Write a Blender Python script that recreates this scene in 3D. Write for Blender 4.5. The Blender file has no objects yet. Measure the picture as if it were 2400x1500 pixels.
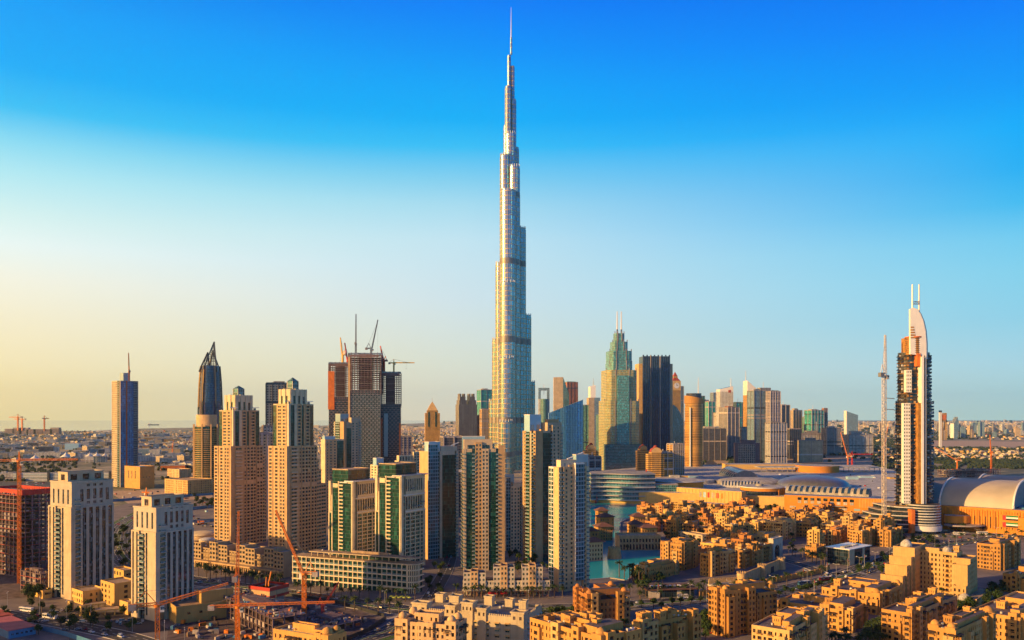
import bpy, bmesh, math, random
from math import radians as R, sin, cos, pi
from mathutils import Matrix, Vector
SC = bpy.context.scene
COL = SC.collection
random.seed(7)
# ------------------------------------------------------------------ camera, sky, sun, exposure
F = 1940.0      # focal length in pixels of a 2400 px wide frame
EYE = 140.0     # camera height in metres
cam = bpy.data.cameras.new('camera')
cam.sensor_width = 36.0
cam.lens = 36.0 * F / 2400.0
cam.shift_y = 225.0 / 2400.0
cam.clip_start = 1.0
cam.clip_end = 120000.0
camo = bpy.data.objects.new('camera', cam)
COL.objects.link(camo)
camo.location = (0, 0, EYE)
camo.rotation_euler = (R(90), 0, 0)
SC.camera = camo
SC.view_settings.view_transform = 'Standard'
SC.view_settings.look = 'None'
SC.view_settings.exposure = 0.65
SC.view_settings.gamma = 1.0
SC.cycles.max_bounces = 6
SC.cycles.volume_bounces = 2
SC.cycles.sample_clamp_indirect = 4.0
SC.cycles.volume_max_steps = 16

SUN_EL = 16.0
SUN_H = Vector((-0.9, -0.43)).normalized()

def lin(c):
 return tuple(((v / 255.0) / 12.92 if v <= 10 else ((v / 255.0 + 0.055) / 1.055) ** 2.4) for v in c)

class NT:
 """small helper to wire shader nodes"""
 def __init__(self, tree):
  self.t = tree; tree.nodes.clear()
 def n(self, typ, **kw):
  nd = self.t.nodes.new(typ)
  for k, v in kw.items(): setattr(nd, k, v)
  return nd
 def link(self, a, b): self.t.links.new(a, b)
 def put(self, sock, v):
  if hasattr(v, 'is_output'): self.t.links.new(v, sock)
  elif v is not None: sock.default_value = v
 def m(self, op, a, b=None, c=None, clamp=False):
  nd = self.n('ShaderNodeMath', operation=op, use_clamp=clamp)
  self.put(nd.inputs[0], a)
  if b is not None: self.put(nd.inputs[1], b)
  if c is not None: self.put(nd.inputs[2], c)
  return nd.outputs[0]
 def mix(self, f, a, b, blend='MIX'):
  nd = self.n('ShaderNodeMix', data_type='RGBA', blend_type=blend)
  self.put(nd.inputs[0], f); self.put(nd.inputs[6], a); self.put(nd.inputs[7], b)
  return nd.outputs[2]
 def ramp(self, f, stops, interp='LINEAR'):
  nd = self.n('ShaderNodeValToRGB'); cr = nd.color_ramp; cr.interpolation = interp
  while len(cr.elements) < len(stops): cr.elements.new(0.5)
  for e, (p, c) in zip(cr.elements, stops):
   e.position = p; e.color = tuple(c) + (1,) if len(c) == 3 else c
  self.put(nd.inputs[0], f)
  return nd.outputs[0]
 def noise(self, vec, scale, detail=3.0, rough=0.55):
  nd = self.n('ShaderNodeTexNoise'); nd.inputs['Scale'].default_value = scale
  nd.inputs['Detail'].default_value = detail; nd.inputs['Roughness'].default_value = rough
  if vec is not None: self.link(vec, nd.inputs['Vector'])
  return nd.outputs[0]

world = bpy.data.worlds.new('World'); SC.world = world; world.use_nodes = True
def build_world():
 w = NT(world.node_tree)
 tc = w.n('ShaderNodeTexCoord')
 sp = w.n('ShaderNodeSeparateXYZ'); w.link(tc.outputs['Generated'], sp.inputs[0])
 x, y, z = sp.outputs
 hl = w.m('SQRT', w.m('ADD', w.m('MULTIPLY', x, x), w.m('ADD', w.m('MULTIPLY', y, y), 1e-5)))
 az = w.m('DIVIDE', x, hl)
 zz = w.m('MAXIMUM', z, 0.0)
 def stops(L): return [(p, lin(c)) for p, c in L]
 left = w.ramp(zz, stops([(0, (250, 226, 150)), (.02, (252, 228, 156)), (.055, (255, 238, 186)), (.099, (253, 243, 208)), (.142, (250, 249, 230)), (.176, (238, 252, 248)), (.2055, (216, 246, 244)), (.246, (178, 236, 246)), (.274, (138, 222, 246)), (.305, (52, 194, 248)), (.342, (0, 174, 252)), (.396, (0, 162, 252)), (.50, (0, 92, 228)), (.64, (0, 44, 120)), (1, (0, 26, 80))]))
 mid = w.ramp(zz, stops([(0, (240, 228, 196)), (.064, (226, 232, 214)), (.14, (212, 232, 238)), (.208, (198, 232, 244)), (.246, (170, 223, 242)), (.274, (132, 210, 242)), (.309, (52, 192, 248)), (.336, (6, 178, 250)), (.369, (0, 168, 252)), (.402, (0, 152, 252)), (.447, (0, 130, 252)), (.50, (0, 92, 228)), (.64, (0, 44, 120)), (1, (0, 26, 80))]))
 right = w.ramp(zz, stops([(0, (196, 228, 214)), (.055, (176, 222, 234)), (.10, (148, 214, 236)), (.147, (134, 213, 240)), (.181, (116, 207, 243)), (.2145, (66, 190, 244)), (.247, (32, 178, 246)), (.287, (0, 174, 252)), (.325, (0, 156, 252)), (.397, (0, 128, 252)), (.50, (0, 92, 228)), (.64, (0, 44, 120)), (1, (0, 26, 80))]))
 f1 = w.n('ShaderNodeMapRange'); f1.inputs[1].default_value = -0.53; f1.inputs[2].default_value = -0.06; w.link(az, f1.inputs[0])
 f2 = w.n('ShaderNodeMapRange'); f2.inputs[1].default_value = -0.06; f2.inputs[2].default_value = 0.52; w.link(w.m('ADD', az, w.m('MULTIPLY', w.m('MAXIMUM', w.m('MULTIPLY', y, -1.0), 0.0), 0.55)), f2.inputs[0])
 col = w.mix(f2.outputs[0], w.mix(f1.outputs[0], left, mid), right)
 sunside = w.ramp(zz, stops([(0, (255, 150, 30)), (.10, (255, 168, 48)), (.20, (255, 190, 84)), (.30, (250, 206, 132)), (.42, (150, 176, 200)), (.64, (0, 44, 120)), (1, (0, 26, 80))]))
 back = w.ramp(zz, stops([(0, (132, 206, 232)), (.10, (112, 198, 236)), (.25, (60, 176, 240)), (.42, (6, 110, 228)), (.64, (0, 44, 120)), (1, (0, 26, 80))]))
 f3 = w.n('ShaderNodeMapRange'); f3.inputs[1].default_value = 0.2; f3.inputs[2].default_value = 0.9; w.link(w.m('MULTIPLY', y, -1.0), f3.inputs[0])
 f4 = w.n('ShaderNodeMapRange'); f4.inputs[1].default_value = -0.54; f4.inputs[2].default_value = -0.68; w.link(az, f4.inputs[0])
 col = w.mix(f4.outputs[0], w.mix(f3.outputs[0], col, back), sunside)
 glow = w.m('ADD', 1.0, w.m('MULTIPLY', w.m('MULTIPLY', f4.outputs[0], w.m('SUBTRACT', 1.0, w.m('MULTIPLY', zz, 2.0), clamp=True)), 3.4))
 sky = w.n('ShaderNodeTexSky', sky_type='NISHITA'); sky.sun_disc = False
 sky.sun_elevation = R(SUN_EL); sky.sun_rotation = math.atan2(SUN_H.x, SUN_H.y)
 b1 = w.n('ShaderNodeBackground'); w.link(sky.outputs[0], b1.inputs[0]); b1.inputs[1].default_value = 0.1
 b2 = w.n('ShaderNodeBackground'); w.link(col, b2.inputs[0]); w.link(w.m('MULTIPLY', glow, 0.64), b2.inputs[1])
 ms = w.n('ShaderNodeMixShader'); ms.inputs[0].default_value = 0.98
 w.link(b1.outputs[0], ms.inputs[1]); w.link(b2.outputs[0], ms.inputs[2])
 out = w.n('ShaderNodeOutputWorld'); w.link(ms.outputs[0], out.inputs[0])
build_world()
sl = bpy.data.lights.new('sun', 'SUN'); sl.energy = 5.0; sl.angle = R(0.5); sl.color = (1.0, 0.56, 0.18)
so = bpy.data.objects.new('sun', sl); COL.objects.link(so)
so.location = (-3000, -1500, 2000)
so.rotation_euler = Vector((SUN_H.x * cos(R(SUN_EL)), SUN_H.y * cos(R(SUN_EL)), sin(R(SUN_EL)))).to_track_quat('Z', 'Y').to_euler()
# ------------------------------------------------------------------ materials (all procedural)
MATS = {}
def new_mat(name):
 m = bpy.data.materials.new(name); m.use_nodes = True; MATS[name] = m
 return m, NT(m.node_tree)
def finish(w, col, rough=0.8, metal=0.0, bump=None, bump_s=0.2, spec=None, emis=None, estr=0, coat=0.0):
 b = w.n('ShaderNodeBsdfPrincipled')
 w.put(b.inputs['Base Color'], col if hasattr(col, 'is_output') else tuple(col) + (1,))
 w.put(b.inputs['Roughness'], rough); w.put(b.inputs['Metallic'], metal)
 if coat: b.inputs['Coat Weight'].default_value = coat; b.inputs['Coat Roughness'].default_value = .32; b.inputs['Coat IOR'].default_value = 2.5
 if spec is not None: w.put(b.inputs['Specular IOR Level'], spec)
 if emis is not None:
  b.inputs['Emission Color'].default_value = tuple(emis) + (1,); b.inputs['Emission Strength'].default_value = estr
 if bump is not None:
  bn = w.n('ShaderNodeBump'); bn.inputs['Strength'].default_value = bump_s; bn.inputs['Distance'].default_value = 0.3
  w.link(bump, bn.inputs['Height']); w.link(bn.outputs[0], b.inputs['Normal'])
 o = w.n('ShaderNodeOutputMaterial'); w.link(b.outputs[0], o.inputs[0])
def wpos(w):
 return w.n('ShaderNodeNewGeometry').outputs['Position']
def plain(name, col, rough=0.8, var=0.18, scale=0.15, metal=0.0, spec=None, streak=True, seam=False):
 """matt surface with blotches and faint vertical rain streaks"""
 m, w = new_mat(name)
 p = wpos(w)
 n1 = w.noise(p, scale, 4)
 if streak:
  mp = w.n('ShaderNodeMapping'); mp.inputs['Scale'].default_value = (1.3, 1.3, 0.06); w.link(p, mp.inputs[0])
  n2 = w.noise(mp.outputs[0], 1.0, 2)
  n1 = w.m('ADD', w.m('MULTIPLY', n1, 0.6), w.m('MULTIPLY', n2, 0.4))
 a = tuple(max(0, c * (1 - var * 1.6)) for c in col); b = tuple(min(1, c * (1 + var * 1.6)) for c in col)
 c = w.ramp(n1, [(0.25, a), (0.75, b)])
 if seam:
  bk = w.n('ShaderNodeTexBrick'); w.link(p, bk.inputs[0]); bk.inputs['Scale'].default_value = .2; bk.inputs['Mortar Size'].default_value = .03; bk.inputs['Color1'].default_value = (1, 1, 1, 1); bk.inputs['Color2'].default_value = (.84, .84, .84, 1); bk.inputs['Mortar'].default_value = (.5, .5, .5, 1); c = w.mix(.8, c, bk.outputs[0], 'MULTIPLY')
 oi = w.n('ShaderNodeObjectInfo'); c = w.mix(1.0, c, w.ramp(oi.outputs['Random'], [(0, (.74, .70, .66)), (.5, (.95, .94, .93)), (1, (1.10, 1.08, 1.06))]), 'MULTIPLY')
 finish(w, c, rough, metal, spec=spec)
 return m
def uvsp(w):
 t = w.n('ShaderNodeUVMap'); s = w.n('ShaderNodeSeparateXYZ'); w.link(t.outputs[0], s.inputs[0]); return s.outputs[0], s.outputs[1]
def cellrand(w, u, v, bw, fh):
 c = w.n('ShaderNodeCombineXYZ'); w.link(w.m('FLOOR', w.m('DIVIDE', u, bw)), c.inputs[0]); w.link(w.m('FLOOR', w.m('DIVIDE', v, fh)), c.inputs[1])
 ob = w.n('ShaderNodeObjectInfo'); w.link(w.m('MULTIPLY', ob.outputs['Random'], 57.0), c.inputs[2])
 wn = w.n('ShaderNodeTexWhiteNoise', noise_dimensions='3D'); w.link(c.outputs[0], wn.inputs[0]); return wn.outputs[0]
def gridmat(name, wall, glass, fh=3.5, bw=3.0, wz=0.55, wx=0.6, grough=0.12, wrough=0.8, gmetal=0.0, wmetal=0.0, gvar=0.7, band=0, coat=0.0):
 """facade: wall with a window in every cell of bw x fh metres (UVs are metres along the wall and up it)"""
 m, w = new_mat(name)
 u, v = uvsp(w)
 fu = w.m('FRACT', w.m('DIVIDE', u, bw)); fv = w.m('FRACT', w.m('DIVIDE', v, fh))
 iu = w.m('LESS_THAN', w.m('ABSOLUTE', w.m('SUBTRACT', fu, 0.5)), wx / 2)
 iv = w.m('LESS_THAN', w.m('ABSOLUTE', w.m('SUBTRACT', fv, 0.55)), wz / 2)
 ins = w.m('MULTIPLY', iu, iv)
 if band:
  fb = w.m('GREATER_THAN', w.m('FRACT', w.m('DIVIDE', v, fh * band)), 1.0 / band)
  ins = w.m('MULTIPLY', ins, fb)
 r = cellrand(w, u, v, bw, fh)
 gl = w.ramp(r, [(0.0, tuple(c * (1 - gvar * .7) for c in glass)), (0.75, glass), (1.0, tuple(min(1, c * (1 + gvar * 1.6) + 0.01) for c in glass))])
 n = w.noise(wpos(w), 0.08, 3)
 wl = w.ramp(n, [(0.3, tuple(c * 0.8 for c in wall)), (0.7, tuple(min(1, c * 1.15) for c in wall))])
 col = w.mix(ins, wl, gl)
 rough = w.m('ADD', w.m('MULTIPLY', ins, grough - wrough), wrough)
 met = w.m('ADD', w.m('MULTIPLY', ins, gmetal - wmetal), wmetal)
 finish(w, col, rough, met, coat=coat)
 return m
def panemat(name, col, rough=0.1, var=0.8):
 """glass pane; every pane a little different (some curtains drawn)"""
 m, w = new_mat(name)
 p = wpos(w)
 sn = w.n('ShaderNodeVectorMath', operation='SNAP'); w.link(p, sn.inputs[0]); sn.inputs[1].default_value = (1.7, 1.7, 1.7)
 wn = w.n('ShaderNodeTexWhiteNoise', noise_dimensions='3D'); w.link(sn.outputs[0], wn.inputs[0])
 c = w.ramp(wn.outputs[0], [(0, tuple(v * .5 for v in col)), (.55, col), (.8, tuple(v * 2.2 + .03 for v in col)), (1.0, tuple(v * 3 + .13 for v in col))])
 finish(w, c, rough, 0.0, spec=0.6)
 return m
# walls
plain('beige', (.50, .37, .22)); plain('beige_pale', (.60, .49, .34)); plain('stone_white', (.52, .47, .38)); plain('white_paint', (.74, .73, .70), 0.6)
plain('sand_wall', (.52, .28, .075)); plain('sand_wall_pale', (.58, .38, .15)); plain('sand_wall_red', (.50, .22, .06)); plain('fort_stone', (.46, .33, .16), var=.3, scale=.4)
plain('cream', (.66, .57, .38)); plain('apricot', (.58, .39, .20))
plain('roof_dark', (.11, .09, .10), var=.35, scale=.3, streak=False); plain('roof_grey', (.30, .29, .28), var=.3, scale=.2, streak=False); plain('roof_sand', (.42, .31, .2), var=.3, scale=.25, streak=False)
plain('roof_pale', (.50, .50, .48), var=.3, scale=.12, streak=False, seam=True)
plain('roof_tile', (.17, .085, .06), var=.3, scale=.9); plain('roof_red', (.30, .05, .03), var=.2)
plain('timber_dark', (.045, .03, .03), var=.3); plain('concrete', (.30, .27, .27), var=.3, scale=.3); plain('concrete_purple', (.17, .12, .14), var=.35, scale=.3)
plain('slab_pale', (.52, .47, .44), var=.2); plain('slab_red', (.32, .06, .05), var=.3); plain('net_orange', (.60, .16, .03), var=.25)
plain('crane_orange', (.72, .20, .015), .45, var=.2); plain('crane_red', (.60, .04, .03), .45, var=.15); plain('crane_white', (.70, .66, .60), .5, var=.1); plain('crane_yellow', (.65, .38, .04), .45)
plain('crane_grey', (.18, .20, .24), .5)
plain('metal_grey', (.34, .36, .38), .4, var=.12, metal=.6, streak=False, seam=True); plain('metal_white', (.74, .74, .72), .35, var=.06)
plain('formwork_red', (.50, .025, .02), .5, var=.25); plain('ply', (.50, .33, .17), var=.2)
plain('mall_orange', (.62, .25, .025), var=.12); plain('mall_sand', (.62, .40, .12), var=.12)
plain('screen_blue', (.30, .50, .62), .3, var=.08); plain('balcony_white', (.55, .56, .55), .5, var=.1)
plain('rail_glass', (.10, .20, .22), .15, var=.2); plain('spandrel_white', (.62, .63, .62), .4, var=.08)
plain('dark_metal', (.03, .035, .045), .4, var=.2); plain('burnt', (.045, .035, .03), var=.5, scale=.4); plain('scorch', (.34, .17, .04), var=.5, scale=.3)
plain('red_fabric', (.55, .02, .02), .8); plain('green_fabric', (.45, .55, .08), .8); plain('tent_white', (.80, .76, .66), .7, var=.06)
plain('flag_red', (.60, .015, .02), .7, var=.05); plain('flag_green', (.01, .22, .06), .7, var=.05); plain('flag_white', (.75, .75, .72), .7, var=.04); plain('flag_black', (.012, .012, .014), .7, var=.05)
plain('pink_roof', (.50, .13, .16), .7); plain('blue_panel', (.06, .22, .42), .4)
plain('car_white', (.78, .78, .78), .25, var=.04); plain('car_black', (.02, .02, .025), .25, var=.1); plain('car_red', (.42, .02, .02), .25, var=.06); plain('car_silver', (.40, .42, .45), .3, var=.06, metal=.5)
plain('car_sand', (.55, .38, .16), .3, var=.05); plain('tyre', (.015, .015, .015), .9); plain('skin_cloth', (.12, .11, .14), .9)
plain('lamp_grey', (.40, .42, .44), .4, metal=.4)
# panes
panemat('pane_dark', (.008, .024, .032)); panemat('pane_green', (.012, .062, .055)); panemat('pane_blue', (.02, .05, .075)); panemat('pane_warm', (.03, .02, .018)); panemat('pane_teal', (.02, .11, .12))
# curtain walls
gridmat('curtain_green', (.03, .06, .05), (.006, .055, .045), 3.5, 1.6, .90, .90, .08, .4)
gridmat('curtain_teal', (.18, .30, .32), (.015, .12, .13), 3.6, 3.0, .80, .86, .10, .4)
gridmat('curtain_blue', (.20, .36, .46), (.012, .10, .14), 3.5, 2.6, .78, .84, .08, .4)
gridmat('curtain_dark', (.04, .05, .07), (.010, .026, .045), 3.8, 1.8, .88, .88, .07, .35)
gridmat('curtain_navy', (.03, .06, .12), (.010, .045, .13), 3.8, 2.2, .85, .78, .09, .4)
gridmat('curtain_sky', (.10, .26, .48), (.015, .16, .52), 4.0, 3.2, .92, .72, .08, .35, gmetal=.5)
gridmat('tube_steel', (.62, .43, .20), (.09, .33, .47), 8.0, 2.0, .86, .70, .22, .5, gmetal=.92, wmetal=.25, gvar=.3)
plain('band_dark', (.20, .19, .18), .45, metal=.4)
FAR = {}
for nm, wall, glass, fh, bw, wz, wx in [
 ('far_gold', (.50, .29, .07), (.03, .035, .03), 4.2, 4.0, .5, .7), ('far_beige', (.48, .38, .26), (.05, .05, .05), 4.0, 4.5, .5, .5),
 ('far_white', (.58, .58, .56), (.06, .10, .13), 4.2, 5.0, .55, .6), ('far_blue', (.24, .34, .44), (.03, .10, .17), 4.0, 4.0, .7, .75),
 ('far_teal', (.10, .36, .33), (.02, .26, .24), 4.5, 4.0, .8, .8), ('far_green', (.20, .34, .22), (.05, .20, .13), 4.5, 4.0, .75, .8),
 ('far_navy', (.06, .07, .11), (.015, .03, .06), 4.2, 3.0, .8, .7), ('far_grey', (.26, .25, .26), (.05, .07, .09), 4.2, 4.2, .55, .6),
 ('far_purple', (.30, .27, .33), (.06, .08, .12), 5.0, 5.0, .5, .65), ('far_red', (.40, .14, .07), (.05, .05, .06), 4.0, 4.0, .5, .6),
 ('hotel_stripe', (.26, .21, .17), (.04, .045, .05), 60.0, 3.0, 1.2, .52), ('hotel_grid', (.30, .30, .31), (.02, .03, .045), 4.0, 4.6, .72, .62),
 ('gold_round', (.56, .32, .08), (.035, .03, .03), 3.9, 2.6, .52, .72), ('beige_round', (.55, .37, .14), (.02, .06, .05), 3.6, 3.4, .62, .86),
 ('spire_green', (.46, .37, .15), (.03, .20, .19), 3.9, 3.4, .62, .62), ('spire_glass', (.22, .32, .30), (.03, .25, .27), 3.9, 2.2, .8, .8),
 ('ribbed_navy', (.10, .17, .26), (.008, .03, .055), 3.9, 5.0, .96, .74), ('site_hex', (.09, .11, .14), (.012, .05, .065), 3.8, 4.4, .62, .62),
 ('dark_lattice', (.09, .10, .14), (.012, .03, .045), 3.8, 2.2, .75, .8), ('office_stripe', (.5, .52, .54), (.02, .04, .07), 3.6, 3.4, .55, .8),
 ('low_beige', (.50, .40, .26), (.05, .05, .05), 3.8, 4.2, .45, .5), ('low_white', (.62, .60, .55), (.07, .09, .10), 3.8, 4.5, .5, .6), ('low_dark', (.10, .10, .13), (.02, .03, .045), 3.8, 4.0, .6, .8)]:
 gridmat(nm, wall, glass, fh, bw, wz, wx)
def ground_material():
 m, w = new_mat('ground_sand')
 p = wpos(w)
 big = w.noise(p, 0.0022, 5, .6); mid = w.noise(p, 0.02, 4, .6); fine = w.noise(p, 0.3, 3)
 sand = w.ramp(fine, [(.3, (.30, .25, .17)), (.7, (.44, .37, .26))])
 dark = w.ramp(fine, [(.3, (.05, .07, .04)), (.7, (.14, .15, .10))])
 f = w.ramp(w.m('ADD', w.m('MULTIPLY', big, .6), w.m('MULTIPLY', mid, .4)), [(.44, (0, 0, 0)), (.56, (1, 1, 1))])
 finish(w, w.mix(f, sand, dark), .95)
ground_material()
def asphalt():
 m, w = new_mat('asphalt'); p = wpos(w)
 n = w.m('ADD', w.m('MULTIPLY', w.noise(p, .05, 3), .6), w.m('MULTIPLY', w.noise(p, 1.5, 3), .4))
 finish(w, w.ramp(n, [(.3, (.035, .037, .042)), (.7, (.07, .072, .08))]), .85)
asphalt()
def pavers():
 m, w = new_mat('pavers'); p = wpos(w)
 b = w.n('ShaderNodeTexBrick'); b.inputs['Scale'].default_value = .35; w.link(p, b.inputs[0])
 b.inputs['Color1'].default_value = (.21, .18, .18, 1); b.inputs['Color2'].default_value = (.17, .15, .16, 1); b.inputs['Mortar'].default_value = (.15, .13, .14, 1)
 n = w.noise(p, .06, 3)
 finish(w, w.mix(.5, b.outputs[0], w.ramp(n, [(.3, (.08, .075, .08)), (.7, (.26, .22, .20))])), .9)
pavers()
plain('kerb', (.5, .48, .46), var=.1); plain('line_white', (.75, .75, .75), var=.1); plain('grass', (.05, .12, .02), .95, var=.5, scale=.4, streak=False); plain('soil', (.10, .075, .08), .95, var=.5, scale=.2, streak=False)
plain('terracotta_paving', (.20, .09, .06), .9, var=.2, scale=.5, streak=False)
def water(name, c1, c2, sc=.25):
 m, w = new_mat(name); p = wpos(w)
 n = w.noise(p, sc, 4); n2 = w.noise(p, .012, 3)
 finish(w, w.ramp(n2, [(.3, c1), (.7, c2)]), .07, 0, bump=n, bump_s=.45, spec=.25)
water('lake_water', (.004, .34, .48), (.015, .46, .56)); water('sea_water', (.10, .16, .17), (.16, .21, .2), .02)
def leafmat(name, a, b, c):
 m, w = new_mat(name)
 oi = w.n('ShaderNodeObjectInfo'); p = wpos(w)
 n = w.m('ADD', w.m('MULTIPLY', w.noise(p, .55, 3), .75), w.m('MULTIPLY', oi.outputs['Random'], .25))
 finish(w, w.ramp(n, [(.3, a), (.5, b), (.72, c)]), .7, spec=.25)
leafmat('leaf_dark', (.008, .022, .008), (.025, .055, .014), (.06, .10, .025)); leafmat('leaf_palm', (.012, .030, .012), (.035, .06, .018), (.075, .10, .03))
leafmat('leaf_far', (.010, .022, .012), (.022, .042, .018), (.05, .065, .03)); leafmat('leaf_flower', (.2, .01, .1), (.3, .01, .16), (.05, .06, .02))
plain('bark', (.12, .085, .06), var=.3, scale=1)
# ------------------------------------------------------------------ mesh and object helpers
def gp(px, py):
 """point of the ground plane seen at a place in the photograph (used to survey the site)"""
 y = F * EYE / (py - 975.0)
 return ((px - 1200.0) / F * y, y)
def zat(py, Y):
 return EYE + (975.0 - py) * Y / F
def at(px, Y):
 return ((px - 1200.0) / F * Y, Y)

class MB:
 def __init__(self):
  self.v = []; self.f = []; self.m = []; self.uv = []; self.mats = []; self.sm = []
 def mi(self, mat):
  if mat not in self.mats: self.mats.append(mat)
  return self.mats.index(mat)
 def face(self, pts, mat, uvs=None, smooth=False):
  b = len(self.v); self.v.extend(pts); self.f.append(tuple(range(b, b + len(pts)))); self.m.append(self.mi(mat)); self.sm.append(smooth)
  self.uv.extend(uvs if uvs else [(p[0], p[1]) for p in pts])
 def wall(self, o, u, w, z0, z1, mat, s0=0.0, smooth=False):
  a = (o[0], o[1]); b = (o[0] + u[0] * w, o[1] + u[1] * w)
  self.face([(a[0], a[1], z0), (b[0], b[1], z0), (b[0], b[1], z1), (a[0], a[1], z1)], mat, [(s0, z0), (s0 + w, z0), (s0 + w, z1), (s0, z1)], smooth)
 def prism(self, poly, z0, z1, mat, roof=None, bottom=False, smooth=False, z1s=None):
  s = 0.0; n = len(poly)
  for i in range(n):
   a = poly[i]; b = poly[(i + 1) % n]; L = math.hypot(b[0] - a[0], b[1] - a[1])
   za = z1s[i] if z1s else z1; zb = z1s[(i + 1) % n] if z1s else z1
   self.face([(a[0], a[1], z0), (b[0], b[1], z0), (b[0], b[1], zb), (a[0], a[1], za)], mat, [(s, z0), (s + L, z0), (s + L, zb), (s, za)], smooth)
   s += L
  self.face([(p[0], p[1], (z1s[i] if z1s else z1)) for i, p in enumerate(poly)], roof or mat)
  if bottom: self.face([(p[0], p[1], z0) for p in reversed(poly)], mat)
 def box(self, x0, x1, y0, y1, z0, z1, mat, roof=None, bottom=False):
  self.prism([(x0, y0), (x1, y0), (x1, y1), (x0, y1)], z0, z1, mat, roof, bottom)
 def cyl(self, cx, cy, r, z0, z1, mat, n=16, r2=None, cap=None, ry=None, smooth=True):
  r2 = r if r2 is None else r2; k = 1 if ry is None else ry / r
  P = [(cos(2 * pi * i / n), sin(2 * pi * i / n)) for i in range(n)]
  C = 2 * pi * r
  for i in range(n):
   a = P[i]; b = P[(i + 1) % n]
   self.face([(cx + r * a[0], cy + k * r * a[1], z0), (cx + r * b[0], cy + k * r * b[1], z0), (cx + r2 * b[0], cy + k * r2 * b[1], z1), (cx + r2 * a[0], cy + k * r2 * a[1], z1)],
                      mat, [(C * i / n, z0), (C * (i + 1) / n, z0), (C * (i + 1) / n, z1), (C * i / n, z1)], smooth)
  if r2 > 0.01: self.face([(cx + r2 * a[0], cy + k * r2 * a[1], z1) for a in P], cap or mat)
 def dome(self, cx, cy, r, z0, mat, n=14, rings=5, k=0.9, tip=0.0):
  prev = None
  for j in range(rings + 1):
   t = j / rings * pi / 2
   ring = [(cx + r * cos(t) * cos(2 * pi * i / n), cy + r * cos(t) * sin(2 * pi * i / n), z0 + r * k * sin(t) + tip * (j / rings) ** 3) for i in range(n)]
   if prev:
    for i in range(n): self.face([prev[i], prev[(i + 1) % n], ring[(i + 1) % n], ring[i]], mat, smooth=True)
   prev = ring
 def bar(self, p, q, r, mat, r2=None):
  p = Vector(p); q = Vector(q); d = q - p
  if d.length < 1e-6: return
  d.normalize(); up = Vector((0, 0, 1)) if abs(d.z) < .95 else Vector((1, 0, 0))
  a = d.cross(up).normalized(); b = d.cross(a).normalized(); r2 = r if r2 is None else r2
  P = [tuple(p + (a * i + b * j) * r) for i, j in ((-1, -1), (1, -1), (1, 1), (-1, 1))]
  Q = [tuple(q + (a * i + b * j) * r2) for i, j in ((-1, -1), (1, -1), (1, 1), (-1, 1))]
  for i in range(4): self.face([P[i], P[(i + 1) % 4], Q[(i + 1) % 4], Q[i]], mat)
  self.face(P[::-1], mat); self.face(Q, mat)
 def ring(self, x0, x1, y0, y1, z0, z1, t, mat):
  """low wall of thickness t round a rectangle, its outside on the rectangle"""
  O = [(x0, y0), (x1, y0), (x1, y1), (x0, y1)]; I = [(x0 + t, y0 + t), (x1 - t, y0 + t), (x1 - t, y1 - t), (x0 + t, y1 - t)]
  for i in range(4):
   a, b, c, d = O[i], O[(i + 1) % 4], I[(i + 1) % 4], I[i]
   self.face([(a[0], a[1], z0), (b[0], b[1], z0), (b[0], b[1], z1), (a[0], a[1], z1)], mat)
   self.face([(c[0], c[1], z0), (d[0], d[1], z0), (d[0], d[1], z1), (c[0], c[1], z1)], mat)
   self.face([(a[0], a[1], z1), (b[0], b[1], z1), (c[0], c[1], z1), (d[0], d[1], z1)], mat)
 def mesh(self, name):
  me = bpy.data.meshes.new(name); me.from_pydata(self.v, [], self.f)
  for m in self.mats: me.materials.append(MATS[m])
  me.polygons.foreach_set('material_index', self.m); me.polygons.foreach_set('use_smooth', self.sm)
  uvl = me.uv_layers.new(name='UVMap'); uvl.data.foreach_set('uv', [c for t in self.uv for c in t])
  me.update()
  if any(self.sm) and len(self.v) < 20000:
   bm = bmesh.new(); bm.from_mesh(me); bmesh.ops.remove_doubles(bm, verts=bm.verts, dist=1e-3)
   for e in bm.edges: e.smooth = all(f.smooth for f in e.link_faces) and len(e.link_faces) == 2
   bm.to_mesh(me); bm.free()
  return me
 def build(self, name, parent=None, kind=None, label=None, cat=None, group=None):
  if not self.f: return None
  o = bpy.data.objects.new(name, self.mesh(name)); COL.objects.link(o)
  if parent is not None: o.parent = parent
  tag(o, label, cat, group, kind); return o

def tag(o, label=None, cat=None, group=None, kind=None):
 if label: o['label'] = label
 if cat: o['category'] = cat
 if group: o['group'] = group
 if kind: o['kind'] = kind
 return o
def empty(name, label, cat, x=0.0, y=0.0, rot=0.0, z=0.0, group=None):
 o = bpy.data.objects.new(name, None); COL.objects.link(o); o.empty_display_size = 1
 o.location = (x, y, z); o.rotation_euler = (0, 0, rot); return tag(o, label, cat, group)
def copy_tree(root, label=None, loc=None, rot=None, scale=None, group=None):
 r = root.copy(); COL.objects.link(r)
 if label: r['label'] = label
 if group: r['group'] = group
 if loc is not None: r.location = loc
 if rot is not None: r.rotation_euler = (0, 0, rot)
 if scale is not None: r.scale = (scale, scale, scale)
 for ch in KIDS.get(root.name, []):
  c = ch.copy(); COL.objects.link(c); c.parent = r
  for g in KIDS.get(ch.name, []):
   d = g.copy(); COL.objects.link(d); d.parent = c
 return r
KIDS = {}
def remember(root, *kids): KIDS[root.name] = [k for k in kids if k is not None]

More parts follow.
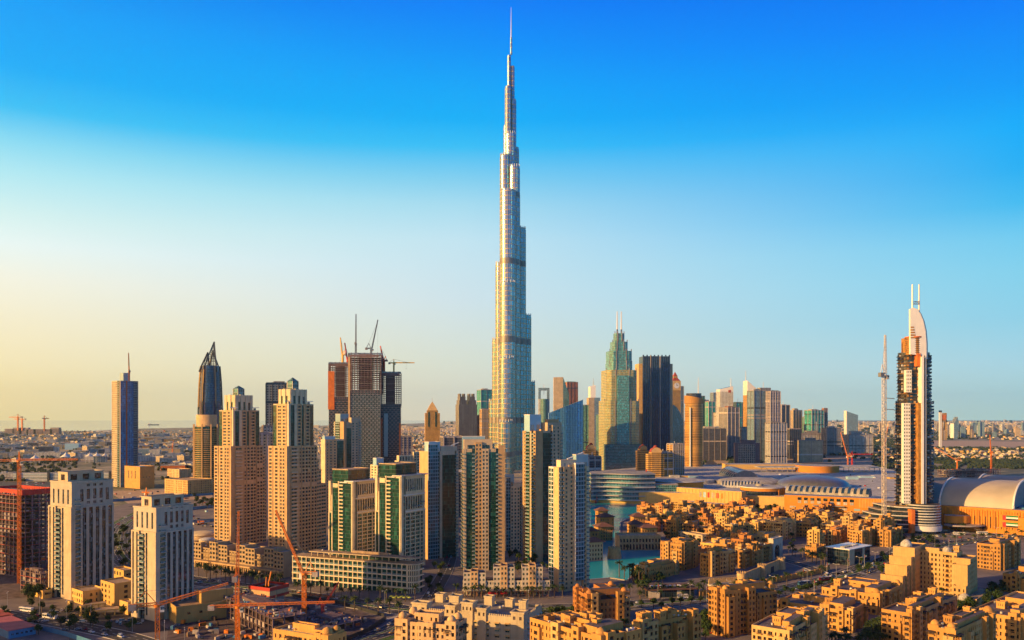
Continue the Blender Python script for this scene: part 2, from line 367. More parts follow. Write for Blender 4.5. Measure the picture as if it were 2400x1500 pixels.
UNIT = {}
def unit_window(mat, style='double', frame='metal_grey'):
 key = ('w', mat, style, frame)
 if key in UNIT: return UNIT[key]
 b = MB()
 if style == 'arch':
  n = 8; P = [(0, 0, 0), (1, 0, 0), (1, 0, .6)] + [(.5 + .5 * cos(pi * i / n), 0, .6 + .4 * sin(pi * i / n)) for i in range(1, n)] + [(0, 0, .6)]
  b.face(P, mat); b.bar((.5, -.03, 0), (.5, -.03, .98), .03, 'timber_dark')
  for sg in (0, 1):
   Q = [(.5 + .5 * cos(pi * i / n), 0, .6 + .4 * sin(pi * i / n)) for i in range(n // 2 * sg, n // 2 * sg + n // 2 + 1)]; cx = 1 - sg
   for i in range(len(Q) - 1): b.face([(cx, 0, 1), Q[i], Q[i + 1]], frame)
 else:
  b.face([(0, 0, 0), (1, 0, 0), (1, 0, 1), (0, 0, 1)], mat)
  if style == 'double': b.box(.47, .53, -.08, -.002, .03, .97, frame)
  if style == 'grid':
   b.box(.47, .53, -.1, -.002, .02, .98, frame); b.box(.02, .98, -.09, -.003, .30, .36, frame)
 UNIT[key] = b.mesh('window'); return UNIT[key]
def unit_balcony(kind):
 key = ('b', kind)
 if key in UNIT: return UNIT[key]
 b = MB(); slab, par = {'white': ('balcony_white', 'rail_glass'), 'beige': ('beige_pale', 'beige_pale'), 'cream': ('cream', 'cream'), 'teal': ('balcony_white', 'curtain_teal'), 'timber': ('sand_wall', 'timber_dark')}[kind]
 b.box(0, 1, -1, 0, -.3, 0, slab, bottom=True)
 if par == 'timber_dark':
  b.box(0, 1, -1, -.93, .75, .9, par, bottom=True)
  for i in range(9): b.box(i * .12, i * .12 + .03, -.98, -.95, 0, .75, par)
 else:
  b.box(0, 1, -1, -.92, 0, .95, par); b.box(0, .02, -.92, 0, 0, .95, par); b.box(.98, 1, -.92, 0, 0, .95, par)
  b.box(0, 1, -1.02, -.9, .95, 1.05, slab)
 UNIT[key] = b.mesh('balcony'); return UNIT[key]

class T:
 """one building: an Empty at its base, its parts as children"""
 def __init__(s, name, label, cat, x, y, rot, group=None):
  s.e = empty(name, label, cat, x, y, rot, group=group); s.x, s.y, s.rot = x, y, rot
  s.W = MB(); s.win = []; s.bal = []
 def world(s, p):
  c, t = cos(s.rot), sin(s.rot); return (s.x + c * p[0] - t * p[1], s.y + t * p[0] + c * p[1], p[2])
 def window(s, o, u, w, h, mat, style='double', frame='metal_grey'): s.win.append((o, u, w, h, mat, style, frame))
 def balcony(s, o, u, w, d, kind='white'): s.bal.append((o, u, w, d, kind))
 def part(s, name, mb, label=None, kind=None, parent=None): return mb.build(name, parent or s.e, kind, label)
 def done(s, limit=100, wall='wall', wlimit=None):
  w = s.part(wall, s.W)
  def dist(o):
   p = s.world(o); return (p[0] ** 2 + p[1] ** 2 + (p[2] - EYE) ** 2)
  for lst, nm, n in ((s.win, 'window', limit), (s.bal, 'balcony', limit)):
   lst.sort(key=lambda r: dist(r[0]))
   rest = MB()
   for k, r in enumerate(lst):
    o, u = r[0], r[1]; a = math.atan2(u[1], u[0])
    me = unit_window(r[4], r[5], r[6]) if nm == 'window' else unit_balcony(r[4])
    sc = (r[2], 1.0, r[3]) if nm == 'window' else (r[2], r[3], 1.0)
    if k < n:
     ob = bpy.data.objects.new(nm, me); COL.objects.link(ob); ob.parent = s.e; ob.location = o; ob.rotation_euler = (0, 0, a); ob.scale = sc
    else:
     q = lambda X, Y, Z: (o[0] + u[0] * X * sc[0] - u[1] * Y * sc[1], o[1] + u[1] * X * sc[0] + u[0] * Y * sc[1], o[2] + Z * sc[2])
     if nm == 'window':
      rest.face([q(0, 0, 0), q(1, 0, 0), q(1, 0, 1), q(0, 0, 1)], r[4])
      if r[5] == 'double': rest.face([q(.47, -.05, 0), q(.53, -.05, 0), q(.53, -.05, 1), q(.47, -.05, 1)], r[6])
     else:
      sm, pm = ('balcony_white', 'rail_glass') if r[4] in ('white', 'teal') else ('beige_pale', 'beige_pale')
      rest.face([q(0, -1, -.3), q(1, -1, -.3), q(1, -1, 0), q(0, -1, 0)], sm); rest.face([q(0, -1, 0), q(1, -1, 0), q(1, -1, 1), q(0, -1, 1)], pm)
      rest.face([q(0, 0, -.3), q(1, 0, -.3), q(1, -1, -.3), q(0, -1, -.3)], sm); rest.face([q(0, 0, 0), q(0, -1, 0), q(1, -1, 0), q(1, 0, 0)], sm)
      rest.face([q(0, 0, -.3), q(0, -1, -.3), q(0, -1, 1), q(0, 0, 1)], pm); rest.face([q(1, -1, -.3), q(1, 0, -.3), q(1, 0, 1), q(1, -1, 1)], pm)
   rest.build(nm, s.e, 'stuff')
  return s

def grid_panel(t, W, o, u, xs, zs, opened, mat, depth, pane, style='double', frame='metal_grey', z_base=0.0):
 """wall sheet with real openings: xs and zs are the lines of its grid, opened(i, j) the cells that are windows"""
 n = (u[1], -u[0])
 P = lambda s, z, d=0.0: (o[0] + u[0] * s - n[0] * d, o[1] + u[1] * s - n[1] * d, z)
 for i in range(len(xs) - 1):
  a, b = xs[i], xs[i + 1]; j = 0
  while j < len(zs) - 1:
   c = zs[j]
   if opened(i, j):
    d = zs[j + 1]
    W.face([P(a, c), P(b, c), P(b, c, depth), P(a, c, depth)], mat); W.face([P(a, d, depth), P(b, d, depth), P(b, d), P(a, d)], mat)
    W.face([P(a, c), P(a, c, depth), P(a, d, depth), P(a, d)], mat); W.face([P(b, c, depth), P(b, c), P(b, d), P(b, d, depth)], mat)
    t.window(P(a, c, depth), u, b - a, d - c, pane, style, frame); j += 1
   else:
    k = j + 1
    while k < len(zs) - 1 and not opened(i, k): k += 1
    d = zs[k]
    W.face([P(a, c), P(b, c), P(b, d), P(a, d)], mat, [(a, c), (b, c), (b, d), (a, d)]); j = k
def even_lines(L, n, frac, m0=0.0, m1=0.0):
 """grid lines for n openings over a length L; odd-indexed gaps are the openings"""
 c = (L - m0 - m1) / n; out = [0.0]
 for i in range(n):
  out += [m0 + c * (i + .5 - frac / 2), m0 + c * (i + .5 + frac / 2)]
 return out + [L]
def seg_face(t, W, o, u, L, h0, segs, cap='roof_grey'):
 """one face of a tower, as vertical bands that stand a little proud of or behind one another"""
 n = (u[1], -u[0]); tot = sum(s['f'] for s in segs); pos = 0.0
 for s in segs:
  w = L * s['f'] / tot; p = s.get('p', 0.0); z0 = s.get('z0', 0.0); h = s.get('h', h0); k = s['k']; mat = s.get('mat', 'beige')
  a0, a1 = pos + .02, pos + w - .02; pos += w; ww = a1 - a0
  oo = (o[0] + u[0] * a0 + n[0] * p, o[1] + u[1] * a0 + n[1] * p)
  P = lambda x, d, z: (oo[0] + u[0] * x - n[0] * d, oo[1] + u[1] * x - n[1] * d, z)
  D = 2.6 + p
  W.face([P(0, D, z0), P(0, 0, z0), P(0, 0, h), P(0, D, h)], mat, [(0, z0), (D, z0), (D, h), (0, h)]); W.face([P(ww, 0, z0), P(ww, D, z0), P(ww, D, h), P(ww, 0, h)], mat, [(0, z0), (D, z0), (D, h), (0, h)])
  W.face([P(0, 0, h), P(ww, 0, h), P(ww, D, h), P(0, D, h)], s.get('cap', mat)); W.face([P(ww, D, z0), P(0, D, z0), P(0, D, h), P(ww, D, h)], mat)
  if z0 > 0: W.face([P(0, D, z0), P(ww, D, z0), P(ww, 0, z0), P(0, 0, z0)], mat)
  fh = s.get('fh', 3.5); b = s.get('b', 1.0); tp = s.get('t', 1.2)
  if k == 'plain': W.wall(oo, u, ww, z0, h, mat)
  elif k == 'glass':
   g = MB(); g.wall(oo, u, ww, z0 + b * 0, h - tp, s.get('g', 'curtain_green')); t.part('curtain_wall', g)
   W.wall(oo, u, ww, h - tp, h, mat)
  elif k in ('win', 'strip'):
   rows = 1 if k == 'strip' else max(1, int(round((h - z0 - b - tp) / fh)))
   xs = even_lines(ww, s.get('n', 2), s.get('wx', .5)); zl = even_lines(h - z0 - b - tp, rows, 1.0 if k == 'strip' else s.get('wz', .55))
   zs = [z0] + [z0 + b + q for q in zl[1:-1]] + [h]
   bands = s.get('bands', ())
   def op(i, j, zs=zs, bands=bands):
    return i % 2 == 1 and j % 2 == 1 and not any(q0 < zs[j] < q1 for q0, q1 in bands)
   grid_panel(t, W, oo, u, xs, zs, op, mat, s.get('d', .45), s.get('g', 'pane_dark'), s.get('style', 'double'), s.get('frame', 'metal_grey'))
  elif k == 'balc':
   g = MB(); g.wall(P(0, s.get('rec', 1.0), 0)[:2], u, ww, z0, h, s.get('g', 'curtain_green')); t.part('curtain_wall', g)
   z = z0 + b + 2.5
   while z < h - 2.0:
    t.balcony(P(.05, s.get('rec', 1.0), z), u, ww - .1, s.get('out', 1.3) + s.get('rec', 1.0), s.get('bk', 'white')); z += fh
def corner(xl, xc, xr, yb, deg):
 """near corner, turn and side lengths of a rectangular block whose left edge, near corner and right edge stand at these columns"""
 th = R(deg); c, s = cos(th), sin(th); X, Y = gp(xc, yb)
 tr = (xr - 1200) / F; tl = (xl - 1200) / F
 w, d = (tr * Y - X) / (c - tr * s), (X - tl * Y) / (s + tl * c)
 if not (5 < w < 75 and 5 < d < 75): print('CORNER', xl, xc, xr, yb, deg, round(w), round(d), 'X', round(X), round(Y))
 return X, Y, th, w, d
def seg_tower(name, label, cat, x, y, th, w, d, h, left, front, core='beige', roof='roof_grey', extra=None, right=None):
 t = T(name, label, cat, x, y, th)
 t.w, t.d, t.h = w, d, h
 i = 2.0
 t.W.box(i, w - i, i, d - i, 0, h - .9, core, roof)
 seg_face(t, t.W, (0, 0), (1, 0), w, h, front)
 seg_face(t, t.W, (0, d), (0, -1), d, h - .04, left)
 seg_face(t, t.W, (w, 0), (0, 1), d, h - .08, right or [dict(f=1, k='plain', mat=core)])
 seg_face(t, t.W, (w, d), (-1, 0), w, h - .12, [dict(f=1, k='plain', mat=core)])
 if extra: extra(t)
 return t
def louvre_box(t, x0, x1, y0, y1, z0, z1, wall, roof='roof_grey', nf=3, nl=1, name=None):
 """plant room on a roof: a box with deep square openings"""
 W = t.W
 grid_panel(t, W, (x0, y0), (1, 0), even_lines(x1 - x0, nf, .55), [z0, z0 + (z1 - z0) * .25, z0 + (z1 - z0) * .8, z1], lambda i, j: i % 2 == 1 and j == 1, wall, .6, 'pane_warm', 'single')
 grid_panel(t, W, (x0, y1), (0, -1), even_lines(y1 - y0, nl, .4), [z0, z0 + (z1 - z0) * .25, z0 + (z1 - z0) * .8, z1], lambda i, j: i % 2 == 1 and j == 1, wall, .6, 'pane_warm', 'single')
 W.wall((x1, y0), (0, 1), y1 - y0, z0, z1, wall); W.wall((x1, y1), (-1, 0), x1 - x0, z0, z1, wall)
 W.face([(x0, y0, z1 - .8), (x1, y0, z1 - .8), (x1, y1, z1 - .8), (x0, y1, z1 - .8)], roof); W.ring(x0 - .25, x1 + .25, y0 - .25, y1 + .25, z1 - .5, z1 + .3, .6, wall)
# ------------------------------------------------------------------ ground, water, roads
def sheet(name, pts, z, mat, kind='structure', label=None, cat=None):
 b = MB(); b.face([(p[0], p[1], z) for p in pts], mat)
 return b.build(name, None, kind, label, cat)
def smooth_line(P, n=8):
 out = []
 for i in range(len(P) - 1):
  p0 = P[max(0, i - 1)]; p1 = P[i]; p2 = P[i + 1]; p3 = P[min(len(P) - 1, i + 2)]
  for k in range(n):
   t = k / n
   out.append(tuple(.5 * (2 * p1[j] + (p2[j] - p0[j]) * t + (2 * p0[j] - 5 * p1[j] + 4 * p2[j] - p3[j]) * t * t + (3 * p1[j] - p0[j] - 3 * p2[j] + p3[j]) * t ** 3) for j in (0, 1)))
 return out + [P[-1]]
def offset(L, o):
 out = []
 for i, p in enumerate(L):
  a = L[max(0, i - 1)]; b = L[min(len(L) - 1, i + 1)]; d = math.hypot(b[0] - a[0], b[1] - a[1]) or 1
  out.append((p[0] - (b[1] - a[1]) / d * o, p[1] + (b[0] - a[0]) / d * o))
 return out
def ribbon(b, L, o0, o1, z0, mat, z1=None, side=None):
 A = offset(L, o0); B = offset(L, o1)
 for i in range(len(L) - 1):
  b.face([(A[i][0], A[i][1], z0), (A[i + 1][0], A[i + 1][1], z0), (B[i + 1][0], B[i + 1][1], z0), (B[i][0], B[i][1], z0)], mat)
  if side is not None:
   for Q in (A, B): b.face([(Q[i][0], Q[i][1], z1), (Q[i + 1][0], Q[i + 1][1], z1), (Q[i + 1][0], Q[i + 1][1], z0), (Q[i][0], Q[i][1], z0)], side)
def dashes(b, L, o, z, wid=.18, on=3, mat='line_white'):
 A = offset(L, o - wid); B = offset(L, o + wid)
 for i in range(0, len(L) - 1, 2):
  b.face([(A[i][0], A[i][1], z), (A[i + 1][0], A[i + 1][1], z), (B[i + 1][0], B[i + 1][1], z), (B[i][0], B[i][1], z)], mat)
def densify(L, step=4.0):
 out = []
 for i in range(len(L) - 1):
  d = math.hypot(L[i + 1][0] - L[i][0], L[i + 1][1] - L[i][1]); n = max(1, int(d / step))
  out += [(L[i][0] + (L[i + 1][0] - L[i][0]) * k / n, L[i][1] + (L[i + 1][1] - L[i][1]) * k / n) for k in range(n)]
 return out + [L[-1]]
sheet('ground', [(-26000, -500), (26000, -500), (26000, 26000), (-26000, 26000)], 0.0, 'ground_sand')
coast = [gp(x, y) for x, y in [(-1200, 1013), (0, 1011), (210, 1010), (330, 1004.5), (450, 1002.5), (620, 1000), (780, 997), (960, 993), (1120, 988)]]
sheet('sea', coast + [(3000, 25900), (-25900, 25900), (-25900, 7400)], .6, 'sea_water')
district = [gp(x, y) for x, y in [(-250, 1560), (-120, 1290), (300, 1180), (700, 1130), (1300, 1125), (2200, 1125), (2700, 1200), (2900, 1560)]]
sheet('paved_ground', district + [(900, 420), (-700, 420)], .05, 'pavers')
sheet('site_ground', [gp(x, y) for x, y in [(395, 1470), (520, 1405), (640, 1395), (800, 1420), (905, 1455), (850, 1500), (700, 1570), (380, 1570)]], .10, 'soil')
sheet('site_ground', [gp(x, y) for x, y in [(-150, 1340), (-60, 1290), (110, 1310), (128, 1390), (60, 1400), (-140, 1420)]], .10, 'soil')
boulevard = densify(smooth_line([gp(x, y) for x, y in [(372, 1188), (300, 1225), (277, 1262), (290, 1305), (345, 1338), (460, 1362), (620, 1384), (800, 1410), (980, 1432), (1140, 1428), (1300, 1426), (1480, 1418), (1650, 1405), (1830, 1384), (1960, 1356), (2060, 1322), (2180, 1285), (2330, 1262), (2560, 1240)]]))
bottom_street = densify(smooth_line([gp(x, y) for x, y in [(-160, 1412), (40, 1444), (200, 1472), (320, 1500), (430, 1545)]]))
curve_street = densify(smooth_line([gp(x, y) for x, y in [(985, 1436), (955, 1452), (915, 1476), (850, 1498), (740, 1530)]]))
side_street = densify(smooth_line([gp(x, y) for x, y in [(985, 1436), (1018, 1385), (1046, 1335), (1060, 1290), (1068, 1255)]]))
mall_street = densify(smooth_line([gp(x, y) for x, y in [(1790, 1300), (1870, 1322), (1950, 1345), (2010, 1338)]]))
parking_street = densify(smooth_line([gp(x, y) for x, y in [(2060, 1322), (2160, 1262), (2230, 1250), (2330, 1245), (2500, 1235)]]))
def road(name, L, half, median=0.0, lanes=2):
 b = MB(); ribbon(b, L, -half, half, .16, 'asphalt'); b.build(name, None, 'structure')
 k = MB(); ribbon(k, L, half, half + .5, .30, 'kerb', .05, 'kerb'); ribbon(k, L, -half - .5, -half, .30, 'kerb', .05, 'kerb')
 if median:
  ribbon(k, L, -median - .45, -median, .32, 'kerb', .1, 'kerb'); ribbon(k, L, median, median + .45, .32, 'kerb', .1, 'kerb')
 k.build('kerb', None, 'structure')
 mk = MB()
 for i in range(1, lanes):
  o = median + (half - median) * i / lanes
  dashes(mk, L, o, .20); dashes(mk, L, -o, .20)
 if not median: dashes(mk, L, 0, .20)
 mk.build('road_markings', None, 'structure')
 if median:
  g = MB(); ribbon(g, L, -median, median, .28, 'grass'); g.build('grass', None, 'stuff', 'strip of green grass along the middle of the boulevard', 'grass')
road('road', boulevard, 13.0, 2.2, 3)
road('road', bottom_street, 8.0, 0, 2)
road('road', curve_street, 8.5, 1.0, 2)
road('road', side_street, 6.0, 0, 1)
road('road', mall_street, 5.5, 0, 1)
road('road', parking_street, 9.0, 0, 2)
highway = densify(smooth_line([gp(x, y) for x, y in [(330, 1188), (480, 1150), (640, 1122), (760, 1105), (1000, 1090)]]), 12)
b = MB(); ribbon(b, highway, -20, 20, .16, 'asphalt'); b.build('road', None, 'structure')
highway2 = densify(smooth_line([gp(x, y) for x, y in [(1700, 1128), (1680, 1098), (1655, 1075), (1640, 1055), (1600, 1035)]]), 15)
b = MB(); ribbon(b, highway2, -16, 16, .16, 'asphalt'); b.build('road', None, 'structure')
g = MB(); ribbon(g, boulevard[:60], -19, -14, .14, 'grass'); ribbon(g, boulevard[:60], 14, 22, .14, 'grass'); g.build('grass', None, 'stuff', 'green verges beside the curving road behind the two pale strip-windowed towers', 'grass')
g = MB(); ribbon(g, curve_street, 9.5, 15, .14, 'grass'); g.build('grass', None, 'stuff', 'grass bank on the outside of the bend below the building site', 'grass')
# zebra crossings at the junction
mk = MB()
for (px, py), ang in (((1000, 1412), 70), ((930, 1446), -35), ((2010, 1342), 30)):
 x0, y0 = gp(px, py); c, s = cos(R(ang)), sin(R(ang))
 for i in range(-7, 8):
  P = lambda a, q: (x0 + (i * 1.5 + a) * -s + q * c, y0 + (i * 1.5 + a) * c + q * s, .22)
  mk.face([P(-.35, -2), P(.35, -2), P(.35, 2), P(-.35, 2)], 'line_white')
mk.build('road_markings', None, 'structure')
# lake and its quay
lake = [gp(x, y) for x, y in [(1340, 1362), (1330, 1260), (1345, 1172), (1400, 1168), (1510, 1170), (1540, 1182), (1500, 1204), (1455, 1225), (1452, 1285), (1560, 1288), (1545, 1318), (1498, 1334), (1472, 1362), (1430, 1356), (1385, 1360)]]
sheet('lake', lake, .12, 'lake_water')
b = MB(); ribbon(b, lake + [lake[0]], -1.2, .2, .9, 'kerb', .05, 'kerb'); b.build('quay', None, 'structure')
sheet('car_park', [gp(x, y) for x, y in [(-20, 1130), (262, 1128), (262, 1147), (-20, 1150)]], .12, 'asphalt')
sheet('car_park', [gp(x, y) for x, y in [(322, 1076), (455, 1075), (462, 1091), (322, 1093)]], .12, 'asphalt')
sheet('car_park', [gp(x, y) for x, y in [(60, 1420), (165, 1428), (330, 1440), (400, 1478), (300, 1488), (180, 1458), (60, 1436)]], .12, 'asphalt')
lot = [gp(x, y) for x, y in [(252, 1152), (490, 1142), (500, 1168), (300, 1180)]]
sheet('sand_lot', lot, .08, 'roof_sand')
for name, pts in (('sand_lot', [(1782, 1070), (2030, 1068), (2060, 1098), (1790, 1103)]), ('sand_lot', [(2185, 1033), (2400, 1035), (2470, 1050), (2300, 1046), (2185, 1046)]), ('sand_lot', [(1650, 1075), (1725, 1072), (1725, 1100), (1690, 1102)]), ('sand_lot', [(940, 1000), (1065, 1000), (1065, 1012), (940, 1014)])):
 sheet(name, [gp(x, y) for x, y in pts], .10, 'roof_sand')
# ------------------------------------------------------------------ the near towers
def S(f, k, **kw): return dict(f=f, k=k, **kw)
def strip_tower(label, box, yt, plain_corner, crown_px):
 """pale stone tower with full-height dark strips, balconies down its edges and a louvred plant room on top"""
 X, Y, th, w, d = corner(*box); h = zat(yt, Y); t = T('strip_window_tower', label, 'tower', X, Y, th)
 W = t.W; low = h * .79; sw = 'stone_white'; bg = 'beige_pale'
 W.box(2.6, w - 2, 2.6, d - 2, 0, h - 1, sw, 'roof_grey')
 # upper mass
 zz = [low - 2, low + 1.5, low + 3.6, low + 5.2, low + 13, low + 15, low + 17, h]
 xs = even_lines(w, 5, .50, 5.5, 2.2)
 def op(i, j):
  if i % 2 == 0: return False
  c = i // 2
  if c in (0, 4): return j == 3 or j == 2
  return j in (1, 3, 5)
 grid_panel(t, W, (0, 0), (1, 0), xs, zz, op, sw, .5, 'pane_dark')
 xl = even_lines(d, 4, .34, 1.5, 1.5)
 grid_panel(t, W, (0, d), (0, -1), xl, [low - 2, low + 2, low + 13, h], lambda i, j: i % 2 == 1 and j == 1, sw, .5, 'pane_dark')
 W.wall((w, 0), (0, 1), d, low - 2, h, sw); W.wall((w, d), (-1, 0), w, low - 2, h, sw)
 W.ring(-.35, w + .35, -.35, d + .35, h - .6, h + .5, .9, sw)
 W.box(4.6, w - 2.0, -.55, -.003, low + 17.6, low + 18.4, sw)
 # lower mass, a metre proud
 p = 1.1
 xs = even_lines(w - 6.5, 5, .56, .4, .4)
 W.wall((6.5 + w - 6.5, -p), (0, 1), d + 2 * p, 0, low, bg); W.wall((w, d + p), (-1, 0), w + p, 0, low, bg)
 grid_panel(t, W, (6.5, -p), (1, 0), xs, [0, 5, low - 1.2, low], lambda i, j: i % 2 == 1 and j == 1, sw, .55, 'pane_dark')
 W.face([(6.5, -p, low), (w, -p, low), (w, 0, low), (6.5, 0, low)], sw)
 W.wall((6.5, -p), (0, 1), p + 1.0, 0, low, bg, 0); W.wall((2.4, 1.0), (1, 0), 4.1, 0, low + 8, 'beige'); W.wall((2.4, 0), (0, 1), 1, 0, low, bg)
 W.wall((-p, -p), (1, 0), 3.5, 0, low, bg); W.wall((2.4, -p), (0, 1), p, 0, low, bg); W.face([(-p, -p, low), (2.4, -p, low), (2.4, .1, low), (-p, .1, low)], bg)
 dl = d + 2 * p - 3.0; a = dl * .36; bq = dl * .26; c2 = dl - a - bq
 # left face, seen from its far end: strips, balcony bay, strip, plain corner
 grid_panel(t, W, (-p, d + p), (0, -1), even_lines(a, 2, .4), [0, 3, low - 1, low], lambda i, j: i % 2 == 1 and j == 1, bg, .5, 'pane_dark')
 W.wall((.1, d + p - a), (0, -1), bq, 0, low, 'pane_dark')
 grid_panel(t, W, (-p, d + p - a - bq), (0, -1), [0, c2 * .12, c2 * .34, c2], [0, 3, low - 1, low], lambda i, j: i == 1 and j == 1, bg, .5, 'pane_dark')
 W.wall((-p, -p + 3.0), (0, -1), 3.0, 0, low, bg)
 W.face([(-p, -p + 3, low), (-p, d + p, low), (.1, d + p, low), (.1, -p + 3, low)], bg)
 for yy in (d + p - a, d + p - a - bq): W.wall((-p, yy), (1, 0), 1.2, 0, low, bg)
 z = 7.0
 while z < low + 6:
  t.balcony((2.5, .95, z), (1, 0), 3.9, 2.6, 'white')
  if z < low - 3: t.balcony((.05, d + p - a - .25, z), (0, -1), bq - .5, 2.2, 'white')
  z += 3.6
 z = 8.0
 while z < low - 4:
  t.balcony((w + .1, 3.0, z), (0, 1), 4.5, 1.5, 'white'); z += 3.6
 k0, k1 = crown_px
 louvre_box(t, w * .06, w * .93, d * .30, d * .75, h - 1, h + 7.2, bg, 'roof_sand', 3, 1)
 return t.done()
strip_tower('taller pale stone tower with full-height dark strip windows beside the purple concrete frame', (118, 168, 265, 1406, 58), 1131, 0, (163, 258))
strip_tower('shorter pale stone tower with dark strip windows behind the slanting orange crane jib', (313, 366, 452, 1456, 58), 1192, 0, (355, 443))

def residence(label, box, yt, yu, yc, yl, steps):
 """tall beige apartment tower: broad lower body, slimmer upper body, finned crown and a glass lantern"""
 X, Y, th, w, d = corner(*box); h = zat(yt, Y); hu = zat(yu, Y); hc = zat(yc, Y); hl = zat(yl, Y)
 t = T('residential_tower', label, 'tower', X, Y, th); W = t.W; bg = 'apricot'
 W.box(2, w - 1, 2, d - 1, 0, h - 1, bg, 'roof_grey')
 bands = ((h * .62, h * .655), (h * .76, h * .79))
 seg_face(t, W, (0, 0), (1, 0), w, h, [S(1.0, 'plain', mat=bg, p=.2), S(1.7, 'win', n=1, wx=.86, wz=.5, mat=bg, p=.9, bands=bands, fh=3.7, g='pane_green'), S(.6, 'plain', mat=bg), S(.6, 'win', n=1, mat=bg, p=.2, wx=.6, bands=bands, fh=3.7), S(1.8, 'win', n=2, mat=bg, p=.8, wx=.72, wz=.6, bands=bands, d=1.2, fh=3.7), S(.8, 'win', n=1, mat=bg, wx=.6, bands=bands, fh=3.7), S(1.6, 'win', n=2, mat=bg, p=.8, wx=.72, wz=.6, d=1.2, bands=bands, fh=3.7, h=h - .3)])
 seg_face(t, W, (0, d), (0, -1), d, h - .04, [S(1, 'win', n=1, mat=bg, p=.6, wx=.6, wz=.6, fh=3.7), S(.3, 'plain', mat=bg), S(1, 'win', n=1, mat=bg, p=.1, wx=.6, wz=.6, d=.9, fh=3.7), S(.3, 'plain', mat=bg, p=.5), S(1.2, 'win', n=2, mat=bg, p=.3, wx=.6, wz=.6, fh=3.7), S(.4, 'plain', mat=bg)])
 W.wall((w, 0), (0, 1), d, 0, h, bg); W.wall((w, d), (-1, 0), w, 0, h, bg)
 z = 5.0
 x0 = w * 1.0 / 8.1; x1 = w * 2.7 / 8.1
 while z < h - 3:     # rounded balcony fronts near the corner
  if not any(a < z < b for a, b in bands): t.balcony((x0 + .3, -.85, z), (1, 0), x1 - x0 - .6, 1.5, 'beige')
  z += 3.7
 # stepped wings at the far end
 for k, (e, hh) in enumerate(steps):
  L = e; o = w + sum(q[0] for q in steps[:k])
  W.box(o + .01, o + L, .8 + k * .6, d - 1 - k, 0, hh, bg, 'roof_sand')
  grid_panel(t, W, (o + .02, .75 + k * .6), (1, 0), even_lines(L - .04, 1, .8), even_lines(hh, int(hh / 3.7), .5), lambda i, j: i % 2 == 1 and j % 2 == 1, bg, .04, 'pane_green')
  t.W.ring(o + .01, o + L + .2, .5 + k * .6, d - 1 - k, hh - .4, hh + .8, .3, bg)
 # upper body
 i0, i1, j0, j1 = w * .10, w * .93, d * .06, d * .94
 W.box(i0 + 2, i1 - 1, j0 + 2, j1 - 1, h - 1.2, hu - 1, bg, 'roof_grey')
 zb = h - 1.1
 seg_face(t, W, (i0, j0), (1, 0), i1 - i0, hu, [S(.4, 'plain', mat='cream', z0=zb), S(1.2, 'glass', g='curtain_green', mat='cream', p=-.6, z0=zb), S(.7, 'plain', mat='cream', p=.3, z0=zb), S(1.3, 'win', n=1, mat=bg, z0=zb, wx=.7, wz=.6, d=1.2, p=.4), S(.7, 'glass', mat='cream', p=-.6, z0=zb), S(.4, 'plain', mat=bg, z0=zb), S(1.3, 'win', n=1, mat=bg, z0=zb, wx=.7, wz=.6, d=1.2, p=.4), S(1.1, 'glass', mat='cream', z0=h * .80, p=-.2)])
 seg_face(t, W, (i0, j1), (0, -1), j1 - j0, hu - .04, [S(.8, 'glass', mat='cream', z0=zb, p=-.3), S(1.2, 'win', n=1, mat=bg, z0=zb, wx=.6, wz=.55), S(1.0, 'win', n=1, mat=bg, z0=zb, wx=.6, wz=.55, p=.5), S(.4, 'plain', mat='cream', z0=zb)])
 W.wall((i1, j0), (0, 1), j1 - j0, zb, hu, bg); W.wall((i1, j1), (-1, 0), i1 - i0, zb, hu, bg)
 # crown
 a0, a1, b0, b1 = w * .24, w * .78, d * .2, d * .85
 W.box(a0 + 1.5, a1 - 1, b0 + 1.5, b1 - 1, hu - 1.2, hc - 1, 'cream', 'roof_grey')
 zb = hu - 1.1; cr = 'cream'
 fr = [S(1, 'plain', mat=cr, p=.5, z0=zb), S(.9, 'glass', mat=cr, z0=zb, t=(hc - hu) * .45), S(1, 'plain', mat=cr, p=.8, z0=zb, h=hc + .4), S(.9, 'glass', mat=cr, z0=zb, t=(hc - hu) * .45), S(1, 'plain', mat=cr, p=.5, z0=zb), S(.9, 'glass', g='curtain_dark', mat=cr, z0=zb, t=(hc - hu) * .5), S(.9, 'plain', mat=cr, p=.6, z0=zb)]
 seg_face(t, W, (a0, b0), (1, 0), a1 - a0, hc, fr); seg_face(t, W, (a0, b1), (0, -1), b1 - b0, hc - .04, fr[:5])
 W.wall((a1, b0), (0, 1), b1 - b0, zb, hc, cr); W.wall((a1, b1), (-1, 0), a1 - a0, zb, hc, cr)
 # lantern
 m = MB(); q = (hl - hc) * .30; cx, cy = (a0 + a1) / 2, (b0 + b1) / 2; r = w * .095
 m.box(cx - r, cx + r, cy - r, cy + r, hc - 1.5, hl - q * 1.1, 'curtain_teal')
 for sx, sy in ((-1, -1), (1, -1), (1, 1), (-1, 1)): m.bar((cx + sx * r, cy + sy * r, hc - 1.5), (cx + sx * r, cy + sy * r, hl - q * 1.1), .35, 'metal_grey'); m.bar((cx + sx * r, cy + sy * r, hl - q * 1.1), (cx, cy, hl), .3, 'metal_grey', .15)
 for i in range(4):
  A = [(-r, -r), (r, -r), (r, r), (-r, r)]; p0, p1 = A[i], A[(i + 1) % 4]
  m.face([(cx + p0[0], cy + p0[1], hl - q * 1.1), (cx + p1[0], cy + p1[1], hl - q * 1.1), (cx, cy, hl)], 'curtain_teal')
 t.part('lantern', m)
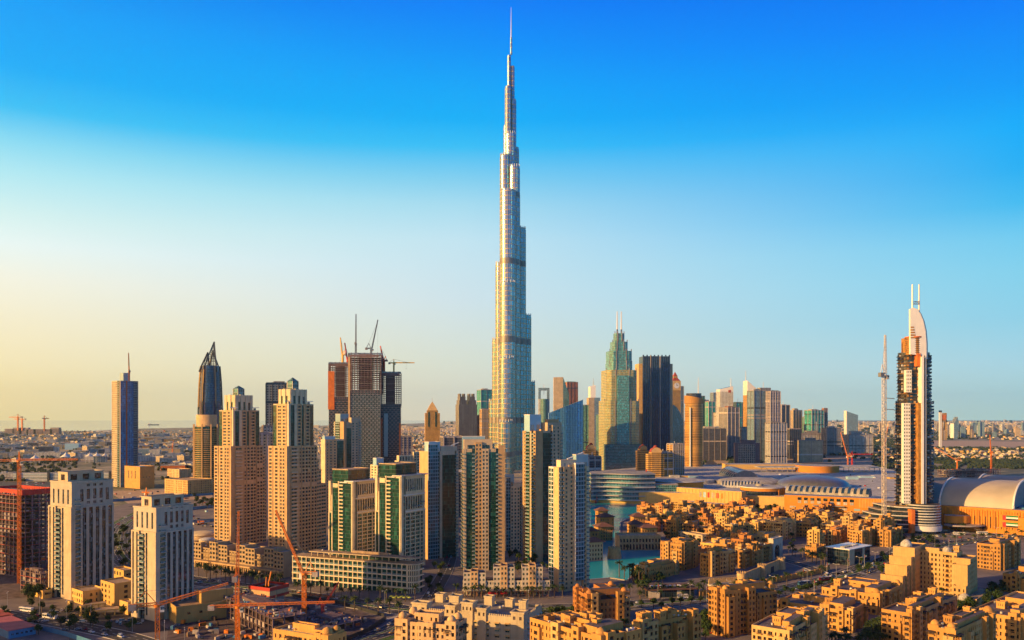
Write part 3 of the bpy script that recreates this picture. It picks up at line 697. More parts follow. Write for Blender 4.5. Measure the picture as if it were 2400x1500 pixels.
 for x, y in ((i0 + 2.5, j0 + 3), (i1 - 3, j0 + 4)):     # window-cleaning rigs on the shoulders
  m = MB(); m.box(x - 1, x + 1, y - 1, y + 1, hu - 1, hu + 2.2, 'metal_grey'); m.bar((x - 5, y, hu + 2.8), (x + 5, y - 1, hu + 2.8), .35, 'metal_white'); t.part('cleaning_rig', m)
 return t.done()
residence('beige apartment tower with a small glass lantern, beside the round green-banded tower', (503, 541, 615, 1284, 57), 1046, 961, 925, 902, [(4.0, 96), (2.5, 60)])
residence('taller beige apartment tower with stepped balcony wings and a tall glass lantern', (630, 672, 742, 1302, 57), 1046, 946, 911, 882, [(4.0, 94), (4.0, 83), (8.0, 68)])

def green_tower(label, box, yt, ytop, x3):
 """dark green glass tower in a pale stone frame with a flat white brow"""
 X, Y, th, w, d = corner(*box); h = zat(yt, Y); ht = zat(ytop, Y)
 fl = 3.5
 left = [S(.3, 'plain', mat='cream', h=h * .62, p=.2), S(.7, 'glass', mat='cream', h=h * .62), S(.28, 'plain', mat='cream', h=h * .83, p=.5), S(1.5, 'glass', mat='cream', h=h * .93, t=.6), S(.35, 'glass', h=h), S(.2, 'plain', mat='cream', p=.8), S(1.3, 'balc', bk='cream', out=1.6, rec=.4, mat='cream'), S(2.2, 'glass', mat='cream', p=.2, t=1.5), S(.3, 'plain', mat='cream', p=.5)]
 front = [S(.6, 'plain', mat='cream', p=.8), S(.6, 'strip', n=1, wx=.7, mat='cream', p=.3, h=h * .80, g='pane_green'), S(5.5, 'win', n=4, wx=.84, wz=.76, mat='cream', p=.5, h=h * .62, d=.9, g='pane_green', fh=fl)]
 t = seg_tower('green_glass_tower', label, 'tower', X, Y, th, w, d, h, left, front, 'cream')
 W = t.W
 x0 = w * 1.5 / 7.0
 grid_panel(t, W, (x0, .45), (1, 0), even_lines(w - x0, 8, .7), [h * .62, h * .64, h * .775, h * .79], lambda i, j: i % 2 == 1 and j == 1, 'cream', .5, 'pane_dark', 'single')
 grid_panel(t, W, (x0 - .3, .2), (1, 0), even_lines(w - x0, 9, .66), [h * .80, h * .835, h * .965, h], lambda i, j: i % 2 == 1 and j == 1, 'cream', .7, 'pane_dark', 'single')
 W.box(x0 - 3, w + .5, -.4, 3, h * .79, h * .80, 'metal_white'); W.box(x0 - 1.5, w + .2, -.8, 2, h * .615, h * .625, 'metal_white')
 for k in (3, 5, 6): t.balcony((x0 + (w - x0) * k / 8, .3, h * .70 - (k % 2) * 3), (1, 0), (w - x0) / 8 * 1.6, 1.6, 'white')
 t.balcony((x0 + (w - x0) * .25, .1, h * .86), (1, 0), 4, 1.6, 'white')
 m = MB(); m.box(-1.2, w + 1.5, -2.2, d * .30, h, h + 1.0, 'spandrel_white', bottom=True); m.box(-1.2, 1.5, d * .2, d * .50, h * .995 - .8, h * .995, 'spandrel_white'); t.part('roof_brow', m)
 m = MB(); m.prism([(w * .02, d * .20), (w * .86, d * .20), (w * .86, d * .86), (w * .02, d * .86)], h - 2, ht, 'curtain_green', 'roof_sand'); m.ring(w * .02 - .1, w * .86 + .1, d * .20 - .1, d * .86 + .1, ht - .3, ht + .6, .5, 'roof_sand'); t.part('glass_penthouse', m)
 return t.done()
green_tower('dark green glass tower in a cream stone frame, next to the tall beige lantern tower', (770, 826, 884, 1322, 57), 1130, 1102, 884)
green_tower('dark green glass tower in a cream frame above the rounded end of the long arcade', (879, 939, 996, 1338, 57), 1117, 1089, 996)

def blue_top(t, x0, x1, y0, y1, z0, z1, n=2):
 m = MB(); m.box(x0, x1, y0, y1, z0, z1, 'screen_blue', 'roof_pale'); m.ring(x0 - .15, x1 + .15, y0 - .15, y1 + .15, z1 - .4, z1 + .3, .3, 'spandrel_white')
 for k in range(n):
  a = x0 + (x1 - x0) * (k + .2) / n; m.box(a, a + (x1 - x0) * .55 / n, y0 - .25, y0 - .16, z0 + .6, z0 + (z1 - z0) * .42, 'metal_grey')
 t.part('roof_screen', m)
def apartment_tower(label, box, yt, left, front, extra, roof='roof_pale', core='beige_pale', right=None):
 X, Y, th, w, d = corner(*box); h = zat(yt, Y)
 t = seg_tower('apartment_tower', label, 'tower', X, Y, th, w, d, h, left, front, core, roof, right=right); extra(t, w, d, h); return t.done()
bp = 'beige_pale'
def x1(t, w, d, h):
 blue_top(t, w * .04, w * .40, .6, d * .55, h - .8, h + 9, 2)
 t.W.box(w * .45, w * .98, d * .1, d * .7, h - 1, h + 4.5, bp, 'roof_pale'); t.W.bar((w * .8, d * .2, h + 5), (w * .8 + 8, d * .2 - 2, h + 8), .4, 'metal_white')
apartment_tower('apartment tower of blue gridded glass and dark green glass with a pale blue roof screen', (983, 1003, 1075, 1312, 35), 1058,
 [S(1, 'plain', mat='apricot')], [S(1.5, 'glass', g='curtain_blue', mat='spandrel_white', p=.6, h=zat(1040, gp(1003, 1312)[1])), S(.35, 'balc', mat=bp, rec=.8, out=.4), S(.35, 'plain', mat=bp, p=.2), S(2.0, 'glass', mat=bp, p=.3, t=4), S(.5, 'balc', mat=bp, out=1.2), S(.12, 'plain', mat=bp)], x1)
def x2(t, w, d, h):
 t.W.box(w * .02, w * .70, .8, d * .6, h - 1, h + 8.5, bp, 'roof_pale'); blue_top(t, -.2, w * .55, d * .65, d * .95, h - 1, h + 11, 3)
 t.W.box(w * .1, w * .62, .45, .8, h - .5, h + 3.4, 'pane_dark')
 t.W.bar((w * .7, d * .3, h + 4), (w * .95, d * .1, h + 5.5), .35, 'metal_white'); t.W.box(w * .72, w * .76, d * .3, d * .36, h, h + 4, 'metal_grey')
apartment_tower('apartment tower with window columns between two dark green glass bays behind the low terrace', (1083, 1086, 1183, 1338, 8), 1052,
 [S(1, 'balc', mat=bp)], [S(.25, 'balc', mat=bp, bk='white', out=1.4), S(1.05, 'glass', mat=bp, p=-.2, t=3), S(.5, 'balc', mat=bp, rec=.4, out=1.2), S(1.0, 'win', n=2, mat='apricot', p=.6, wx=.55, h=zat(1036, gp(1086, 1338)[1]), fh=3.6, g='pane_green'), S(1.0, 'win', n=2, mat='beige_pale', p=1.0, wx=.55, fh=3.6, g='pane_green'), S(1.1, 'glass', mat=bp, p=.3, t=3), S(.4, 'balc', mat=bp, rec=.4), S(.95, 'plain', mat='apricot', p=.3, h=zat(1044, gp(1086, 1338)[1]))], x2)
def x3(t, w, d, h):
 blue_top(t, .3, w * .5, d * .3, d * .75, h - 1, h + 12, 2); t.W.box(w * .40, w * .92, .6, d * .4, h - 1, h + 3.0, bp, 'roof_sand')
apartment_tower('short apartment tower tucked between two taller ones, with a blue glass corner', (1180, 1186, 1228, 1292, 20), 1140,
 [S(1, 'plain', mat=bp)], [S(1.2, 'glass', g='curtain_blue', mat=bp, h=zat(1118, gp(1186, 1292)[1])), S(2.6, 'win', n=3, mat=bp, p=.5, wx=.5, fh=3.7, g='pane_green'), S(.6, 'balc', mat=bp), S(.5, 'glass', g='curtain_blue', mat=bp)], x3)
def x4(t, w, d, h):
 blue_top(t, -d * .0 + .4, w * .42, d * .45, d * .9, h - 1, h + 15.5, 2)
 W = t.W; a, b = w * .48, w + .3
 W.box(a, b, 1.2, d * .6, h - 1.2, h + 8, bp, 'roof_sand')
 grid_panel(t, W, (a, 1.15), (1, 0), even_lines(b - a, 3, .4), [h - 1, h + 2.4, h + 5.2, h + 8], lambda i, j: i % 2 == 1 and j == 1, bp, .03, 'pane_dark'); W.box(a + 4, b, d * .3, d * .55, h + 8, h + 11, 'apricot', 'roof_sand')
apartment_tower('tallest of the apartment towers around the lake, with a large pale blue roof screen', (1225, 1254, 1318, 1318, 38), 1010,
 [S(.5, 'win', n=2, mat='apricot', wx=.5, fh=3.6, p=.2), S(.7, 'balc', mat=bp, out=1.3), S(.25, 'plain', mat=bp, p=.6), S(.5, 'balc', mat=bp)], [S(.25, 'plain', mat='apricot', p=.8), S(.75, 'plain', mat='apricot', p=.5), S(.3, 'plain', mat='apricot', h=zat(1006, gp(1254, 1318)[1])), S(1.3, 'glass', mat=bp, p=.3, t=2), S(.3, 'balc', mat=bp, rec=.4, out=1.0), S(1.4, 'win', n=2, mat=bp, p=.6, wx=.45, fh=3.6, g='pane_green', h=zat(996, gp(1254, 1318)[1])), S(.4, 'balc', mat=bp, out=1.4)], x4)
def x5(t, w, d, h):
 blue_top(t, w * .58, w * .98, .6, d * .4, h - 1, h + 9.5, 2); W = t.W
 W.box(w * .08, w * .57, 1.0, d * .5, h - 1, h + 5.5, bp, 'roof_sand'); W.box(w * .18, w * .24, .9, .99, h + .5, h + 3, 'metal_grey'); W.box(w * .36, w * .42, .9, .99, h + .5, h + 3, 'metal_grey')
 W.bar((w * .4, d * .4, h + 6), (w * .9, d * .3, h + 11), .4, 'metal_white')
apartment_tower('apartment tower at the lakeside corner with a projecting bay of blue glass', (1287, 1310, 1381, 1388, 30), 1095,
 [S(1, 'win', n=2, mat='spandrel_white', wx=.85, wz=.82, fh=3.5, p=.4, g='pane_green', d=.2, style='single'), S(1, 'plain', mat='apricot', p=.2)], [S(.35, 'balc', mat='apricot', rec=.6, out=1.0), S(.5, 'balc', mat=bp), S(1.0, 'win', n=1, mat='apricot', p=.6, wx=.36, fh=3.5, g='pane_green'), S(1.0, 'win', n=1, mat='apricot', p=.3, wx=.4, fh=3.5, g='pane_green', h=zat(1090, gp(1310, 1388)[1])), S(1.7, 'glass', g='curtain_blue', mat='spandrel_white', p=2.2, z0=8, h=zat(1086, gp(1310, 1388)[1])), S(.7, 'win', n=1, mat='apricot', p=.2, wx=.45, fh=3.5), S(.5, 'balc', mat=bp)], x5)
# towers behind the first row
def x6(t, w, d, h):
 blue_top(t, w * .02, w * .5, d * .4, d * .9, h - 1, h + 10.5, 2); t.W.box(w * .45, w, 1, d * .5, h - 1, h + 5.5, bp, 'roof_sand')
apartment_tower('beige and green glass apartment tower standing in front of the unfinished dark towers', (783, 806, 846, 1212, 40), 988,
 [S(1, 'balc', mat=bp), S(.6, 'plain', mat='apricot', p=.3)], [S(.6, 'plain', mat='apricot', p=.3), S(1.2, 'glass', mat=bp, t=2, h=zat(1000, gp(806, 1212)[1])), S(1.8, 'win', n=2, mat=bp, p=.4, wx=.45, fh=3.7, g='pane_green'), S(.6, 'balc', mat=bp)], x6)
def x7(t, w, d, h):
 t.W.box(w * .05, w * .6, d * .3, d * .9, h - 1, h + 4, 'screen_blue', 'roof_pale')
apartment_tower('square-topped beige apartment tower with a green glass edge, right behind the stepped balcony wings', (752, 762, 806, 1225, 30), 1030,
 [S(1, 'plain', mat=bp)], [S(2, 'win', n=3, mat='apricot', wx=.42, fh=3.7, g='pane_green'), S(1.2, 'glass', mat=bp, t=2)], x7)
def x8(t, w, d, h):
 blue_top(t, -.1, w * .35, d * .1, d * .6, h - 1, h + 8.5, 1)
apartment_tower('cream apartment block with green windows showing between the two dark green towers', (868, 884, 932, 1235, 40), 1090,
 [S(1, 'win', n=2, mat='cream', wx=.6, g='pane_green')], [S(1.5, 'win', n=2, mat='cream', wx=.6, p=.5, g='pane_green'), S(1.2, 'balc', mat='cream'), S(.6, 'plain', mat='cream')], x8)
def x9(t, w, d, h):
 grid_panel(t, t.W, (.5, .3), (1, 0), even_lines(w * .6, 6, .5), [h - .9, h, h + 5, h + 6.5], lambda i, j: i % 2 == 1 and j == 1, 'cream', .6, 'pane_dark'); t.W.box(.5, w * .6 + .5, .9, d * .6, h - 1, h + 6.4, 'cream', 'roof_pale'); t.W.bar((w * .5, d * .5, h + 6), (w * .95, d * .3, h + 9), .5, 'metal_white')
apartment_tower('cream apartment block with a colonnaded top storey, left of the blue gridded glass tower', (925, 935, 1000, 1240, 30), 1080,
 [S(1, 'plain', mat='cream')], [S(2.4, 'win', n=4, mat='cream', wx=.5, g='pane_dark'), S(1.0, 'win', n=2, mat='cream', p=.8, wx=.7, wz=.7, g='pane_green', h=zat(1060, gp(935, 1240)[1])), S(1.2, 'plain', mat='cream', p=.4, h=zat(1058, gp(935, 1240)[1]))], x9)
# ------------------------------------------------------------------ old-quarter style buildings, arcades, podiums
rnd = random.Random(11)
def wind_tower(t, x, y, s, z0, z1, mat):
 m = MB(); m.box(x - s, x + s, y - s, y + s, z0, z1, mat, 'roof_dark'); m.ring(x - s - .25, x + s + .25, y - s - .25, y + s + .25, z1 - .3, z1 + .7, .55, mat)
 for k in (-.5, .0, .5): m.box(x + k * s - .18, x + k * s + .18, y - s - .06, y - s - .005, z1 - 2.2, z1 - .8, 'timber_dark'); m.box(x - s - .06, x - s - .005, y + k * s - .18, y + k * s + .18, z1 - 2.2, z1 - .8, 'timber_dark')
 t.part('wind_tower', m)
def dome_part(t, x, y, r, z, mat, drum=.8):
 m = MB(); m.cyl(x, y, r * 1.05, z - .5, z + drum, mat, 14); m.dome(x, y, r, z + drum, mat, 16, 6, .85, .15 * r); t.part('dome', m)
def crenels(W, a, b, z, mat, step=1.8, th=.5, hh=1.2):
 L = math.hypot(b[0] - a[0], b[1] - a[1]); u = ((b[0] - a[0]) / L, (b[1] - a[1]) / L); n = max(1, int(L / step)); q = L / n
 for i in range(n):
  s0 = q * i + q * .2; s1 = q * i + q * .8
  p = (a[0] + u[0] * s0, a[1] + u[1] * s0); r = (a[0] + u[0] * s1, a[1] + u[1] * s1); nx, ny = -u[1] * th, u[0] * th
  W.prism([p, r, (r[0] + nx, r[1] + ny), (p[0] + nx, p[1] + ny)], z, z + hh, mat)
def arab_face(t, W, o, u, L, z0, h, mat, fl=3.4, pane='pane_warm', dens=1.0, arch=True, awning=None, balc=True, rg=None):
 """plastered face: window columns of two widths, here and there a timber-railed balcony bay"""
 rg = rg or rnd
 n = (u[1], -u[0]); cw = 2.8 / dens; nc = max(1, int(L / cw)); xs = [0.0]; kinds = []
 q = L / nc
 for i in range(nc):
  k = rg.choice('wwwnnbb' if balc else 'wwwnn-') if L > 6 else 'w'
  ww = {'w': .48, 'n': .30, 'b': .78, '-': .3}[k] * q
  xs += [q * i + (q - ww) / 2, q * i + (q + ww) / 2]; kinds.append(k)
 xs.append(L)
 nf = max(1, int((h - z0 - 1.2) / fl)); f = (h - z0 - 1.4) / nf; zs = [z0]
 for j in range(nf): zs += [z0 + f * j + f * .24, z0 + f * j + f * .80]
 zs.append(h)
 op = lambda i, j: i % 2 == 1 and j % 2 == 1 and kinds[i // 2] != '-'
 if arch and nf > 1:
  pass
 if rg.random() < .4 and L > 5: grid_panel(t, W, o, u, xs, zs, op, mat, .5, pane, 'arch', mat)
 else: grid_panel(t, W, o, u, xs, zs, op, mat, .6, pane, 'double', 'timber_dark')
 for i, k in enumerate(kinds):
  if k == 'b':
   a, b = xs[2 * i + 1], xs[2 * i + 2]
   for j in range(nf):
    if rg.random() < .85: t.balcony((o[0] + u[0] * (a - .25), o[1] + u[1] * (a - .25), zs[2 * j + 1] - .05), u, b - a + .5, 1.2, 'timber')
   if rg.random() < .6:
    z = zs[2 * nf - 1] + f * .52
    m = MB(); P = lambda s, d, zz: (o[0] + u[0] * s + n[0] * d, o[1] + u[1] * s + n[1] * d, zz)
    m.face([P(a - .8, 0, z), P(b + .8, 0, z), P(b + .8, 1.9, z - .35), P(a - .8, 1.9, z - .35)], 'timber_dark'); m.face([P(a - .8, 0, z - .2), P(b + .8, 0, z - .2), P(b + .8, 1.9, z - .55), P(a - .8, 1.9, z - .55)], 'timber_dark')
    m.face([P(a - .8, 1.9, z - .55), P(b + .8, 1.9, z - .55), P(b + .8, 1.9, z - .35), P(a - .8, 1.9, z - .35)], 'timber_dark')
    for s in (a - .6, b + .6): m.bar(P(s, 1.7, z - 2.6), P(s, 1.7, z - .4), .1, 'timber_dark')
    t.part('pergola', m)
def arab_mass(t, x0, x1, y0, y1, h, mat, z0=0.0, faces='fl', fl=3.4, roof='roof_dark', cren=False, **kw):
 W = t.W
 if 'f' in faces: arab_face(t, W, (x0, y0), (1, 0), x1 - x0, z0, h, mat, fl, **kw)
 else: W.wall((x0, y0), (1, 0), x1 - x0, z0, h, mat)
 if 'l' in faces: arab_face(t, W, (x0, y1), (0, -1), y1 - y0, z0, h, mat, fl, **kw)
 else: W.wall((x0, y1), (0, -1), y1 - y0, z0, h, mat)
 if 'r' in faces: arab_face(t, W, (x1, y0), (0, 1), y1 - y0, z0, h, mat, fl, **kw)
 else: W.wall((x1, y0), (0, 1), y1 - y0, z0, h, mat)
 W.wall((x1, y1), (-1, 0), x1 - x0, z0, h, mat)
 i = .4
 W.face([(x0 + i, y0 + i, h - 1.0), (x1 - i, y0 + i, h - 1.0), (x1 - i, y1 - i, h - 1.0), (x0 + i, y1 - i, h - 1.0)], roof)
 W.ring(x0 - .02, x1 + .02, y0 - .02, y1 + .02, h - 1.2, h, .45, mat)
 if cren:
  crenels(W, (x0, y0), (x1, y0), h, mat); crenels(W, (x0, y1), (x0, y0), h, mat); crenels(W, (x1, y0), (x1, y1), h, mat)
def roof_clutter(t, x0, x1, y0, y1, z, n, seed):
 g = random.Random(seed)
 for k in range(n):
  x = g.uniform(x0, x1); y = g.uniform(y0, y1); s = g.uniform(.5, 1.1); m = MB()
  if g.random() < .75:
   m.box(x - s, x + s, y - s * .7, y + s * .7, z, z + g.uniform(.7, 1.3), g.choice(['metal_white', 'metal_grey', 'roof_pale'])); m.cyl(x, y, s * .45, z + 1.3, z + 1.45, 'dark_metal', 8); t.part('air_conditioner', m)
  else:
   m.bar((x, y, z), (x, y, z + 1.2), .08, 'metal_grey'); m.cyl(x, y, .15, z + 1.0, z + 1.5, 'metal_white', 10, r2=.9, cap='metal_white'); t.part('satellite_dish', m)
def old_block(label, box, yt, seed, mat='sand_wall', domes=0, towers=1, name='courtyard_house', cat='building', fl=3.4, roof='roof_dark', faces='fl', cren=False, dens=1.0, blocks=3, clutter=4, balc=True):
 X, Y, th, w, d = corner(*box); h = zat(yt, Y); g = random.Random(seed)
 t = T(name, label, cat, X, Y, th); W = t.W; t.w, t.d, t.h = w, d, h
 kw = dict(rg=g, dens=dens, balc=balc)
 # main mass in two or three steps of differing height so that the outline is broken
 if blocks <= 1 or w < 12: arab_mass(t, 0, w, 0, d, h, mat, 0, faces, fl, roof, cren, **kw)
 else:
  cuts = [0.0]
  for k in range(blocks - 1): cuts.append(w * (k + 1 + g.uniform(-.2, .2)) / blocks)
  cuts.append(w)
  for k in range(blocks):
   hh = h - (0 if k == 0 else g.choice([0.06, 1.1, 3.4, .5])); yy = 0 if k == 0 else g.choice([0.03, 1.4, -1.0, .6])
   arab_mass(t, cuts[k] + .01 * k, cuts[k + 1], yy, d - g.uniform(0, 1.5), hh, mat if g.random() < .75 else 'sand_wall_pale', 0, ('f' if 'f' in faces else '') + ('l' if k == 0 and 'l' in faces else '') + ('r' if k == blocks - 1 and 'r' in faces else ''), fl, roof, cren, **kw)
 # bays and stair turrets standing proud of both visible sides, some taller, some a storey short
 kb = dict(kw, balc=False)
 for side, Lg in (('l', d), ('f', w)):
  if Lg < 9: continue
  nb = max(1, int(Lg / 11)); q = Lg / nb
  for k in range(nb):
   a = q * k + g.uniform(.5, q * .4); bw = min(q * .5, g.uniform(3.4, 6.0)); p = g.uniform(.7, 2.3); hh = max(4.5, h + g.choice([-3.4, -6.8, .9, 2.2, -3.4, 1.5]))
   m2 = mat if g.random() < .7 else g.choice(['sand_wall_pale', 'sand_wall'])
   if side == 'l': arab_mass(t, -p, 2.2 + .03 * k, a, a + bw, hh, m2, 0, 'lf' if g.random() < .5 else 'l', fl, roof, **kb)
   else: arab_mass(t, a, a + bw, -p - .04, 2.3 + .03 * k, hh, m2, 0, 'f', fl, roof, **kb)
 if d > 14 and w > 10: W.box(w * .12, w * .8, d * .12, d * .3, h - 1.05, h + g.choice([2.2, 2.9]), mat, roof)
 for k in range(towers):
  s = g.uniform(1.6, 2.4); wind_tower(t, g.uniform(3, max(3.5, w - 4)), g.uniform(3, max(3.5, d - 3)), s, h - 1.2, h + g.uniform(2.5, 4.2), mat)
 for k in range(domes):
  r = g.uniform(1.8, 2.7); x = (2.6 if k % 2 == 0 else w - 3.2); y = (3 if k < 2 else d - 3)
  m = MB(); t.W.box(x - r * 1.25, x + r * 1.25, y - r * 1.25, y + r * 1.25, h - 1.2, h + 1.0, mat); dome_part(t, x, y, r, h + 1.0, mat, .3)
 x = w * g.uniform(.3, .5); W.box(x, x + w * .28, d * .35, d * .75, h - 1.1, h + 2.4, mat, roof); W.ring(x - .02, x + w * .28 + .02, d * .35 - .02, d * .75 + .02, h + 2.2, h + 3.0, .35, mat)
 roof_clutter(t, 2, max(3, w - 2), 2, max(3, d - 2), h - 1.0, clutter * (2 if Y < 600 else 1), seed)
 if Y < 620:
  for k in range(3):
   a, b = g.uniform(2, max(3, w - 6)), g.uniform(2, max(3, d - 6)); m = MB(); m.ring(a, a + g.uniform(3, 6), b, b + g.uniform(3, 6), h - 1, h + g.uniform(.6, 1.5), .35, mat); t.part('roof_parapet', m)
  m = MB(); a = g.uniform(2, max(3, w - 3)); m.bar((a, 2, h - .7), (a, d - 2, h - .7), .16, 'metal_grey'); m.bar((a + .5, 2, h - .7), (a + .5, d - 2, h - .7), .1, 'metal_white'); t.part('roof_pipe', m)
 return t
# --- foreground row
rd = 'sand_wall_red'
old_block('red-ochre block with domes on its roof corners, standing alone beside the boulevard', (1342, 1377, 1477, 1470, 16), 1396, 3, rd, 4, 0, 'domed_apartment_block', blocks=3, faces='flr').done()
old_block('ochre block with dark timber balconies and one dome, left of the two parked city buses', (1659, 1699, 1822, 1494, 24), 1386, 4, 'sand_wall', 2, 1, 'apartment_block', blocks=3).done()
t = old_block('ochre block with a square wind tower, left of the palm grove at the bottom', (1757, 1850, 1936, 1592, 52), 1478, 5, 'sand_wall', 0, 3, 'apartment_block', blocks=2, clutter=8); t.done()
old_block('long ochre block with a row of timber balconies, in front of the big stepped building', (1822, 1992, 2034, 1484, 50), 1432, 6, 'sand_wall', 0, 3, 'apartment_block', blocks=1, clutter=6).done()
old_block('ochre block with two small domes between the timber-balconied row and the boulevard', (1926, 2062, 2116, 1442, 48), 1394, 7, 'sand_wall', 2, 2, 'apartment_block', blocks=1, clutter=6).done()
old_block('plain-sided ochre block with small paired windows below the forecourt of the stepped building', (2065, 2132, 2240, 1522, 44), 1437, 8, 'sand_wall', 0, 3, 'apartment_block', blocks=3).done()
old_block('low ochre block with shallow domes at the bottom edge, right of the palm grove', (2173, 2240, 2334, 1610, 42), 1478, 9, 'sand_wall', 3, 2, 'apartment_block', blocks=2, clutter=6).done()
old_block('wide ochre block with a long lit side, at the lower right corner', (2272, 2392, 2490, 1534, 42), 1448, 10, 'sand_wall', 0, 3, 'apartment_block', blocks=2, clutter=8).done()
old_block('ochre block with dark timber lattices and two domes, behind and right of the stepped building', (2287, 2345, 2394, 1338, 40), 1278, 12, 'sand_wall', 2, 1, 'apartment_block', blocks=2).done()
old_block('small domed ochre block half cut off by the right edge, above the dark garden', (2350, 2389, 2460, 1392, 40), 1348, 13, 'sand_wall', 1, 0, 'apartment_block', blocks=1).done()
old_block('ochre block with several square wind towers, right of the palms at the bottom', (1478, 1500, 1648, 1612, 36), 1462, 14, 'sand_wall', 1, 5, 'apartment_block', blocks=3, clutter=10).done()
old_block('ochre roofs with square turrets along the bottom edge, left of the wind-towered block', (1242, 1410, 1500, 1680, 40), 1494, 15, 'sand_wall', 1, 4, 'apartment_block', blocks=2, clutter=10).done()
old_block('peach roof parapet with a dome at the bottom edge, by the building site', (640, 770, 812, 1700, 62), 1494, 16, 'sand_wall', 2, 0, 'apartment_block', blocks=1).done()
# peach domed block, bottom centre
def peach():
 X, Y, th, w, d = corner(930, 1066, 1094, 1596, 72); h = zat(1466, Y); t = T('domed_apartment_block', 'peach block with pale domes at the bottom, in front of the pale crenellated building', 'building', X, Y, th)
 g = random.Random(5); mt = 'apricot'
 arab_mass(t, 0, w, 0, d, h, mt, 0, 'fl', rg=g)
 arab_mass(t, -1.3, 3, d * .36, d * .62, h + .6, mt, 0, 'l', rg=g, balc=False); arab_mass(t, -1.1, 3, d * .80, d + .8, h + 1.6, mt, 0, 'l', rg=g, balc=False); arab_mass(t, -1.0, 4, -.8, d * .16, h + 2.2, mt, 0, 'fl', rg=g, balc=False)
 arab_mass(t, w * .25, w * .7, d * .33, d * .75, h + 4.2, mt, h - 1, 'fl', rg=g, balc=False)
 for fx, fy in ((.12, .92), (.12, .08), (.55, .06), (.8, .9)): dome_part(t, w * fx, d * fy, 2.3, h + 2.0, 'apricot', .5)
 roof_clutter(t, 3, w - 2, 3, d - 3, h - 1, 7, 9); t.done()
peach()
def crenellated():
 """pale building with little corner towers, saw-tooth parapets and awnings over the windows"""
 X, Y, th, w, d = corner(967, 1226, 1270, 1552, 70); h = zat(1449, Y); t = T('crenellated_building', 'pale stone building with saw-tooth parapets, pointed windows and yellow awnings', 'building', X, Y, th)
 W = t.W; mt = 'cream'; fl = 3.5
 def face(o, u, L, z1, nc, seed, ml):
  n = (u[1], -u[0]); xs = even_lines(L, nc, .42); nf = int((z1 - 3) / fl); zs = [0]
  for j in range(nf): zs += [1 + fl * j + 1.0, 1 + fl * j + 2.7]
  zs.append(z1); grid_panel(t, W, o, u, xs, zs, lambda i, j: i % 2 == 1 and j % 2 == 1, ml, .4, 'pane_green')
  for i in range(nc):
   for j in range(nf):
    a, b = xs[2 * i + 1], xs[2 * i + 2]; z = zs[2 * j + 2]
    P = lambda s, q, zz: (o[0] + u[0] * s + n[0] * q, o[1] + u[1] * s + n[1] * q, zz)
    if j >= 1: AW.append([P(a - .2, .02, z + .35), P(b + .2, .02, z + .35), P(b + .2, 1.0, z - .35), P(a - .2, 1.0, z - .35)])
 AW = []
 W.box(1, w - 1, 1, d - 1, 0, h - 1.2, mt, 'roof_grey'); W.wall((w, d), (-1, 0), w, 0, h, mt)
 face((0, d), (0, -1), d, h, 11, 1, mt); face((w, 0), (0, 1), d, h, 3, 2, mt); face((0, 0), (1, 0), w, h, 6, 3, mt)
 W.ring(-.05, w + .05, -.05, d + .05, h - .8, h + .1, .5, mt); crenels(W, (0, d), (0, 0), h + .1, mt, 1.3, .4, 1.0); crenels(W, (0, 0), (w, 0), h + .1, mt, 1.3, .4, 1.0)
 for f0, f1, dh in ((.86, 1.0, 3.6), (.60, .69, 3.6), (.44, .54, 6.2), (.32, .40, 3.6), (-.01, .10, 3.0)):
  y0, y1 = d * f0, d * f1; m = 1.0
  zs = [0, h + dh - 4.2, h + dh - 2.2, h + dh]
  grid_panel(t, W, (-m, y1), (0, -1), even_lines(y1 - y0, 3 if dh > 6 else 2, .4), zs, lambda i, j: i % 2 == 1 and j == 1, mt, .4, 'pane_warm', 'arch', mt)
  W.wall((-m, y0), (1, 0), 7, 0, h + dh, mt); W.wall((6, y0), (0, 1), y1 - y0, 0, h + dh, mt); W.wall((6, y1), (-1, 0), 7, 0, h + dh, mt)
  W.face([(-m, y0, h + dh - .5), (6, y0, h + dh - .5), (6, y1, h + dh - .5), (-m, y1, h + dh - .5)], 'roof_sand'); W.ring(-m - .5, 6.5, y0 - .5, y1 + .5, h + dh - .4, h + dh + .5, 1.1, mt)
 for x, y, s, dh in ((w * .75, d * .25, 2.4, 4), (w * .6, d * .1, 2.2, 5), (w * .8, d * .45, 2.5, 4.5), (w * .7, d * .75, 3.2, 4), (w * .8, d * .92, 2.6, 3.5)):
  W.box(x - s, x + s, y - s, y + s, h - 1.3, h + dh, mt, 'roof_dark'); W.ring(x - s - .3, x + s + .3, y - s - .3, y + s + .3, h + dh - .3, h + dh + .6, .6, mt)
 roof_clutter(t, 8, w - 3, 5, d - 5, h - 1.2, 12, 44)
 for q in AW:
  m = MB(); m.face(q, 'car_sand'); z = [(p[0], p[1], p[2] - .12) for p in q]; m.face(z[::-1], 'car_sand'); m.face([z[3], z[2], q[2], q[3]], 'car_sand'); m.face([z[0], z[3], q[3], q[0]], 'car_sand'); m.face([z[2], z[1], q[1], q[2]], 'car_sand'); t.part('awning', m)
 t.done()
crenellated()
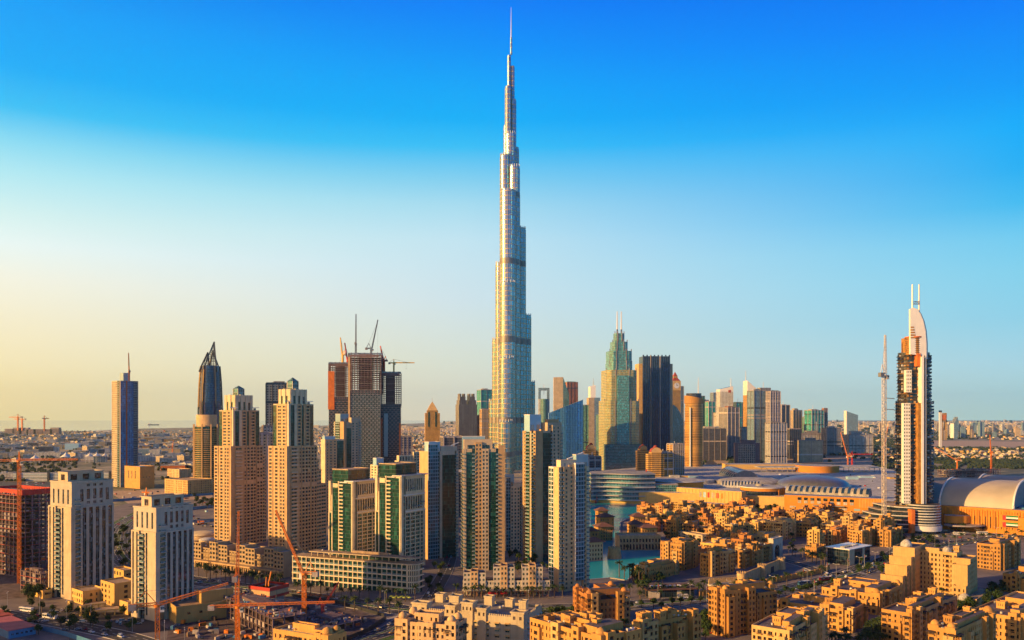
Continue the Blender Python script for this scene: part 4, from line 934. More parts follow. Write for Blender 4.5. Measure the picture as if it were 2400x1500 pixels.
def stepped():
 """large U-shaped block whose wings step down like stairs"""
 X, Y = gp(2264, 1418); th = R(48); t = T('stepped_building', 'large sand-coloured building with two wings stepping down like stairs round a forecourt', 'building', X, Y, th)
 g = random.Random(21); mt = 'beige'; mt = 'sand_wall_pale'
 kw = dict(rg=g, balc=False, fl=3.5)
 H = zat(1316, Y)
 # right wing: lit ends at x<0 side, stepping
 arab_mass(t, 0, 34, 0, 9, H * .42, mt, 0, 'flr', dens=1.2, **kw); arab_mass(t, 5, 34, .15, 11, H * .88, mt, 0, 'f', dens=1.2, **kw); arab_mass(t, 5.2, 9, .3, 10.8, H * .88, mt, 0, '', **kw); arab_mass(t, 14, 34, .3, 12, H * 1.0, mt, 0, 'f', **kw)
 # back block: its lit face carries the big balconies
 arab_mass(t, 20, 36, 11, 38, H * 1.08, mt, 0, 'l', rg=random.Random(3), balc=True, dens=1.1)
 # left wing
 for x0, y0, y1, k in ((-20, 41, 57, .40), (-15, 40, 56, .56), (-8, 39, 55, .78), (-1, 38, 54, .96), (5, 37, 53, 1.17)):
  arab_mass(t, x0, 36, y0 - (.2 if x0 < 5 else 0), y1, H * k, mt, 0, 'f', dens=1.2, **kw) if x0 > -20 else arab_mass(t, x0, 36, y0, y1, H * k, mt, 0, 'fl', dens=.6, **kw)
 dome_part(t, 18, 47, 4.2, H * 1.17 - 1, 'roof_pale', 1.2); dome_part(t, 27, 20, 3.0, H * 1.08 - .5, 'roof_pale', 1.0)
 t.W.box(22, 28, 24, 34, H * 1.08 - 1, H * 1.08 + 2, mt, 'roof_dark'); wind_tower(t, 32, 14, 2, H * 1.08 - 1, H * 1.08 + 3, mt)
 roof_clutter(t, 22, 34, 12, 36, H * 1.08 - 1, 8, 5); roof_clutter(t, 8, 30, 40, 52, H * 1.17 - 1, 4, 6)
 t.W.box(-4, 40, -8, -.4, 0, 6.0, mt, 'roof_sand'); dome_part(t, -8, -1, 4.5, 5.2, 'roof_pale', .6); t.W.box(-14, -2, -7, 5, 0, 5.4, mt, 'roof_sand')
 t.done()
stepped()
# --- the old quarter behind the fort wall, row by row
names = ['first', 'second', 'third', 'fourth', 'fifth', 'sixth', 'seventh', 'eighth', 'ninth', 'tenth', 'eleventh', 'twelfth', 'thirteenth', 'fourteenth', 'fifteenth', 'sixteenth', 'seventeenth', 'eighteenth']
rows = []
for rn, yb, x0, x1, hgt in [('row under the mall', 1203, 1492, 1740, 11), ('second row from the mall', 1216, 1500, 1905, 12), ('third row from the mall', 1231, 1506, 2050, 13), ('fourth row from the mall', 1246, 1512, 2075, 14),
       ('row just beyond the long arcade', 1264, 1560, 2095, 15), ('row above the white gate', 1284, 1655, 2110, 13), ('row above the fort wall', 1306, 1560, 1940, 12), ('row right behind the fort wall', 1322, 1600, 1725, 12)]:
 g = random.Random(yb); x = x0; k = 0
 while x < x1:
  wd = g.uniform(34, 62) * (yb - 1100) / 150; a, b = x, x + wd
  skip = (yb == 1306 and 1735 < a < 1865) or (yb == 1284 and (1775 < a < 1870)) or (yb in (1284, 1306) and a > 1925 and b > 1935 and yb == 1306)
  if not skip and g.random() < .93:
   yb2 = yb + g.uniform(-4, 4); Yb = gp(0, yb2)[1]; hh = hgt + g.uniform(-4, 6); yt2 = 975 + (EYE - hh) * F / Yb
   c = a + wd * g.uniform(.40, .66); mt = g.choice(['sand_wall', 'sand_wall', 'sand_wall_pale', 'mall_sand', 'sand_wall_red'])
   ft = {'sand_wall': 'ochre', 'sand_wall_pale': 'pale sand', 'mall_sand': 'yellow-ochre', 'sand_wall_red': 'red-ochre'}[mt]
   old_block(f'{ft} old-quarter block, {names[k]} from the lake in the {rn}', (a, c, b, yb2, g.choice([44, 48, 52])), yt2, yb + k, mt, 1 if g.random() < .12 else 0, g.choice([0, 1, 2]), 'courtyard_house', blocks=g.choice([1, 2]), clutter=3, cren=g.random() < .2, roof=g.choice(['roof_sand', 'roof_sand', 'roof_dark', 'roof_grey'])).done(60); k += 1
  x = b + g.uniform(-6, 5)
old_block('five-storey ochre block with a crenellated corner tower, right behind the fort wall', (1638, 1662, 1724, 1352, 40), 1298, 301, 'sand_wall', 0, 1, 'courtyard_house', blocks=2, clutter=6).done()
old_block('tall ochre block with a crenellated parapet, standing over the narrow lake inlet', (1546, 1598, 1640, 1338, 46), 1276, 302, 'sand_wall', 0, 1, 'courtyard_house', blocks=2, cren=True).done()
old_block('terraced ochre house stepping down to the promenade palms', (1484, 1520, 1590, 1362, 46), 1330, 303, 'sand_wall', 0, 1, 'courtyard_house', blocks=2).done()
old_block('ochre block with dark loggias, between the five-storey block and the white gate', (1726, 1742, 1806, 1333, 50), 1290, 304, 'sand_wall', 0, 1, 'courtyard_house', blocks=3).done()
old_block('sand block with dark glazed corner, above the white arched gate', (1790, 1834, 1866, 1266, 46), 1224, 305, 'sand_wall_pale', 0, 0, 'courtyard_house', blocks=1).done()
def fort():
 P = [gp(x, y) for x, y in ((1662, 1376), (1738, 1372), (1786, 1352), (1830, 1334))]; hs = 8.5
 e = empty('fort_wall', 'crenellated sandstone fort wall with three round bastions, in shade beside the boulevard', 'fort wall', 0, 0)
 m = MB()
 for i in range(3):
  a, b = P[i], P[i + 1]; L = math.hypot(b[0] - a[0], b[1] - a[1]); u = ((b[0] - a[0]) / L, (b[1] - a[1]) / L); n = (-u[1] * 1.5, u[0] * 1.5)
  m.prism([a, b, (b[0] + n[0], b[1] + n[1]), (a[0] + n[0], a[1] + n[1])], 0, hs if i else 6.0, 'fort_stone'); crenels(m, a, b, hs if i else 6.0, 'fort_stone', 1.6, .6, 1.0)
 m.build('wall', e)
 for k in (1, 2, 3):
  m = MB(); x, y = P[k]; m.cyl(x, y, 4.2, 0, 10.2, 'fort_stone', 18, r2=3.7, cap='roof_sand'); 
  for i in range(12):
   a = 2 * pi * i / 12; m.box(x + 3.6 * cos(a) - .4, x + 3.6 * cos(a) + .4, y + 3.6 * sin(a) - .4, y + 3.6 * sin(a) + .4, 10.2, 11.3, 'fort_stone')
  m.build('bastion', e)
 a, b = P[2], P[3]; m = MB(); q = lambda t, z: (a[0] + (b[0] - a[0]) * t + .12, a[1] + (b[1] - a[1]) * t - .16, z)
 m.face([q(.45, .1), q(.62, .1), q(.62, 5.5), q(.45, 5.5)], 'timber_dark'); m.face([(p[0] + .1, p[1] + .14, p[2]) for p in (q(.45, .1), q(.62, .1), q(.62, 5.5), q(.45, 5.5))], 'timber_dark'); m.build('gate', e)
fort()
def low_wall():
 e = empty('garden_wall', 'long yellow-ochre garden wall with buttresses along the pavement behind the two buses', 'wall', 0, 0); m = MB()
 P = [gp(x, y) for x, y in ((1640, 1398), (1790, 1371), (1930, 1343), (1945, 1335))]
 for i in range(3):
  a, b = P[i], P[i + 1]; L = math.hypot(b[0] - a[0], b[1] - a[1]); u = ((b[0] - a[0]) / L, (b[1] - a[1]) / L); n = (-u[1] * .6, u[0] * .6)
  m.prism([a, b, (b[0] + n[0], b[1] + n[1]), (a[0] + n[0], a[1] + n[1])], 0, 4.4, 'sand_wall')
  for k in range(int(L / 7)):
   s = 7 * k + 3; m.box(a[0] + u[0] * s - .5, a[0] + u[0] * s + .5, a[1] + u[1] * s - .5, a[1] + u[1] * s - .02, 0, 4.8, 'sand_wall')
 m.build('wall', e)
low_wall()
def white_gate():
 X, Y, th, w, d = corner(1806, 1812, 1834, 1312, 49); h = zat(1264, Y); t = T('gate_house', 'white stone gatehouse with one great pointed arch, beside the fort bastion', 'gatehouse', X, Y, th)
 W = t.W; W.box(.6, w, .6, max(d, 5), 0, h, 'stone_white'); W.ring(0, w + .3, -.2, max(d, 5), h - .8, h + .6, .6, 'stone_white')
 t.window((w * .22, .5, 1), (1, 0), w * .5, h * .62, 'pane_dark', 'arch', 'stone_white'); W.box(0, w * .15, -.2, .6, 0, h, 'stone_white'); W.box(w * .78, w, -.2, .6, 0, h, 'stone_white'); W.box(w * .15, w * .78, -.2, .6, h * .72, h - .01, 'stone_white')
 t.done()
white_gate()
def long_arcade():
 X, Y, th, w, d = corner(1600, 1606, 1800, 1280, -22); 
 a = gp(1585, 1262); b = gp(1800, 1302); L = math.hypot(b[0] - a[0], b[1] - a[1]); th = math.atan2(b[1] - a[1], b[0] - a[0])
 t = T('arcade_building', 'long low cream arcade with round arches running through the old quarter', 'arcade', a[0], a[1], th); W = t.W
 grid_panel(t, W, (0, 0), (1, 0), even_lines(L, 16, .5), [0, .5, 4.2, 6.0, 7.2, 9], lambda i, j: i % 2 == 1 and j in (1, 3), 'beige_pale', .5, 'pane_warm', 'arch', 'beige_pale')
 W.wall((L, 0), (0, 1), 12, 0, 9, 'beige_pale'); W.wall((L, 12), (-1, 0), L, 0, 9, 'beige_pale'); W.wall((0, 12), (0, -1), 12, 0, 9, 'beige_pale'); W.face([(0, 0, 8.4), (L, 0, 8.4), (L, 12, 8.4), (0, 12, 8.4)], 'roof_sand'); W.ring(-.1, L + .1, -.1, 12.1, 8.3, 9.3, .4, 'beige_pale')
 t.done()
long_arcade()
# --- lakeside market hall with hipped roofs
def hip(m, x0, x1, y0, y1, z, rise, over, mat='roof_tile'):
 x0 -= over; x1 += over; y0 -= over; y1 += over; cx, cy = (x0 + x1) / 2, (y0 + y1) / 2; k = max(0, (x1 - x0 - (y1 - y0)) / 2)
 A = [(x0, y0, z), (x1, y0, z), (x1, y1, z), (x0, y1, z)]; r0 = (cx - k, cy, z + rise); r1 = (cx + k, cy, z + rise)
 m.face([A[0], A[1], r1, r0], mat); m.face([A[1], A[2], r1], mat); m.face([A[2], A[3], r0, r1], mat); m.face([A[3], A[0], r0], mat); m.face(A[::-1], 'timber_dark')
def pavilion(label, px, pyb, wpx, ytop, th=.25, mat='sand_wall', rise=4.2):
 X, Y = gp(px, pyb); w = wpx / F * Y; h = zat(ytop, Y); t = T('market_pavilion', label, 'pavilion', X - w / 2, Y, th)
 arab_mass(t, 0, w, 0, w * .8, h, mat, 0, 'fl', rg=random.Random(int(px)), balc=False); m = MB(); hip(m, 0, w, 0, w * .8, h + .4, rise, 2.4); t.part('roof', m); return t.done(40)
pavilion('farthest lakeside pavilion with a small brown hipped roof, at the upper lake shore', 1414, 1232, 24, 1198)
pavilion('tiered lakeside pavilion with a wide brown hipped roof over terraces, upper lake shore', 1424, 1244, 34, 1213)
pavilion('market pavilion with a brown hipped roof standing behind the two-storey arches', 1500, 1246, 30, 1212)
pavilion('tall square market tower with a brown hipped roof, left of the widest roof', 1494, 1268, 30, 1230)
pavilion('widest market pavilion with a brown hipped roof and arched loggia above the quay', 1524, 1274, 38, 1238)
pavilion('market pavilion with a brown hipped roof at the water, left of the two-storey arches', 1420, 1268, 36, 1236)
pavilion('brown-roofed pavilion partly hidden by the lakeside apartment tower', 1388, 1276, 30, 1246)
pavilion('four-storey waterside pavilion with brown roof and dark verandas, nearest the camera on the lake', 1398, 1316, 36, 1272, .3, 'beige')
def souk():
 a = gp(1452, 1290); b = gp(1548, 1288); L = b[0] - a[0]; t = T('market_hall', 'shaded lakeside market hall with two storeys of pointed arches above the quay', 'market hall', a[0], a[1], 0.05); W = t.W
 grid_panel(t, W, (0, 0), (1, 0), even_lines(L, 13, .56), [0, .6, 6.4, 8.2, 12, 14.5], lambda i, j: i % 2 == 1 and j in (1, 3), 'fort_stone', 1.2, 'pane_warm', 'arch', 'fort_stone')
 W.wall((0, 26), (0, -1), 26, 0, 14.5, 'fort_stone'); W.wall((L, 0), (0, 1), 26, 0, 14.5, 'fort_stone'); W.face([(0, 0, 13.8), (L, 0, 13.8), (L, 26, 13.8), (0, 26, 13.8)], 'roof_sand'); W.ring(-.1, L + .1, -.1, 26, 13.7, 14.9, .5, 'fort_stone'); crenels(W, (0, 0), (L, 0), 14.9, 'fort_stone', 2, .5, .9)
 t.done()
 x, y = gp(1440, 1308); e = empty('round_bastion', 'round stone bastion standing in the lake beside the waterside pavilion', 'bastion', x, y); m = MB(); m.cyl(0, 0, 7.2, 0, 9.5, 'fort_stone', 22, r2=6.0, cap='roof_sand')
 for i in range(16): m.box(5.6 * cos(i * pi / 8) - .6, 5.6 * cos(i * pi / 8) + .6, 5.6 * sin(i * pi / 8) - .6, 5.6 * sin(i * pi / 8) + .6, 9.5, 11, 'fort_stone')
 m.build('wall', e)
souk()
# --- glass restaurant pavilion and other low modern buildings on the promenade
def flat_pavilion(label, box, h, wall, roof, over=2.0, brown=False):
 X, Y, th, w, d = corner(*box); t = T('glass_pavilion', label, 'pavilion', X, Y, th); m = MB()
 m.box(.3, w - .3, .3, d - .3, .1, h - .4, 'curtain_dark'); t.part('glass_wall', m)
 m = MB(); m.box(-over, w + over, -over, d + over, h - .4, h + .3, roof, bottom=True); t.part('roof_slab', m)
 W = t.W; W.box(0, w * .25, 0, .29, .1, h - .41, wall); W.box(w * .62, w * .72, .0, .29, .1, h - .41, wall)
 for k in range(7): W.box(w * (.1 + .1 * k), w * (.1 + .1 * k) + 2, d * .3, d * .5, h + .32, h + 1.6, random.choice(['metal_grey', 'metal_white']))
 return t.done()
flat_pavilion('dark glass promenade restaurant with a broad flat brown roof full of ducts', (1505, 1520, 1628, 1402, 8), 6.5, 'stone_white', 'roof_tile')
flat_pavilion('black cube-like glass show pavilion with a flat pale roof, beside the road junction', (1938, 1990, 2040, 1326, 40), 15, 'cream', 'metal_white', 1.0)
flat_pavilion('low green-framed glass café at the foot of the fort wall', (1660, 1668, 1722, 1398, 14), 8, 'cream', 'cream', .4)
# ------------------------------------------------------------------ arcades, terraces and podiums between the towers
def balcony_row():
 X, Y, th, w, d = corner(455, 668, 722, 1354, 59); h = zat(1296, Y); t = T('terrace_building', 'stepped beige six-storey apartment row with corner pavilions, below the twin lantern towers', 'apartment row', X, Y, th); W = t.W; mt = 'beige'
 n = 10; q = d / n; g = random.Random(2)
 W.box(0, w, 3, d - .1, 0, h - 6, mt, 'roof_pale')
 for k in range(n):
  y1 = d - q * k; y0 = y1 - q; hi = (k % 3 != 1); hh = h + (2.4 if k % 3 == 2 else (.5 if hi else -4.2)); p = 1.8 if hi else 0
  grid_panel(t, W, (-p, y1), (0, -1), even_lines(q, 3, .68), even_lines(hh, int(hh / 3.6), .55), lambda i, j: i % 2 == 1 and j % 2 == 1, mt, .8, 'pane_dark')
  W.wall((-p, y0), (1, 0), 12 + p, 0, hh, mt); W.wall((12, y0), (0, 1), q, 0, hh, mt); W.wall((12, y1), (-1, 0), 12 + p, 0, hh, mt)
  W.face([(-p, y0, hh - .6), (12, y0, hh - .6), (12, y1, hh - .6), (-p, y1, hh - .6)], 'roof_pale'); W.ring(-p - .3, 12, y0 + .02, y1 - .02, hh - .5, hh + .4, .5, mt)
  if not hi: W.box(-2.2, -.01, y0 + .1, y1 - .1, h - 9, h - 8.3, mt, bottom=True)
 arab_mass(t, 12.1, w, 0, 16, h - 1.5, mt, 0, 'f', balc=False, rg=g, fl=3.6)
 m = MB(); m.box(-7.5, -1.9, -1, d, 5.6, 7.0, 'apricot', 'roof_sand', True)
 for k in range(22): m.box(-7.3, -6.4, d * k / 22, d * k / 22 + .9, .1, 5.58, 'apricot')
 t.part('arcade', m); m = MB(); m.cyl(8, d - 8, 7, h - .5, h + 2, mt, 20); m.dome(8, d - 8, 7.4, h + 2, 'roof_pale', 20, 5, .28); t.part('dome', m)
 roof_clutter(t, 2, 10, 3, d - 4, h - 3, 5, 3); t.done()
balcony_row()
def rounded(w, d, r, n=8):
 """plan of a long block (x 0..w, y 0..d) with its near corner rounded"""
 return [(r * (1 - cos(a)) if 0 else r - r * sin(a), r - r * cos(a)) for a in [pi / 2 * (1 - i / n) for i in range(n + 1)]] + [(w, 0), (w, d), (0, d)]
def long_retail():
 X, Y, th, w, d = corner(686, 974, 993, 1394, 68); h = zat(1322, Y); t = T('retail_block', 'long five-storey cream arcade block with a rounded green-glazed end and flat roof canopy', 'building', X, Y, th); W = t.W; mt = 'cream'; r = 8.0
 fl = (h - 1) / 5
 poly = rounded(w, d, r)
 g = MB(); ins = [(min(max(p[0] + .9 if p[0] < w / 2 else p[0] - .9, .9), w - .9), min(max(p[1] + .9 if p[1] < d / 2 else p[1] - .9, .9), d - .9)) for p in poly]
 g.prism(ins, .1, h - 1.2, 'curtain_green', 'roof_sand'); t.part('curtain_wall', g)
 for k in range(6):
  m = MB(); o = .5 if k in (1, 2, 5) else .15; e = [(p[0] - o if p[0] < w / 2 else p[0] + o, p[1] - o if p[1] < d / 2 else p[1] + o) for p in poly]
  z = fl * k; m.prism(e, max(.2, z - .5), z + .55, mt, 'roof_sand', True)
  if k: t.part('floor_slab', m)
 n = 24
 for k in range(n + 1):
  y = d - (d - r) * k / n; m = MB(); m.box(-.1, .85, y - .35, y + .35, .2, h - 1.3, mt); t.part('pier', m)
 for k in range(8): m = MB(); a = pi / 2 * (k + .5) / 8; m.box(r - (r - .3) * cos(a) - .3, r - (r - .3) * cos(a) + .3, r - (r - .3) * sin(a) - .3, r - (r - .3) * sin(a) + .3, .2, h - 1.3, mt); t.part('pier', m)
 for k in range(n):
  for f in (2, 3, 4):
   if (k + f) % 7: t.balcony((.9, d - (d - r) * k / n - .5, fl * f + .6), (0, -1), (d - r) / n - 1.0, 1.1, 'white')
 m = MB(); e = [(p[0] + 3 if p[0] < w / 2 else p[0] - 1, p[1] + 1.5 if p[1] < d / 2 else p[1] - 14) for p in poly]; m.prism(e, h + 2.8, h + 3.6, mt, 'roof_sand', True)
 for k in range(14): y = d - 16 - (d - 30) * k / 14; m.box(4.2, 4.8, y, y + .6, h - 1, h + 2.8, mt)
 t.part('roof_canopy', m)
 m = MB(); m.box(8, w - 4, 20, d - 40, h - 1, h + 2.7, 'curtain_green', 'roof_sand'); m.box(10, w - 5, 30, d * .55, h + 3.7, h + 5.5, 'roof_sand'); t.part('roof_pavilion', m)
 for k, (c, y) in enumerate((('green_fabric', 10), ('green_fabric', 14), ('car_sand', 20), ('car_sand', 25))):
  m = MB(); m.face([(-.6, y, 4.2), (-.6, y + 3.4, 4.2), (-3.2, y + 3.4, 3.2), (-3.2, y, 3.2)], c); m.face([(-3.2, y, 2.8), (-3.2, y + 3.4, 2.8), (-3.2, y + 3.4, 3.2), (-3.2, y, 3.2)], c); t.part('awning', m)
 roof_clutter(t, 10, w - 4, 20, d - 20, h + 3.6, 6, 8)
 t.done()
long_retail()
def white_terrace():
 X, Y = gp(1085, 1396); s = Y / F; w = 206 * s; t = T('terrace_building', 'low white and apricot terrace with four raised gables along the palm-lined pavement', 'terrace', X, Y, .02); W = t.W; g = random.Random(4)
 hl = zat(1362, Y); zf = lambda py: zat(py, Y)
 def blk(a, b, top, mt, p, nc):
  x0, x1 = (a - 1085) * s, (b - 1085) * s
  W.box(x0 + .6, x1 - .6, .9 - p, 16, 0, top - .8, mt, 'roof_dark'); nf = max(2, int(top / 3.4)); zs = even_lines(top, nf, .5)
  grid_panel(t, W, (x0, -p), (1, 0), even_lines(x1 - x0, nc, .5), zs, lambda i, j: i % 2 == 1 and j % 2 == 1, mt, .4, 'pane_green', 'double', 'stone_white')
  W.wall((x0, 12), (0, -1), 12 + p, 0, top, mt); W.wall((x1, -p), (0, 1), 12 + p, 0, top, mt); W.ring(x0, x1, -p - .02, 12, top - .7, top + .3, .4, mt)
 blk(1085, 1289, hl, 'stone_white', 0, 30)
 for a, b, c, ty in ((1086, 1112, 1138, 1339), (1156, 1181, 1206, 1326), (1223, 1248, 1272, 1326)):
  blk(a, a + 17, zf(ty + 3), 'stone_white', .7, 2); blk(a + 17.2, b + 8, zf(ty), 'apricot', 1.6, 2); blk(b + 8.2, c, zf(ty + 4), 'stone_white', .8, 2)
 m = MB(); m.box(-.5, w + .5, -4.5, -1.7, 4.4, 5.6, 'stone_white', 'roof_pale', True)
 for k in range(20): m.box(w * k / 20, w * k / 20 + .8, -4.4, -3.6, .1, 4.39, 'terracotta_paving')
 t.part('arcade', m)
 for k, (a, c) in enumerate(((1142, 'red_fabric'), (1150, 'red_fabric'), (1159, 'red_fabric'), (1172, 'red_fabric'), (1181, 'red_fabric'), (1236, 'crane_yellow'))):
  x = (a - 1085) * s; m = MB(); m.face([(x, -4.6, 3.8), (x + 2.6, -4.6, 3.8), (x + 2.6, -7, 2.9), (x, -7, 2.9)], c); m.face([(x, -7, 2.5), (x + 2.6, -7, 2.5), (x + 2.6, -7, 2.9), (x, -7, 2.9)], c); t.part('awning', m)
 t.done()
white_terrace()
def podium(label, box, yt, mt='mall_sand', faces='fl', name='podium_building', hall=False, roof='roof_sand', z=None, dens=.8):
 X, Y, th, w, d = corner(*box); h = zat(yt, Y) if z is None else z; t = T(name, label, 'building', X, Y, th)
 if hall:
  W = t.W; W.wall((0, d), (0, -1), d, 0, h, mt); W.wall((0, 0), (1, 0), w, 0, h, mt); W.wall((w, 0), (0, 1), d, 0, h, mt); W.wall((w, d), (-1, 0), w, 0, h, mt); W.face([(0, 0, h - .8), (w, 0, h - .8), (w, d, h - .8), (0, d, h - .8)], roof); W.ring(-.1, w + .1, -.1, d + .1, h - .7, h + .4, .5, mt)
  for k in range(3): t.window((-.02, d * (.3 + .22 * k) + 1.2, h * .45), (0, -1), 2.4, h * .35, 'pane_dark')
  for k in range(3): t.window((w * (.2 + .22 * k), -.03, h * .5), (1, 0), 2.0, 1.6, 'pane_warm', 'single')
 else: arab_mass(t, 0, w, 0, d, h, mt, 0, faces, 3.6, roof, rg=random.Random(int(box[0])), balc=False, dens=dens)
 return t
t = podium('yellow-lit podium hall with a long blank wall, right of the shorter strip-windowed tower', (375, 413, 540, 1464, 36), 1424, 'mall_sand', hall=True); t.W.box(t and 18, 40, 6, 18, 4, zat(1398, gp(413, 1464)[1]), 'mall_sand', 'roof_sand'); t.done()
podium('three-storey yellow podium block with one tall window, between the two strip-windowed towers', (236, 268, 322, 1422, 50), 1368, dens=.6).done()
podium('two-storey yellow podium with a terrace, at the foot of the taller strip-windowed tower', (168, 194, 246, 1418, 50), 1386).done()
podium('low flat-roofed yellow annexe left of the taller strip-windowed tower', (68, 100, 122, 1404, 50), 1386, hall=True).done()
podium('small yellow porch building against the shorter strip-windowed tower', (280, 300, 322, 1442, 50), 1412).done()
podium('yellow flat-roofed garden house behind the tall window podium', (262, 290, 318, 1362, 50), 1338, hall=True).done()
def shade_tower(label, X, Y, w, h):  # tower outside the view, added to cast shade over the lower left
 t = T('apartment_tower', label, 'tower', X, Y, R(55)); W = t.W; W.wall((w, 0), (0, 1), w, 0, h, 'beige_pale'); W.wall((w, w), (-1, 0), w, 0, h, 'beige_pale'); W.face([(0, 0, h - 1), (w, 0, h - 1), (w, w, h - 1), (0, w, h - 1)], 'roof_grey')
 for o, u in (((0, 0), (1, 0)), ((0, w), (0, -1))): grid_panel(t, W, o, u, even_lines(w, 5, .5), even_lines(h, int(h / 3.6), .5), lambda i, j: i % 2 == 1 and j % 2 == 1, 'beige_pale', .4, 'pane_dark')
 t.done(60)
shade_tower('unseen beige tower added beyond the left edge to shade the street below the pale towers', -455, 430, 34, 74); shade_tower('second unseen beige tower added beyond the left edge to shade the purple concrete frame', -610, 600, 36, 92); shade_tower('unseen beige tower added below the left edge to shade the site sheds', -372, 330, 30, 66)
def kiosk(label, px, py, s=3.0, h=7.5):
 X, Y = gp(px, py); t = T('gate_kiosk', label, 'kiosk', X, Y, R(50)); W = t.W
 grid_panel(t, W, (0, 0), (1, 0), even_lines(s, 1, .5), [0, 1, 3.4, 4.6, 6.2, h], lambda i, j: i == 1 and j in (1, 3), 'mall_sand', .3, 'pane_warm', 'arch', 'mall_sand'); grid_panel(t, W, (0, s), (0, -1), even_lines(s, 1, .5), [0, 1, 3.4, 4.6, 6.2, h], lambda i, j: i == 1 and j in (1, 3), 'mall_sand', .3, 'pane_warm', 'arch', 'mall_sand')
 W.wall((s, 0), (0, 1), s, 0, h, 'mall_sand'); W.wall((s, s), (-1, 0), s, 0, h, 'mall_sand'); W.face([(0, 0, h), (s, 0, h), (s, s, h), (0, s, h)], 'roof_sand'); t.done()
kiosk('small yellow gate kiosk nearest the taller strip-windowed tower', 163, 1434); kiosk('small yellow gate kiosk in the middle of the three by the entrance drive', 190, 1446); kiosk('lowest of the three yellow gate kiosks, nearest the parked coaches', 214, 1452, 3, 5)
def carport(label, px, py, w, d):
 X, Y = gp(px, py); t = T('carport', label, 'carport', X, Y, R(24)); W = t.W
 W.box(0, w, 0, d, 3.6, 4.5, 'mall_sand', 'roof_sand', True)
 for k in range(4): W.box(w * k / 3.3, w * k / 3.3 + .8, .1, .8, 0, 3.59, 'mall_sand'); W.box(w * k / 3.3, w * k / 3.3 + .8, d - .9, d - .1, 0, 3.59, 'mall_sand')
 t.done()
carport('yellow-framed carport in front of the tall window podium', 198, 1432, 14, 7); carport('longer yellow-framed carport nearer the street with parked coaches', 222, 1446, 20, 8)
def shed(label, box, h, roof):
 X, Y, th, w, d = corner(*box); t = T('site_shed', label, 'shed', X, Y, th); W = t.W
 W.box(0, w, 0, d, 0, h, 'blue_panel'); m = MB(); m.prism([(-.4, -.4), (w + .4, -.4), (w + .4, d + .4), (-.4, d + .4)], h, h + .35, roof, roof, True); t.part('roof', m)
 for k in range(5): t.window((w * (.1 + .17 * k), -.04, h * .4), (1, 0), 1.4, 1.1, 'pane_dark')
 t.done()
shed('long site shed with a pink roof at the lower left corner', (-40, 20, 84, 1498, 50), 5, 'pink_roof'); shed('site shed with a dull red roof, higher up at the left edge', (-60, -6, 32, 1466, 50), 5, 'slab_red')
def hoarding(label, pts, mat, h=3.0, name='site_hoarding'):
 e = empty(name, label, 'hoarding'); m = MB(); P = [gp(*p) for p in pts]
 for i in range(len(P) - 1):
  a, b = P[i], P[i + 1]; L = math.hypot(b[0] - a[0], b[1] - a[1]); u = ((b[0] - a[0]) / L, (b[1] - a[1]) / L); n = (-u[1] * .12, u[0] * .12)
  m.prism([a, b, (b[0] + n[0], b[1] + n[1]), (a[0] + n[0], a[1] + n[1])], 0, h, mat)
  for k in range(int(L / 4)): m.box(a[0] + u[0] * 4 * k - .08, a[0] + u[0] * 4 * k + .08, a[1] + u[1] * 4 * k + .13, a[1] + u[1] * 4 * k + .4, 0, h, 'metal_grey')
 m.build('panels', e)
hoarding('blue site hoarding along the street at the bottom left', [(92, 1476), (150, 1490), (240, 1520)], 'blue_panel'); hoarding('dark hoarding round the building site, along the bend in the road', [(905, 1452), (862, 1482), (790, 1512)], 'dark_metal'); hoarding('dark hoarding along the street side of the building site', [(520, 1403), (640, 1392), (790, 1414), (900, 1446)], 'dark_metal', 2.4)

# ------------------------------------------------------------------ cranes
def lattice(m, p, q, s, mat, step=None, r=.16, s2=None):
 """square lattice girder from p to q"""
 p = Vector(p); q = Vector(q); d = q - p; L = d.length; d.normalize(); up = Vector((0, 0, 1)) if abs(d.z) < .9 else Vector((1, 0, 0)); a = d.cross(up).normalized(); b = d.cross(a).normalized(); s2 = s if s2 is None else s2
 C = lambda t, i: p + d * (L * t) + (a * ((-1, 1, 1, -1)[i]) + b * ((-1, -1, 1, 1)[i])) * (s + (s2 - s) * t) / 2
 for i in range(4): m.bar(C(0, i), C(1, i), r, mat)
 n = max(2, int(L / (step or s * 1.3)))
 for k in range(n):
  for i in range(4):
   j = (i + 1) % 4
   m.bar(C(k / n, i), C((k + 1) / n, j), r * .6, mat) if k % 2 else m.bar(C(k / n, j), C((k + 1) / n, i), r * .6, mat)
   m.bar(C((k + 1) / n, i), C((k + 1) / n, j), r * .6, mat)
